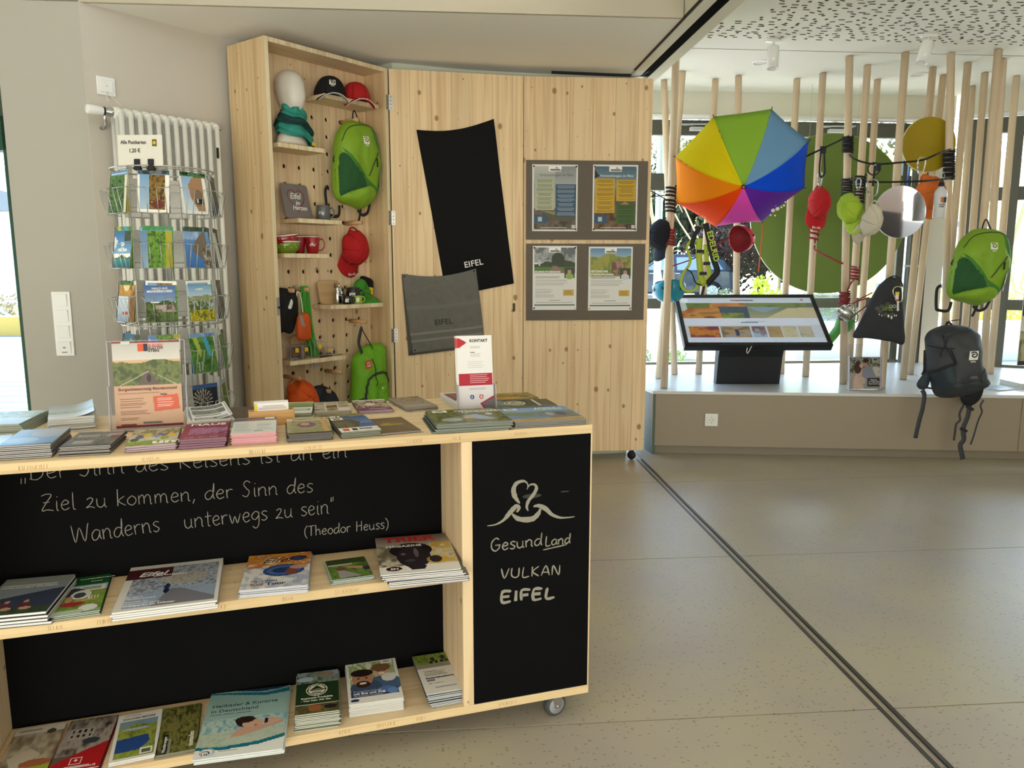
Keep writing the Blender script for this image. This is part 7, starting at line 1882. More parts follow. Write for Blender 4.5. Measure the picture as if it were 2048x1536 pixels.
# price sign clipped on top
sg = thing('price_sign', 'clear sign reading Alle Postkarten 1,20 € clipped on the wire rack', 'sign', mx=T(RC + Vector((0, -RR - .006, 1.548))) @ RX(-4))
m = MB(); m.box(-.078, .078, .0, .0015, .0, .105); m.build('sign_plate', M('sign_sheet', 'd9d6cb', .2, coat=.5), sg)
# frame in XZ
text('Alle Postkarten', .0175, M('ink_111', '141414', .5), sg, T((-.068, -.0006, .074)) @ RX(90), bold=.0003, sx=.82)
text('1,20 €', .0190, M('ink_111'), sg, T((-.040, -.0006, .045)) @ RX(90), bold=.0003, sx=.8)
m = MB(); m.box(.042, .058, -.0008, 0, .066, .090); m.lathe([(0, 0), (.006, 0)], 12, 1, mx=T((.050, -.001, .078)) @ RX(90)); m.build('small_crest', [M('crest_olive', '5c5a1c', .5), M('crest_gold', 'c9a83a', .5)], sg)
for x in (-.012, .036):
    m = MB(); m.box(x - .010, x + .010, -.006, .008, -.008, .022); m.box(x - .012, x + .012, -.009, .011, -.016, -.006); m.build('clip', black_m, sg, bevel=.002)

# ================================================================== THE EXHIBITION CORNER
pole_m = wood('pine_pole', 'Z', 'X', 'd8c2a4', 'c0a07c', 1.0, .0, 0, gscale=1.2)
ZP, ZCEIL = .4122, 2.53
pole_data = [  # top pixel, base pixel, a word on where it stands
 ((1328, 160), (1349, 749), 'leaning rightwards, leftmost at the ceiling'), ((1352, 110), (1328, 776), 'foremost of the left trio, wound with cords'), ((1365, 143), (1317, 757), 'leaning leftwards behind the left trio'),
 ((1431, 158), (1397, 748), 'left of the two behind the yellow umbrella segment'), ((1477, 151), (1471, 750), 'behind the green umbrella segment'), ((1594, 157), (1562, 747), 'just right of the umbrella'),
 ((1646, 146), (1611, 753), 'with the red cap and red cord coil'), ((1699, 112), (1686, 768), 'with three cord coils beside the photo stand'), ((1735, 130), (1696, 760), 'behind the coiled one, with a black and a red coil'),
 ((1755, 159), (1715, 746), 'behind the beige cap'), ((1811, 104), (1763, 776), 'behind the round mirror and the dark drawstring bag'), ((1866, 134), (1806, 759), 'left of two behind the yellow disc'),
 ((1887, 150), (1820, 749), 'right of two behind the yellow disc'), ((1902, 105), (1889, 770), 'with the long black cord coil before the yellow disc'), ((1936, 125), (1880, 757), 'next to the pillar, behind the coiled one'),
 ((1945, 172), (1903, 746), 'thin looking, before the pale pillar'), ((1970, 145), (1922, 752), 'between pillar and green backpack'), ((1997, 98), (1938, 772), 'front one carrying the green backpack'),
 ((2006, 117), (1966, 754), 'close behind the one with the green backpack'), ((2033, 152), (1980, 748), 'rightmost, right of the green backpack')]
POLES = []
for k, (tp, bp_, lab) in enumerate(pole_data):
    a = at_z(*tp, ZCEIL); b = at_z(*bp_, ZP)
    L_ = (a - b).length; zax = (a - b).normalized(); xax = Vector((1, 0, 0)); xax = (xax - zax * xax.dot(zax)).normalized(); yax = zax.cross(xax)
    mx = Matrix.Identity(4)
    for i in range(3): mx[i][0], mx[i][1], mx[i][2], mx[i][3] = xax[i], yax[i], zax[i], b[i]
    m = MB(); m.tube([(0, 0, .001), (0, 0, L_ * .5), (0, 0, L_ - .005)], .0235, 20)
    o = m.build('wooden_pole', pole_m, mx=mx); tag(o, 'pine pole ' + lab, 'pole', 'pine poles of the display')
    POLES.append((b, a))
def on_pole(k, py):
    """point on the pole axis at the height seen at pixel row py"""
    b, a = POLES[k]; lo, hi = 0.0, 1.0
    for _ in range(30):
        mid = (lo + hi) / 2; p = b.lerp(a, mid); d = p.y * _c - (p.z - CAM_H) * _s; v = p.y * _s + (p.z - CAM_H) * _c
        if 768 - F_PX * v / d > py: lo = mid
        else: hi = mid
    return b.lerp(a, lo)
rope_k = M('rope_black', '151517', .75, bump=.6, bscale=300); rope_r = M('rope_red', '8a1f26', .7, bump=.6, bscale=300, var=.25, vscale=200)
def coil(k, py0, py1, mat, turns, label, r=.0072, rad_=.0235):
    p0, p1 = on_pole(k, py0), on_pole(k, py1); ax = (p0 - p1).normalized()
    x = Vector((1, 0, 0)); x = (x - ax * x.dot(ax)).normalized(); y = ax.cross(x)
    n = turns * 14; pts = []
    rn = random.Random(k * 13 + int(py0))
    for i in range(n + 1):
        a_ = 2 * math.pi * i / 14; rr_ = rad_ + r * 1.02 + .0012 * math.sin(a_ * .37 + k)
        pts.append(p0.lerp(p1, i / n) + x * (rr_ * math.cos(a_)) + y * (rr_ * math.sin(a_)) + ax * (.0012 * math.sin(a_ * .5 + k)))
    m = MB(); m.tube(pts, r, 6); o = m.build('cord_coil', mat); tag(o, label, 'cord')
    return pts
coil(1, 372, 394, rope_k, 3, 'black cord coil on the front left pole, upper turns'); coil(1, 397, 425, rope_k, 4, 'black cord coil on the front left pole, lower turns')
coil(1, 457, 491, rope_r, 6, 'red speckled cord coil on the front left pole')
coil(6, 461, 480, rope_r, 2, 'loose red cord turns below the red cap'); 
coil(7, 273, 306, rope_k, 7, 'upper black cord coil on the pole beside the green disc'); coil(7, 357, 399, rope_k, 8, 'lower black cord coil on the pole beside the green disc')
coil(8, 350, 405, rope_k, 9, 'black cord coil behind the lime cap'); coil(13, 300, 359, rope_k, 12, 'long tight black cord coil in front of the yellow disc')
coil(8, 535, 560, rope_r, 4, 'red cord coil low on the pole behind the green disc edge'); coil(7, 583, 612, rope_r, 6, 'red cord coil above the steel cup'); coil(7, 632, 640, rope_r, 2, 'red cord turns below the steel cup')
def fr(k, py, dx=0, dy=-.032): p = on_pole(k, py); return p + Vector((dx, dy, 0))
def rope(pts, mat, label, r=.0058):
    o = cord(pts, r, mat, None, 'cord'); tag(o, label, 'cord'); return o
UMB = at_Y(1483, 342, 4.88)
rope([at_Y(1606, 316, 4.85), at_Y(1622, 308, 4.87), at_Y(1646, 297, 4.9), fr(7, 274, -.01)], rope_k, 'black cord from the umbrella to the upper coil')
rope([fr(7, 311, .0), at_Y(1710, 319, 4.9), at_Y(1748, 328, 4.83), at_Y(1800, 325, 4.78), at_Y(1845, 320, 4.74), at_Y(1875, 308, 4.70), fr(13, 300, -.01)], rope_k, 'upper black cord from the green disc to the right coil')
rope([fr(7, 358, .0), at_Y(1715, 362, 4.86), at_Y(1750, 364, 4.80), at_Y(1790, 364, 4.78), at_Y(1850, 362, 4.74), fr(13, 358, -.01)], rope_k, 'lower black cord carrying the orange cap and the bottle')
rope([at_Y(1290, 378, 5.0), at_Y(1310, 386, 4.98), fr(1, 405, -.01)], rope_k, 'short black cord running behind the panel edge', .003)
rope([at_Y(1292, 394, 5.0), fr(1, 391, -.01)], rope_k, 'second short black cord at the panel edge', .003)
rope([fr(1, 532, .02), at_Y(1392, 515, 4.98), at_Y(1440, 487, 5.0), at_Y(1470, 468, 5.0)], rope_r, 'red cord from the left poles to the red helmet', .004)
rope([fr(6, 480, .0), fr(6, 494, .0), at_Y(1632, 501, 5.3), at_Y(1660, 515, 5.2), at_Y(1690, 529, 5.15), fr(8, 535, .0)], rope_r, 'red cord sloping down from the red cap pole')
rope([fr(8, 558, -.01), at_Y(1702, 566, 5.1), at_Y(1696, 578, 5.05), fr(7, 583, .01)], rope_r, 'short red cord between the two coils')
rope([fr(7, 611, .01), at_Y(1720, 598, 4.84), at_Y(1745, 585, 4.80)], rope_r, 'upper red cord from the cup to the drawstring bag', .004); rope([fr(7, 612, .01), at_Y(1712, 604, 4.84), at_Y(1738, 595, 4.80)], rope_r, 'second red cord from the cup to the drawstring bag', .004)
rope([fr(7, 640, .02), at_Y(1709, 630, 4.84), at_Y(1726, 617, 4.80), at_Y(1735, 609, 4.79)], rope_r, 'lower red cord from the pole to the drawstring bag', .004)

# rainbow umbrella
tips_px = [(1427.4, 232.7), (1543, 218), (1617.8, 281.5), (1609, 376), (1524, 443.6), (1429.4, 453.4), (1352, 406.5), (1350.7, 313.8)]
ucol = ['8db83c', '6f9cc4', '0f4fe0', '6428a8', 'e850c0', 'f04a0c', 'f28a10', 'e2cf14']
um = thing('umbrella', 'open rainbow umbrella facing the room, tied to the left poles', 'umbrella', mx=T((0, 0, 0)))
apex = at_Y(1487, 373, 4.62); ctr = UMB
axis = (apex - ctr).normalized()
RU = .445
xa = Vector((1, 0, 0)); xa = (xa - axis * xa.dot(axis)).normalized(); ya = axis.cross(xa)
if ya.z < 0: ya = -ya
# rim directions: measured tips brought onto the rim circle of the tilted canopy
ang = []
for px, py in tips_px:
    r = Vector(_ray(px, py)); tt = (ctr - Vector((0, 0, CAM_H))).dot(axis) / r.dot(axis); p = Vector((0, 0, CAM_H)) + r * tt
    d_ = p - ctr; ang.append((math.atan2(d_.dot(ya), d_.dot(xa)), d_.length))
HU = (apex - ctr).dot(axis)
def ucan(a_, s, Rk): 
    return ctr + axis * (HU * (1 - s ** 2.1)) + (xa * math.cos(a_) + ya * math.sin(a_)) * (Rk * math.sin(s * math.pi / 2) ** 1.0 * (1.0) * (.30 * math.sin(s * math.pi / 2) + .70) if False else Rk * (s * .88 + .12 * math.sin(s * math.pi / 2)))
for k in range(8):
    (a0, r0), (a1, r1) = ang[k], ang[(k + 1) % 8]
    rows = []
    for i in range(13):
        s = .02 + .98 * i / 12; p0, p1 = ucan(a0, s, r0), ucan(a1, s, r1); row = []
        for j in range(11):
            v = j / 10; p = p0.lerp(p1, v); bow = 4 * v * (1 - v)
            p = p - axis * (.010 * bow * s) + (ctr - p).normalized() * (.006 * bow * s ** 5) + axis * (.0015 * mnoise.noise(Vector((s * 6, v * 5, k))))
            row.append(p)
        rows.append(row)
    m = MB(); m.grid(rows); m.build('canopy_panel', M('umbrella_' + ucol[k], ucol[k], .8, spec=.15, bump=.15, bscale=500), um, solid=.0008)
    m = MB(); m.tube([ucan(a0, .02 + .98 * i / 10, r0) - axis * .003 for i in range(11)], .0022, 5); m.build('rib', M('rib_dark', '2a3028', .5), um)
    m = MB(); tp_ = ucan(a0, 1, r0); m.tube([tp_ - (ctr - tp_).normalized() * 0, tp_ - (ctr - tp_).normalized() * .012 - axis * .004], .0026, 6); m.build('rib_tip', black_m, um)
m = MB(); m.tube([apex - axis * .002, apex + axis * .012], .011, 14); m.tube([apex + axis * .012, apex + axis * .014], .008, 12, 1); m.build('ferrule', [black_m, M('button_salmon', 'c97a55', .5)], um)
m = MB(); m.tube([apex - axis * .01, apex - axis * .48], .0055, 8); m.build('shaft', alu, um); m = MB(); m.tube([apex - axis * .46, apex - axis * .56], .014, 12); m.build('handle', black_m, um)
# white clover print on the violet panel
m = MB(); a_m = (ang[3][0] * .40 + ang[4][0] * .60); r_m = ang[3][1]
for dx_, dy_, rr_ in ((0, 0, .012), (.018, .006, .012), (.006, .02, .012), (-.016, .010, .008), (.034, .012, .006), (.044, .018, .007), (-.010, -.016, .006), (.008, -.018, .006), (-.028, .0, .006), (.05, .03, .006)):
    pp_ = at_Y(1546 + dx_ * 500, 421 - dy_ * 560, 4.83); m.lathe([(0, 0), (rr_, 0)], 10, mx=frame(pp_ + axis * .0, xa, ya))
o = m.build('clover_print', white_print, um); o['kind'] = 'stuff'
o_ = cord([at_Y(1524, 446, 4.86), at_Y(1524, 470, 4.86), at_Y(1521, 500, 4.86), at_Y(1519, 522, 4.86), at_Y(1517, 543, 4.86)], .0035, M('cord_orange', 'd8641a', .6), None); tag(o_, 'orange cord hanging down from the lower right umbrella tip', 'cord')

# coloured discs and mirror
def disc(name, label, cx, cy, Y, rpx, mat, th=.014, rx=None, edge=None):
    c = at_Y(cx, cy, Y); d_ = F_PX / (c.y * _c - (c.z - CAM_H) * _s); r = rpx / d_
    t = thing(name, label, 'disc' if name != 'round_mirror' else 'mirror', mx=T(c) @ RX(90))
    m = MB(); m.lathe([(0, -th), (r - .001, -th), (r, -th + .001), (r, -.001), (r - .001, 0), (0, 0)], 96); m.build('plate', edge or mat, t)
    m = MB(); m.lathe([(0, .0006), (r - .002, .0006)], 96, smooth=False); m.build('face', mat, t)
    m = MB()
    for s in (-1, 1): m.tube([(s * r * .3, r * .6, -th), (s * r * .3, r * .6, -th - .03)], .006, 8)
    m.build('standoff', alu, t)
    if name == 'green_disc':
        m = MB()
        for s in (-1, 1): m.tube([(s * r * .3, r * .8, -th / 2), (s * r * .3, 2.529 - c.z, -th / 2)], .001, 4)
        m.build('suspension_wire', alu, t)
    return t
disc('green_disc', 'very large olive green round disc hanging before the window', 1658, 429, 5.95, 157, M('disc_green', '6f8540', .45, spec=.3), edge=M('disc_edge_pale', 'c9cfae', .5))
disc('yellow_disc', 'mustard yellow round disc high between the right poles', 1858, 289, 5.17, 54, M('disc_yellow', 'a18a16', .4, spec=.3), edge=M('disc_edge_yellow', 'd9cf8a', .5))
disc('round_mirror', 'round mirror disc between the beige cap and the orange cap', 1801, 424, 4.82, 51.5, M('mirror_silver', 'e6e6e4', .03, metal=1.0), edge=M('mirror_edge', 'd9dcd8', .3))

# carabiners
def carabiner(label, c, h=.075, w=.038, rz=0, col='b9bcbf', ry=0):
    t = thing('carabiner', label, 'carabiner', mx=T(c) @ RZ(ry) @ RX(90) @ RZ(rz))
    pts = [(-.25 * w, .5 * h), (.2 * w, .5 * h), (.5 * w, .3 * h), (.42 * w, -.2 * h), (.25 * w, -.48 * h), (-.1 * w, -.5 * h), (-.35 * w, -.3 * h), (-.5 * w, .25 * h)]
    m = MB(); m.tube([(v.x, v.y, 0) for v in closed_smooth(pts, 4)], .0036, 7, closed=True); m.build('hook', M('alu_' + col, col, .25, metal=.9), t)
    m = MB(); m.tube([(-.36 * w, -.28 * h, 0), (-.46 * w, .1 * h, 0)], .0052, 8); m.build('gate_sleeve', alu, t)
    return t
carabiner('silver carabiner above the red cap on its black strap', at_Y(1640, 358, 5.0), .085, .028)
carabiner('silver carabiner holding the beige cap', at_Y(1745, 376, 4.74), .095, .07, 8)
carabiner('small silver carabiner holding the lime green cap', at_Y(1717, 368, 4.80), .06, .03)
carabiner('large white carabiner above the orange cap', at_Y(1842, 332, 4.74), .095, .045, -4, 'd9d9d6')
carabiner('cream carabiner on the drawstring bag', at_Y(1796, 589, 4.72), .092, .055, 14, 'd6d3b4')
carabiner('steel carabiner at the handle of the steel cup', at_Y(1711, 636, 4.78), .05, .03, 0, '55504a')
t = thing('sling', 'black strap sling with buckle hanging above the red cap', 'strap', mx=T(at_Y(1645, 300, 4.94)) @ RX(90))
m = MB(); m.box(-.020, .020, -.022, .022, -.012, .012); m.build('buckle', M('plastic_black', '1b1b1d', .4), t, bevel=.004)
strap([(-.008, -.02, 0), (-.012, -.08, 0), (-.010, -.14, .0), (.0, -.165, .0), (.018, -.14, .01), (.014, -.08, .01), (.008, -.02, .01)], .012, webbing, t)
t = thing('sling', 'black strap sling with a round loop above the beige cap', 'strap', mx=T(at_Y(1748, 332, 4.77)) @ RX(90))
m = MB(); m.box(.008, .040, -.030, .018, -.010, .010); m.build('buckle', M('plastic_black'), t, bevel=.004)
m = MB(); m.tube([(-.004 + .036 * math.cos(a), -.018 + .036 * math.sin(a), .01) for a in np.linspace(0, 2 * math.pi, 20, endpoint=False)], .004, 6, closed=True); m.build('loop', webbing, t)
strap([(.0, .0, .012), (-.002, -.06, .012), (-.004, -.12, .012)], .014, webbing, t)

# hanging caps
def HC(px, py, Y, roll=0, pitch=0, yaw=0): return T(at_Y(px, py, Y)) @ RZ(yaw) @ RX(90 + pitch) @ RZ(180 + roll)
hang_cap('red cap with white brim lettering hanging under the black sling', HC(1637, 407, 5.0, -4, -8, 0) , 'b8191d', crush=.12, seed=6, word='EIFEL', sx=.82, tagc=False)
cap('cap', 'lime green cap hanging sideways left of the beige cap', T(at_Y(1702, 418, 4.84)) @ RZ(-55) @ RX(74) @ RZ(205), 'a3c236', crush=.3, seed=7, sx=.85, tagc=False)
t = cap('cap', 'beige cap hanging open towards the room left of the round mirror', T(at_Y(1737, 437, 4.74)) @ RZ(22) @ RX(118) @ RZ(186), 'cfc6b2', crush=.35, seed=8, sx=.72, tagc=False, under='d9d2c2')
cap('cap', 'orange cap hanging behind the round mirror', T(at_Y(1858, 384, 4.96)) @ RZ(14) @ RX(84) @ RZ(200), 'd56a26', crush=.35, seed=9, sx=1.05, tagc=False)
t = cap('cap', 'dark navy cap hanging at the panel edge behind the left poles', T(at_Y(1324, 470, 5.08)) @ RZ(-60) @ RX(80) @ RZ(170), '181c28', crush=.15, seed=10, sx=.9, tagc=False)
# helmets
def helmet(label, mx, col, inner, straps=True):
    t = thing('climbing_helmet', label, 'helmet', mx=mx)
    hm = M('helmet_' + col, col, .3, coat=.4); rows = []
    for i in range(13):
        e = math.pi / 2 * i / 12; rows.append([(.108 * math.cos(e) ** .75 * math.cos(a), .125 * math.cos(e) ** .75 * math.sin(a), .125 * math.sin(e) - .012 * math.cos(2 * a) * math.cos(e)) for a in np.linspace(0, 2 * math.pi, 37)])
    m = MB(); m.grid(rows); m.build('shell', hm, t, solid=.003)
    m = MB(); m.grid([[(x * .95, y * .95, z * .95 + .001) for x, y, z in r] for r in rows][::-1]); m.build('liner', M('liner_' + inner, inner, .7), t)
    m = MB()
    for a in (.6, 1.3, 1.9, 2.6, 3.7, 4.4, 5.0, 5.7): m.lathe([(.0, .002), (.009, .001), (.010, -.001)], 10, mx=frame((.108 * math.cos(a) * 1.0, .125 * math.sin(a) * 1.0, .045), (-math.sin(a), math.cos(a), 0), (0, 0, 1)) @ Matrix.Diagonal((.8, 1.2, 1, 1)))
    m.build('strap_clip', black_m, t)
    if straps:
        strap([(-.09, .03, .01), (-.06, .01, -.06), (-.02, .0, -.13), (-.01, 0, -.17)], .012, webbing, t); strap([(.09, .03, .01), (.05, .01, -.05), (.02, .0, -.11), (.0, 0, -.19)], .012, webbing, t)
        m = MB(); m.tube([(.085 * math.cos(a), .1 * math.sin(a), -.004) for a in np.linspace(0, 2 * math.pi, 24, endpoint=False)], .008, 6, closed=True); m.build('headband', webbing, t)
    return t
helmet('teal blue climbing helmet hanging upside down by its straps behind the left poles', T(at_Y(1338, 568, 5.12)) @ RX(180 - 12) @ RZ(90) @ Matrix.Diagonal((.92, .86, .95, 1)), '1f8aa5', '17343c')
helmet('red climbing helmet hanging below the umbrella, open side to the left', T(at_Y(1478, 478, 5.0)) @ RZ(35) @ RX(8) @ RY(78) @ Matrix.Diagonal((.80, .72, .8, 1)), 'c02430', '8f2a30', False)
# climbing harness
hz = at_Y(1408, 505, 4.82)
t = thing('climbing_harness', 'lime and black climbing harness hanging from a ring beside the umbrella', 'harness', mx=T(hz) @ RX(90))
S_ = 1 / 312.0
def hp(l, z=0): return [((x - 1408) * S_, (505 - y) * S_, z) for x, y in l]
lime_w = M('webbing_lime', 'a9bd3a', .6, bump=.3, bscale=500)
strap(hp([(1400, 455), (1390, 470), (1385, 487), (1388, 497)]), .030, webbing, t, 'black_webbing'); 
strap(hp([(1408, 450), (1416, 480), (1425, 515), (1434, 540), (1426, 553), (1415, 566)], .012), .042, webbing, t, 'waist_belt')
strap(hp([(1397, 478), (1397, 510), (1402, 545), (1408, 565)], .018), .045, lime_w, t, 'leg_loop'); strap(hp([(1410, 490), (1414, 520), (1420, 545), (1412, 565), (1395, 560)], .004), .03, lime_w, t, 'leg_loop')
strap(hp([(1385, 480), (1375, 495), (1382, 515), (1380, 530), (1370, 545), (1366, 565), (1375, 578), (1392, 578), (1400, 565)], -.005), .020, lime_w, t, 'leg_loop')
strap(hp([(1375, 537), (1385, 545), (1392, 562), (1405, 568)], .02), .009, webbing, t, 'elastic_strap'); strap(hp([(1411, 566), (1409, 578), (1407, 586)], .0), .018, webbing, t, 'strap_end')
for x, y in ((1399, 503), (1406, 545), (1412, 526)): m = MB(); p = hp([(x, y)], .026)[0]; m.box(p[0] - .022, p[0] + .022, p[1] - .010, p[1] + .010, p[2] - .004, p[2] + .003); m.build('buckle', black_m, t, bevel=.002)
m = MB(); p = hp([(1401, 445)])[0]; m.tube([(p[0] + .030 * math.cos(a), p[1] + .034 * math.sin(a), 0) for a in np.linspace(0, 2 * math.pi, 24, endpoint=False)], .003, 6, closed=True); m.build('ring', M('brass', 'b59a4c', .3, metal=.9), t)
text('EDELRID', .050, M('print_lime', 'b5c83a', .5), t, T(hp([(1411, 466)], .0145)[0]) @ RZ(-74), bold=.0012, sx=1.0)

# touch screen on its stand
scr = thing('touch_screen', 'large tilted touch screen on a black stand showing landscape pictures', 'screen')
bl, br = at_Y(1365, 692, 4.95), at_Y(1664, 691, 4.95); tl, tr = at_Y(1352, 590, 5.34), at_Y(1628, 590, 5.34)
ctrs = (bl + br + tl + tr) / 4; W_ = ((br - bl).length + (tr - tl).length) / 2; H_ = ((tl - bl).length + (tr - br).length) / 2
SMX = frame(ctrs, (br + tr) - (bl + tl), (tl + tr) - (bl + br))
m = MB(); m.box(-W_ / 2, W_ / 2, -H_ / 2, H_ / 2, -.045, -.004); fw = .028
for q_b in ((-W_ / 2, W_ / 2, -H_ / 2, -H_ / 2 + fw), (-W_ / 2, W_ / 2, H_ / 2 - fw, H_ / 2), (-W_ / 2, -W_ / 2 + fw, -H_ / 2, H_ / 2), (W_ / 2 - fw, W_ / 2, -H_ / 2, H_ / 2)): m.box(*q_b, -.004, .006)
m.build('housing', M('screen_housing', '141416', .35), scr, mx=SMX, bevel=.003)
a = Art(150, 84, 'b5bcc6'); a.rect(0, 0, 1, .12, 'b9c2cc'); a.ell(.04, .06, .03, .05, 'd5dade'); a.rect(.39, .045, .47, .075, 'a8646a').rect(.47, .045, .56, .075, '6d7580'); a.ell(.93, .05, .012, .02, 'b55a6c')
a.blot(0, .12, .55, .46, ['7a4620', 'a5672c', 'b58040', '5c3a1c'], 7, 5); a.poly([(0, .12), (.12, .12), (.02, .3), (0, .3)], 'aab4b0'); a.blot(.05, .12, .22, .24, ['3b4a22', '5c6a34'], 3, 8); a.poly([(.28, .2), (.6, .2), (.68, .46), (.3, .46)], '3d4a5c'); a.blot(.30, .34, .46, .46, ['3a4a1c', '7a8a3c', '55642a'], 5, 9); a.grad(.5, .12, 1, .46, '5c6d60', '8f8d6e'); a.poly([(.5, .2), (.75, .22), (.62, .34), (.56, .3)], '7c8f9c'); a.blot(.52, .12, .95, .22, ['4a5a34', '6d7a48'], 2, 9); a.poly([(.62, .46), (.8, .24), (1, .22), (1, .46)], 'b5aa88')
a.rect(0, .46, 1, .62, 'c3c9d6'); a.lines(.42, .55, .55, .575, 1, '5c6a8a', .8, rag=0); 
for k, cols in enumerate((['8a5218', 'b57424', '6d2c3a'], ['7d8ca0', '9c7c5c', '5c5a3c'], ['3c5c8c', '6d4a4a', '8aa0b5'], ['a58f68', '8f7a55'], ['8a8a68', 'b5ac90'], ['7a8a60', 'a9a090'])):
    x0 = (.03, .26, .485, .60, .71, .825)[k]; x1 = (.25, .475, .59, .70, .815, .93)[k]; a.blot(x0, .64, x1, .88, cols, k + 3, 9)
a.rect(.36, .70, .372, .84, '2c3a5c').rect(.376, .72, .388, .84, '2c2c4c'); a.rect(0, .88, 1, 1, 'bcc6d6')
link('screen_picture', a.mesh('screen_picture', W_ - 2 * fw, H_ - 2 * fw, print_mat('backlit_screen', .08, .55)), scr, SMX @ T((0, 0, -.002)))
text('Meine Vulkaneifel', .018, M('ink_7a3a44', '7a3a44', .5), scr, SMX @ T((-.07, H_ / 2 - fw - .035, -.0012)), extrude=.0001)
text('Das könnte auch interessieren', .011, M('ink_4c5a78', '4c5a78', .5), scr, SMX @ T((-.04, -.02, -.0012)), extrude=.0001)
m = MB(); m.box(-W_ / 2 + .008, W_ / 2 - .008, -H_ / 2 + .008, H_ / 2 - .008, .0062, .0072); m.build('cover_glass', glass('screen_glass', 'f2f4f4', .07), scr, mx=SMX)
sx0, sx1 = at_z(1432, 768, .4122), at_z(1559, 768, .4122)
m = MB(); x0, x1, y0 = sx0.x, sx1.x, sx0.y
m.prism([(y0, .4125), (y0 + .07, .4125), (y0 + .05, .74), (y0 - .06, .66), (y0 - .035, .60)], x0, x1, 'X'); m.build('stand', M('stand_black', '15181c', .5), scr, bevel=.004)
m = MB(); m.box(x1 - .10, x1 + .05, y0 - .10, y0 + .0, .665, .685); m.build('bracket', M('plastic_black'), scr, bevel=.006)
t = thing('usb_cable_hook', 'short white cable loop under the touch screen', 'cable', mx=T(at_Y(1497, 698, 4.93)) @ RX(90)); m = MB(); m.tube([(-.008, .008, 0), (-.012, -.018, 0), (-.006, -.030, 0), (.004, -.016, 0), (.020, .020, 0)], .0025, 6); m.build('cable', white_gloss, t)

# dark drawstring bag
bz = at_Y(1763, 620, 4.76); S2 = 1 / 323.0
t = thing('drawstring_bag', 'dark grey drawstring bag with green EIFEL print hanging from a pole', 'bag', mx=T(bz) @ RX(90))
def bp2(l): return [((x - 1763) * S2, (620 - y) * S2) for x, y in l]
O = bp2([(1772, 556), (1785, 556), (1793, 563), (1800, 590), (1806, 630), (1812, 686), (1790, 684), (1760, 679), (1735, 676), (1710, 674), (1722, 645), (1738, 605), (1752, 575), (1764, 562)])
pf = Puff(O, .045, .035, center=((1765 - 1763) * S2, (620 - 635) * S2), wr=.010, seed=51, wf=16, p=5); m = MB(); pf.body(m, rings=16); m.build('bag_body', M('cotton_anthracite', '303236', .85, bump=.4, bscale=500), t)
for k, (x, y) in enumerate(((1757, 612), (1768, 608), (1780, 612), (1788, 618), (1754, 622), (1765, 628), (1778, 628), (1748, 616))): m = MB(); pf.patch(m, [(v[0] + .016 * math.cos(a), v[1] + .012 * math.sin(a)) for v in bp2([(x, y)]) for a in np.linspace(0, 2 * math.pi, 8, endpoint=False)], .0015, rings=3); m.build('print_cloud', M('print_grey', '4c4f4c', .7), t)
text('EIFEL', .034, M('print_olive', '6f8a2c', .6), t, pf.place(*bp2([(1768, 620)])[0], .005) @ RZ(-3), 'CENTER', bold=.0012)
m = MB()
for x, y, r in ((1770, 631, .006), (1776, 634, .006), (1752, 628, .003), (1757, 630, .003), (1782, 630, .004), (1786, 630, .004)): v = bp2([(x, y)])[0]; m.lathe([(0, 0), (r, 0)], 10, mx=pf.place(*v, .005) @ Matrix.Diagonal((1, 1.6, 1, 1)))
for x, y in ((1774, 612), (1781, 612)): v = bp2([(x, y)])[0]; m.tube([tuple(pf.place(*v, .006) @ Vector((.009 * math.cos(a), .009 * math.sin(a), 0))) for a in np.linspace(0, 2 * math.pi, 12, endpoint=False)], .0012, 5, closed=True)
o = m.build('white_symbols', white_print, t); o['kind'] = 'stuff'
for k in range(5): cord([(*bp2([(1772 + k * 4, 558)])[0], .012), (*bp2([(1768 + k * 6, 566)])[0], .03)], .003, M('cotton_anthracite'), t, 'gather_fold')
cord([(*bp2([(1772, 556)])[0], .01), (*bp2([(1786, 553)])[0], .0), (*bp2([(1796, 560)])[0], .0), (*bp2([(1800, 574)])[0], .01)], .004, rope_k, t, 'drawcord')
m = MB(); m.box(-.010, .010, -.022, .022, 0, .001, 0); m.box(-.012, .012, .010, .026, .001, .0018, 1); m.box(-.011, .011, -.026, -.018, .001, .0018, 2); m.build('price_label', [M('card_white'), yellow_tag, M('tag_orange')], t, mx=T((*bp2([(1783, 592)])[0], .055))); m = MB(); m.box(-.006, .006, -.03, .03, 0, .0008); m.build('paper_strip', M('card_white'), t, mx=T((*bp2([(1786, 611)])[0], .055)) @ RZ(4))
# steel cup
mug('steel_cup', 'brushed steel cup tied sideways to the pole with red cord', T(at_Y(1700, 634, 4.76)) @ RZ(0) @ RX(8) @ RY(-52), .038, .075, 'c9c9c6', metal=True)
# green felt boot behind the pole
t = thing('green_watering_can', 'bright green soft plastic can shape hanging behind the pole beside the screen', 'can', mx=T(at_Y(1690, 640, 5.25)) @ RX(90))
gpl = M('plastic_green', '4f9a3a', .5); s3 = 1 / 292.0
def gp(l): return [((x - 1690) * s3, (640 - y) * s3) for x, y in l]
O = gp([(1682, 622), (1700, 626), (1708, 640), (1706, 655), (1698, 664), (1688, 668), (1678, 664), (1668, 680), (1660, 672), (1670, 655), (1674, 640)])
pf = Puff(O, .05, .05, center=gp([(1687, 648)])[0], wr=.003, seed=2, p=2.2); m = MB(); pf.body(m, rings=12); m.build('can_body', gpl, t); cord([(*gp([(1676, 660)])[0], 0), (*gp([(1668, 672)])[0], .0), (*gp([(1658, 684)])[0], .0)], .03, gpl, t, 'spout')

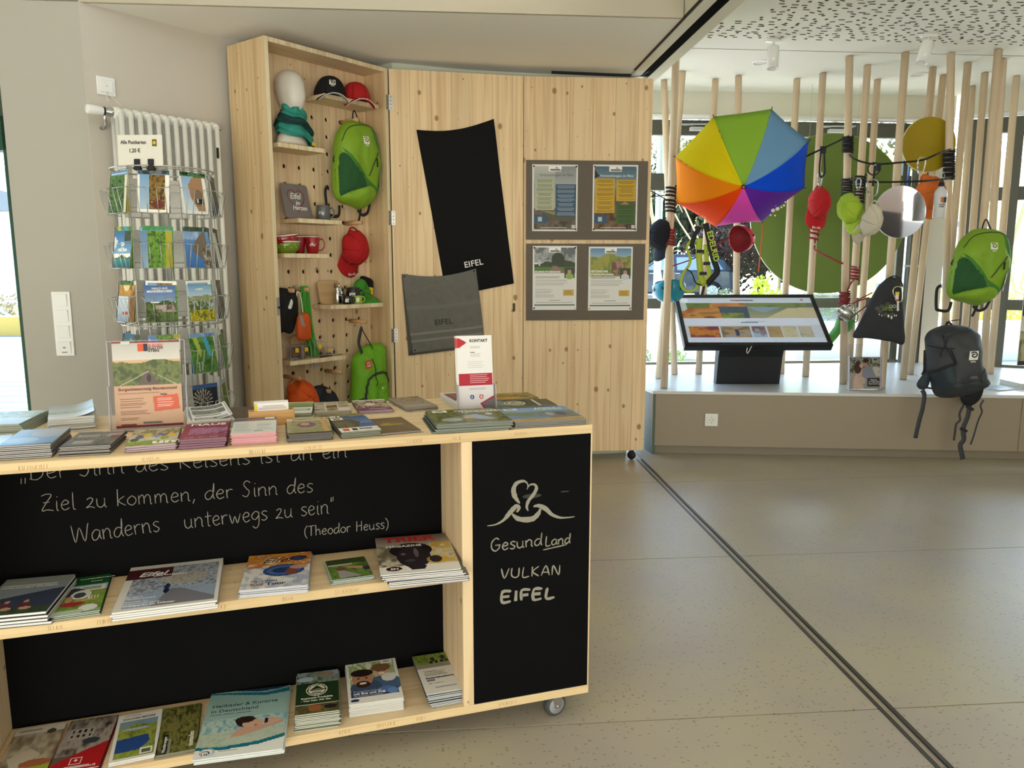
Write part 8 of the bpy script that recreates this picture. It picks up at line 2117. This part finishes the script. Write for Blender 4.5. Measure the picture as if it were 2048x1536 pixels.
# white drinking bottle
t = thing('drinking_bottle', 'white metal drinking bottle with orange emblem hanging at the right end of the cord', 'bottle', mx=T(at_Y(1877.5, 437, 4.70)))
m = MB(); m.lathe([(0, 0), (.032, 0), (.036, .005), (.036, .140), (.033, .160), (.018, .178), (.014, .184), (.014, .196), (0, .196)], 32); m.build('bottle_body', M('bottle_white', 'd6d6d6', .35, coat=.3), t)
m = MB(); m.lathe([(.015, .186), (.017, .188), (.017, .205), (.012, .212), (0, .213)], 20); m.tube([(-.012, 0, .205), (.0, 0, .232), (.012, 0, .208)], .004, 6); m.build('screw_cap', black_m, t); m = MB(); m.tube([(.016 * math.cos(a), 0, .245 + .016 * math.sin(a)) for a in np.linspace(0, 2 * math.pi, 16, endpoint=False)], .0018, 5, closed=True); m.tube([(0, 0, .258), (0, 0, .29)], .002, 5); m.build('ring', alu, t)
lm = frame((-.012, -.0365, .09), (1, -.25, 0), (0, 0, 1)); m = MB(); m.box(-.004, .011, .0, .032, 0, .0006); m.box(.011, .026, .0, .032, 0, .0006, 1); m.build('emblem', [M('orange_print', 'c8681f', .5), M('plum_print', '3a2230', .5)], t, mx=lm)
text('KLETTER', .0105, M('ink_3c3a3c', '3c3a3c', .5), t, lm @ T((-.012, -.014, .0006)), bold=.0003, sx=.8); text('STEIG', .0125, M('ink_3c3a3c'), t, lm @ T((-.012, -.027, .0006)), bold=.0004, sx=.9)

# right hand backpacks
green_backpack('backpack', 'lime green backpack hanging from a pole at the right', 'backpack', T(at_Y(1966, 457, 4.60)) @ RX(90) @ RZ(0) @ Matrix.Diagonal((.97, .96, 1, 1)))
gz = at_Y(1903, 730, 4.56); S4 = 1 / 333.0
gb = thing('hiking_backpack', 'large dark grey hiking backpack hanging over the platform edge', 'backpack', mx=T(gz) @ RX(90))
def gq(l): return [(((1830 + x / 4.955) - 1903) * S4, (730 - (620 + y / 4.955)) * S4) for x, y in l]
pg1 = M('nylon_grey', '3c3f42', .6, bump=.4, bscale=380, var=.08, vscale=14); pg2 = M('nylon_slate', '33383a', .6, bump=.4, bscale=380); pg3 = M('nylon_blue_grey', '2c3840', .65, bump=.4, bscale=380)
O = gq([(300, 148), (420, 155), (510, 180), (560, 230), (578, 320), (590, 430), (600, 520), (638, 590), (690, 690), (700, 745), (600, 800), (480, 845), (340, 868), (250, 862), (205, 810), (170, 700), (120, 600), (110, 480), (90, 330), (85, 270), (120, 210), (210, 165)])
pf = Puff(O, .14, .06, center=gq([(370, 520)])[0], wr=.018, seed=61, wf=13, p=3.6); m = MB(); pf.body(m, rings=20); m.build('main_body', pg1, gb)
for nm, l, mt, pu in (('front_panel', [(215, 250), (330, 205), (500, 190), (545, 240), (560, 400), (570, 520), (520, 640), (410, 690), (300, 650), (255, 500), (225, 380)], pg1, .018), ('base_panel', [(180, 720), (300, 680), (400, 695), (520, 665), (620, 680), (690, 740), (600, 795), (470, 840), (340, 862), (240, 850)], pg2, .008), ('side_pocket', [(140, 600), (200, 540), (270, 540), (290, 660), (310, 720), (240, 830), (190, 760)], pg3, .006), ('side_pocket', [(560, 560), (600, 540), (632, 600), (600, 650), (540, 680), (535, 620)], pg1, .01), ('lid', [(120, 215), (210, 172), (300, 155), (420, 160), (500, 185), (330, 210), (220, 240), (150, 260)], pg2, .008)):
    m = MB(); pf.patch(m, gq(l), .003, pu); m.build(nm, mt, gb)
for l in ([(160, 230), (170, 330), (200, 400), (240, 480)], [(190, 260), (150, 380), (150, 440)], [(90, 350), (150, 360), (240, 355)], [(210, 370), (240, 440), (262, 500)]): m = MB(); pf.line(m, gq(l), .006, .012); m.build('cord', webbing, gb)
m = MB(); pf.line(m, gq([(110, 610), (160, 560), (220, 520), (265, 505)]), .016, .006); m.build('compression_strap', webbing, gb)
for l in ([(290, 800), (320, 740), (350, 690)], [(330, 800), (350, 740), (355, 690)], [(545, 665), (565, 720), (585, 760)]): m = MB(); pf.line(m, gq(l), .010, .006); m.build('tool_loop', webbing_g, gb)
m = MB(); pf.line(m, gq([(545, 240), (560, 330), (600, 380), (605, 520)]), .005, .004); m.build('cord', webbing, gb)
for y in (285, 455): m = MB(); p = gq([(592, y)])[0]; m.box(p[0] - .012, p[0] + .012, p[1] - .016, p[1] + .016, -.01, .01); m.build('buckle', black_m, gb, bevel=.002)
curl_badge(gb, pf.place(*gq([(410, 420)])[0], .024) @ RZ(4), .052, white_print, pg1, word='EIFEL')
m = MB(); p = gq([(430, 620)])[0]; 
for k in range(3): m.add([tuple(pf.place(p[0], p[1] - k * .006, .024) @ Vector(q_v)) for q_v in ((-.02, -.0012, 0), (.02, -.0012, 0), (.02, .0012, 0), (-.02, .0012, 0))], [(0, 1, 2, 3)])
m.build('reflective_print', M('reflector_grey', '8d9194', .4), gb)
wing = [(500, 870), (560, 840), (700, 750), (720, 800), (700, 880), (650, 940), (580, 965), (520, 930)]
m = MB(); wpf = Puff(gq(wing), .012, .012, wr=.002, seed=1); wpf.body(m, rings=8); m.build('hip_wing', M('foam_black', '17191c', .8), gb, mx=T((0, 0, -.02)))
wpf = Puff(gq([(45, 740), (100, 640), (150, 600), (170, 690), (140, 780), (80, 790)]), .02, .02, wr=.003, seed=3); m = MB(); wpf.body(m, rings=8); m.build('hip_wing', pg3, gb, mx=T((0, 0, -.01)))
def G(l, z): return [(x, y, z) for x, y in gq(l)]
strap(G([(75, 790), (100, 840), (95, 960), (70, 1100), (45, 1275)], .02), .030, webbing_g, gb, 'hip_strap'); strap(G([(490, 930), (455, 1020), (465, 1090), (430, 1130), (425, 1220), (422, 1295)], .03), .016, webbing_g, gb, 'hip_strap')
strap(G([(540, 940), (535, 1040), (500, 1170), (515, 1280), (485, 1340), (505, 1420), (525, 1485)], .035), .034, webbing_g, gb, 'hip_strap'); strap(G([(690, 890), (665, 950), (685, 1010), (655, 1100), (625, 1250), (602, 1340)], .02), .012, webbing_g, gb, 'shoulder_strap')
strap(G([(110, 400), (115, 520), (120, 600), (100, 650)], -.02), .024, webbing, gb, 'shoulder_strap'); strap(G([(130, 770), (190, 780)], .0), .012, webbing, gb, 'hip_strap')
for x, y, w_ in ((545, 965, .05), (505, 1185, .045), (470, 860, .04)): m = MB(); p = gq([(x, y)])[0]; m.box(p[0] - w_ / 2, p[0] + w_ / 2, p[1] - .008, p[1] + .008, .03, .042); m.build('buckle', black_m, gb, mx=T(p + (0,)) @ RZ(-25) @ T((-p[0], -p[1], 0)), bevel=.002)
cord(G([(270, 150), (300, 125), (330, 150)], .0), .006, webbing, gb, 'haul_loop'); cord(G([(290, 128), (350, 110), (438, 100)], -.02), .003, M('cable_tie', '1a1416', .4), gb, 'cable_tie')

# photo stand and brochures on the platform
t = thing('photo_stand', 'clear acrylic stand with a wedding couple leaflet on the platform', 'leaflet stand', mx=T(at_z(1728, 779, .413)) @ RZ(1))
acrylic(t, .21, .29, 6, low=.75)
a = Art(64, 66, '6d6a5c').blot(0, 0, 1, .5, ['3a3f30', '6d7060', 'a5a596', '4c5040'], 5, 7); a.rect(0, .5, 1, 1, 'a39c8c'); a.blot(.6, .3, 1, .6, ['b5b0a5', 'd0ccc2', '8c8a7c'], 3, 5); a.ell(.3, .85, .18, .35, 'cfb5a5'); a.ell(.33, .48, .10, .18, 'c9a994'); a.ell(.27, .32, .12, .2, '4a3029'); a.ell(.38, .27, .06, .07, 'd0ab98'); a.ell(.6, .52, .2, .24, '8d929e'); a.rect(.42, .5, .75, .9, '8d929e'); a.ell(.5, .2, .075, .1, 'b58a74'); a.ell(.53, .11, .1, .07, '3c2a22'); a.ell(.42, .75, .12, .12, 'c3b09a'); a.rect(.60, .65, 1, .93, '3c3c3c'); a.rect(.74, .01, .94, .16, 'a5a8a0'); a.rect(.78, .05, .9, .10, '4a4d48')
sheet(t, a, .195, .205, -.006, .004, 6, 'leaflet', [('Heiraten', .69, .735, .0125, 'e3e0da', {'bold': .0003}), ('im Vulkaneifel-', .64, .795, .0115, 'e3e0da', {'bold': .0003}), ('Raum Eventraum', .64, .855, .0105, 'e3e0da', {'bold': .0003})])
def loose(name, label, cx, cy, w_, d_, n, rz, cols, tn=.003, grp=None):
    c = at_z(cx, cy, .4125)
    for k in range(n):
        a = Art(20, 20, cols[0]).blot(0, 0, 1, 1, cols, 3, 3); o = MB().box(-w_ / 2, w_ / 2, -d_ / 2, d_ / 2, 0, tn * .9).build(name, paper_m, mx=T(c + Vector((0, 0, k * tn))) @ RZ(rz + (k % 3 - 1) * 1.5))
        tag(o, label if k == n - 1 else 'lower copy under the ' + label, 'magazine', grp)
        if k == n - 1: link('cover', a.mesh('cover', w_, d_, print_m), o, T((0, 0, tn * .92)))
loose('magazine', 'thin blue white magazines right of the grey backpack', 1977, 774, .21, .29, 2, 20, ['8fa6c0', 'd5dde2', '5c6d80'], grp='thin magazines on the platform')
loose('magazine', 'magazine stack at the right end of the platform', 2064, 772, .30, .21, 8, 2, ['c9ccd0', 'e4e4e2'], .004, 'magazine stack on the platform')
# hanging pennant at the right picture edge
t = thing('banner', 'narrow hanging display banner at the right picture edge', 'banner', mx=T(at_Y(2062, 645, 4.9)) @ RX(90))
a = Art(16, 80, '3c3a3c').rect(0, .2, 1, .42, '3f5c22').grad(0, .42, 1, .6, 'c9c9a0', 'dcdcd8').blot(0, .6, 1, .95, ['8a8a5c', '5c5a3c', 'b5b08c'], 3, 5); link('printed_face', a.mesh('banner', .12, .55, print_m), t); m = MB(); m.box(-.06, .06, -.275, .275, -.006, -.0005); m.build('panel', M('card_white'), t)

# ================================================================== OUTSIDE THE WINDOWS
pave = M('paving_outside', 'cfc9bd', .8, var=.12, vscale=1.5, bump=.2, bscale=20)
m = MB(); m.box(-30, 40, 6.4, 60, -.10, .0); m.box(-30, -1.6, 3.95, 6.4, -.10, .0)
tag(m.build('ground', pave, mx=BM), kind='structure')
leafm = {}
def leaf_mat(c): 
    return M('leaf_' + c, c, .6, var=.35, vscale=1.2)
def foliage(mb, c, r, n, size, rnd, flat=.8, ground=0.0):
    for _ in range(n):
        while True:
            v = Vector((rnd.uniform(-1, 1), rnd.uniform(-1, 1), rnd.uniform(-1, 1)))
            if v.length < 1: break
        v = v * (.55 + .45 * rnd.random()) if v.length < .55 else v
        p = Vector((c[0] + v.x * r[0], c[1] + v.y * r[1], c[2] + v.z * r[2]))
        if p.z < ground: continue
        a = Vector((rnd.uniform(-1, 1), rnd.uniform(-1, 1), rnd.uniform(-.4, 1))).normalized(); b = a.orthogonal().normalized(); cc = a.cross(b); s = size * rnd.uniform(.6, 1.3)
        mb.add([p - b * s, p - cc * s * .45, p + b * s, p + cc * s * .45], [(0, 1, 2, 3)])
def shrub(name, label, px, Y, h, w_, col, n, size, seed, cat='shrub', z0=0.0, trunk=True):
    g = at_Y(px, 600, Y); rnd = random.Random(seed)
    t = thing(name, label, cat, loc=(g.x, Y, z0))
    m = MB()
    for k in range(max(3, int(w_ * 3))):
        c = (rnd.uniform(-w_ * .35, w_ * .35), rnd.uniform(-.3, .3), h * rnd.uniform(.35, .72)); foliage(m, c, (w_ * .32, w_ * .3, h * .33), n // max(3, int(w_ * 3)), size, rnd, ground=.02)
    o = m.build('foliage', leaf_mat(col), t)
    m = MB()
    for k in range(5): a = rnd.uniform(0, 6.28); m.tube([(0, 0, 0), (.06 * math.cos(a) * w_, .06 * math.sin(a), h * .3), (.2 * w_ * math.cos(a), .15 * math.sin(a), h * .65)], [.02 * h, .012 * h, .005 * h], 5)
    m.build('stem', M('bark', '6b5a48', .9), t)
    return t
def bare_tree(label, px, Y, h, seed, col='8d7f66', spread=.5, depth=4, r0=.09, budleaf=None):
    g = at_Y(px, 600, Y); rnd = random.Random(seed); t = thing('tree', label, 'tree', loc=(g.x, Y, 0)); m = MB(); ends = []
    def grow(p, d, L_, r, k):
        q = p + d * L_ * .5 + Vector((rnd.uniform(-1, 1), rnd.uniform(-1, 1), rnd.uniform(-.3, .6))) * L_ * .12; e = q + (d + Vector((rnd.uniform(-1, 1), rnd.uniform(-1, 1), rnd.uniform(-.2, .5))) * .25).normalized() * L_ * .5
        m.tube([p, q, e], [r, r * .8, r * .6], 5 if r > .02 else 3, cap=False)
        if k == 0: ends.append(e); return
        for _ in range(rnd.choice((3, 3, 4))): grow(p.lerp(e, rnd.uniform(.45, 1)), (d + Vector((rnd.uniform(-1, 1), rnd.uniform(-1, 1), rnd.uniform(-.5, .7))) * spread * 1.5).normalized(), L_ * rnd.uniform(.5, .72), r * .5, k - 1)
    grow(Vector((0, 0, 0)), Vector((0, 0, 1)), h * .42, r0, depth)
    o = m.build('branches', M('twigs_' + col, col, .9), t)
    if budleaf:
        m = MB()
        for e in ends: foliage(m, e, (.25, .25, .25), 5, .035, rnd)
        m.build('buds', leaf_mat(budleaf), t)
    return t
# evergreen hedge mass and trees behind the car park
shrub('evergreen_tree', 'dark evergreen tree behind the parked car, left', 1395, 33, 6.5, 5.5, '2f4426', 5200, .16, 1, 'tree')
shrub('evergreen_tree', 'dull green conifer behind the parked car, right of the helmet', 1520, 31, 6.0, 4.6, '41583a', 4200, .15, 2, 'tree')
shrub('evergreen_tree', 'reddish hedge bush seen under the umbrella', 1440, 29, 3.2, 3.0, '5c3a3c', 1800, .10, 3, 'tree')
shrub('evergreen_tree', 'broad green hedge at the left window edge', 1300, 34, 6.5, 4.0, '3c5a30', 3200, .15, 4, 'tree')
shrub('evergreen_tree', 'olive hedge behind the green disc', 1700, 34, 7.0, 9.0, '6a6a44', 5200, .18, 5, 'tree')
for k, (px, Y, h_, s, lab) in enumerate(((1330, 24, 9, 1, 'leftmost of the pale bare trees'), (1400, 22, 8, 2, 'pale bare tree above the parked car'), (1480, 25, 9, 3, 'pale bare tree behind the umbrella'), (1560, 21, 7.5, 4, 'pale bare tree beside the green disc'), (1700, 23, 9, 5, 'pale bare tree behind the green disc'), (1770, 20, 8, 6, 'pale bare tree left of the door frame'), (1985, 16, 7, 7, 'pale bare tree in the right window'), (2050, 18, 8, 8, 'pale bare tree at the right picture edge'))):
    bare_tree(lab, px, Y, h_, s, ('c9b890', 'b5a582')[k % 2], .55, 5, .055, 'b5a56c' if k % 2 else None)
shrub('bush', 'bright yellow green bush on the verge behind the touch screen', 1526, 12.5, 1.04, .62, 'b5c92c', 1500, .035, 11)
shrub('bush', 'grey green low shrub left of the yellow green bush', 1455, 13.5, .85, 1.1, '7d8a68', 700, .03, 12)
shrub('bush', 'pinkish dry flower clump behind the screen edge', 1432, 11.0, .42, .5, 'b59a8c', 420, .02, 13)
shrub('bush', 'green low shrub right of the yellow green bush', 1590, 13.5, .95, 1.2, '6d8050', 700, .03, 14)
shrub('bush', 'small flowering plants in the bed at the left window edge', 1308, 8.6, .40, .5, '6d8a3c', 420, .02, 15)
shrub('bush', 'yellow leaved shrub seen through the right window', 2015, 12.0, .9, 1.3, 'c3b52c', 900, .04, 16)
shrub('bush', 'low green plants behind the drawstring bag', 1740, 13.5, .35, 1.6, '8a9a6c', 600, .03, 17)
# grass bank on the right
m = MB(); rows = []
for i in range(14):
    rows.append([(8.0 + 26 * j / 16, 14 + i * 1.6, .05 + i * .45 + .12 * mnoise.noise(Vector((i * .8, j * .9, 3)))) for j in range(17)])
m.grid(rows[::-1]); bank = m.build('grass_bank', M('grass_bright', 'a3a64a', .9, var=.3, vscale=2.5, bump=.6, bscale=30), loc=(-1, 0, 0)); tag(bank, kind='structure')
# raised beds and the white bench wall outside
for k, (a0, a1, b0, b1, h_, lab) in enumerate(((-.2, 3.2, 9.6, 9.9, .34, 'low pale wall of the planting bed behind the screen'), (4.3, 8.5, 9.2, 9.5, .5, 'low pale wall seen through the right window'))):
    o = MB().box(a0, a1, b0, b1, 0, h_).build('planter_wall', M('concrete_pale', 'd0ccc2', .8), mx=BM, bevel=.01); tag(o, lab, 'wall')
t = thing('info_board', 'white information board on posts outside the right window', 'sign', loc=(6.05, 11.2, 0)); m = MB(); m.box(-.75, .75, -.03, .03, .95, 1.75); m.build('panel', M('board_white', 'e3e8ea', .4), t); m = MB(); m.box(-.78, .78, -.04, .04, 1.75, 1.83); m.box(-.78, .78, -.04, .04, .88, .95); m.build('frame_bar', M('board_grey', '7d8084', .5), t)
for x in (-.7, .7): m = MB(); m.box(x - .03, x + .03, -.03, .03, 0, .9); m.build('post', M('board_grey'), t)
# white upright put in for a post reflection at the left window edge
t = thing('post_reflection', 'white upright in place of a post reflection at the left window edge', 'rod', loc=(1.42, 7.6, 0)); m = MB(); m.cyl((0, 0, 0), (0, 0, 3.2), .035, 14); m.build('rod', M('post_white', 'dfe2e4', .4), t); m = MB(); m.lathe([(.035, .9), (.042, .91), (.042, .95), (.035, .96)], 14); m.lathe([(.035, 1.9), (.042, 1.91), (.042, 1.95), (.035, 1.96)], 14); m.build('clamp', alu, t)

# parked cars
def car(label, x, y, rz, col, L_=4.6, H=1.62):
    t = thing('car', label, 'car', loc=(x, y, 0), rz=R(rz)); W2 = .9
    paint = M('car_paint_' + col, col, .25, metal=.3, coat=.8); gl = M('car_glass', '8fa3b0', .2, spec=.9)  # pale glass colour carries the sky reflection
    low = [(-L_ / 2, .35), (-L_ / 2 + .05, .25), (L_ / 2 - .1, .25), (L_ / 2, .45), (L_ / 2 - .02, .78), (L_ / 2 - .25, .92), (L_ / 2 - 1.15, 1.02), (-L_ / 2 + .35, 1.06), (-L_ / 2 + .02, .98)]
    m = MB(); m.prism(low, -W2, W2, 'Y'); m.build('body', paint, t, bevel=.05)
    up = [(L_ / 2 - 1.25, 1.0), (L_ / 2 - 1.95, 1.52), (L_ / 2 - 2.5, H), (-L_ / 2 + 1.0, H - .03), (-L_ / 2 + .45, 1.40), (-L_ / 2 + .2, 1.04)]
    vs_ = [(x_, -W2 + .02 + (z - 1.0) * .32, z) for x_, z in up] + [(x_, W2 - .02 - (z - 1.0) * .32, z) for x_, z in up]; n = len(up)
    m = MB(); m.add(vs_, [tuple(range(n)), tuple(range(n, 2 * n))[::-1]] + [(i, n + i, n + (i + 1) % n, (i + 1) % n) for i in range(n)]); m.build('cabin', paint, t, bevel=.03)
    def wz(x0, x1, x2, x3, z0, z1, nm):
        for s in (-1, 1):
            m = MB(); f = lambda z: s * (W2 - .02 - (z - 1.0) * .32 + .004); q_v = [(x0, f(z0), z0), (x1, f(z0), z0), (x2, f(z1), z1), (x3, f(z1), z1)]; m.add(q_v if s < 0 else q_v[::-1], [(0, 1, 2, 3)]); m.build(nm, gl, t, solid=.006)
    wz(L_ / 2 - 2.45, L_ / 2 - 1.42, L_ / 2 - 2.02, L_ / 2 - 2.40, 1.06, 1.48, 'side_window'); wz(-L_ / 2 + 1.35, L_ / 2 - 2.55, L_ / 2 - 2.50, -L_ / 2 + 1.38, 1.06, 1.50, 'side_window'); wz(-L_ / 2 + .50, -L_ / 2 + 1.25, -L_ / 2 + 1.28, -L_ / 2 + .78, 1.08, 1.46, 'side_window')
    m = MB(); q_v = [(L_ / 2 - 1.28, -.78, 1.04), (L_ / 2 - 1.28, .78, 1.04), (L_ / 2 - 1.93, .66, 1.5), (L_ / 2 - 1.93, -.66, 1.5)]; m.add(q_v, [(0, 1, 2, 3)]); m.build('windscreen', gl, t, solid=.01)
    for xx in (-L_ / 2 + .85, L_ / 2 - .9):
        for s in (-1, 1):
            m = MB(); m.lathe([(.20, -.11), (.31, -.11), (.34, -.08), (.34, .08), (.31, .11), (.20, .11)], 28, mx=T((xx, s * (W2 - .08), .34)) @ RX(90)); w_o = m.build('wheel', M('tyre_black', '1b1b1c', .8), t)
            m = MB(); m.lathe([(0, .115), (.05, .12), (.06, .11), (.21, .09), (.22, .11)], 24, mx=T((xx, s * (W2 - .08), .34)) @ RX(90 if s < 0 else -90))
            for q in range(8): a = math.pi * q / 4; m.tube([(xx + .05 * math.cos(a), s * (W2 + .045), .34 + .05 * math.sin(a)), (xx + .2 * math.cos(a), s * (W2 + .035), .34 + .2 * math.sin(a))], .014, 5)
            m.build('rim', M('rim_bright', 'dfe2e4', .4), w_o)
    for s in (-1, 1):
        m = MB(); m.box(L_ / 2 - .22, L_ / 2 - .02, s * .78 - .1, s * .78 + .1, .66, .80); m.build('headlight', M('lamp_clear', 'd5dade', .2), t, bevel=.02); m = MB(); m.box(-L_ / 2 - .005, -L_ / 2 + .2, s * .78 - .1, s * .78 + .1, .80, .95); m.build('tail_light', M('lamp_red', '8a1a1a', .3), t, bevel=.02)
        m = MB(); m.box(L_ / 2 - 1.55, L_ / 2 - 1.38, s * (W2 + .1) - .08, s * (W2 + .1) + .08, 1.02, 1.15); m.build('mirror', paint, t, bevel=.03)
    for x_ in (-.35, .55): 
        for s in (-1, 1): m = MB(); m.box(x_, x_ + .16, s * (W2 + .01) - .015, s * (W2 + .01) + .015, .93, .96); m.build('door_handle', alu, t, bevel=.005)
    return t
car('dark blue grey car parked across the street, seen under the umbrella', 5.7, 28.0, 168, '2b3a4c')
car('silver car parked behind the left poles', 3.0, 31.5, 170, '9ba4ac')
# left of the switch wall: deck, pale garage and a yellow kerb
m = MB()
for k in range(24): m.box(-9 , -2.2, 6.0 + k * .30, 6.0 + k * .30 + .27, -.0, .03)
o = m.build('deck_planks', M('deck_blue_grey', '8d93a0', .6, var=.1, vscale=3)); tag(o, 'grey outdoor deck boards seen past the left wall', 'deck', kind='stuff')
t = thing('garage', 'pale grey garage building outside the left window', 'building', loc=(-14.5, 19, 0)); m = MB(); m.box(-7, 3.5, 0, 6, 0, 2.5); m.build('wall', M('garage_white', 'd5d8da', .7), t); m = MB(); m.prism([(-7.4, 2.5), (3.9, 2.5), (-1.7, 4.3)], -.4, 6.4, 'Y'); m.build('roof', M('roof_grey', '7d8086', .7), t)
m = MB(); m.box(-5.5, -2.5, -.05, 0.0, 0, 2.1); m.build('garage_door', M('garage_door_grey', 'b5babd', .5), t)
o = MB().box(-13, -4, 13.0, 13.4, 0, .35).build('planter_box', M('timber_yellow', 'c9a450', .7), bevel=.01); tag(o, 'yellowish timber planter edge outside the left window', 'planter')
shrub('bush', 'dry brown shrubs behind the timber planter', 40, 15.5, .7, 2.5, '8a7a50', 600, .05, 21)
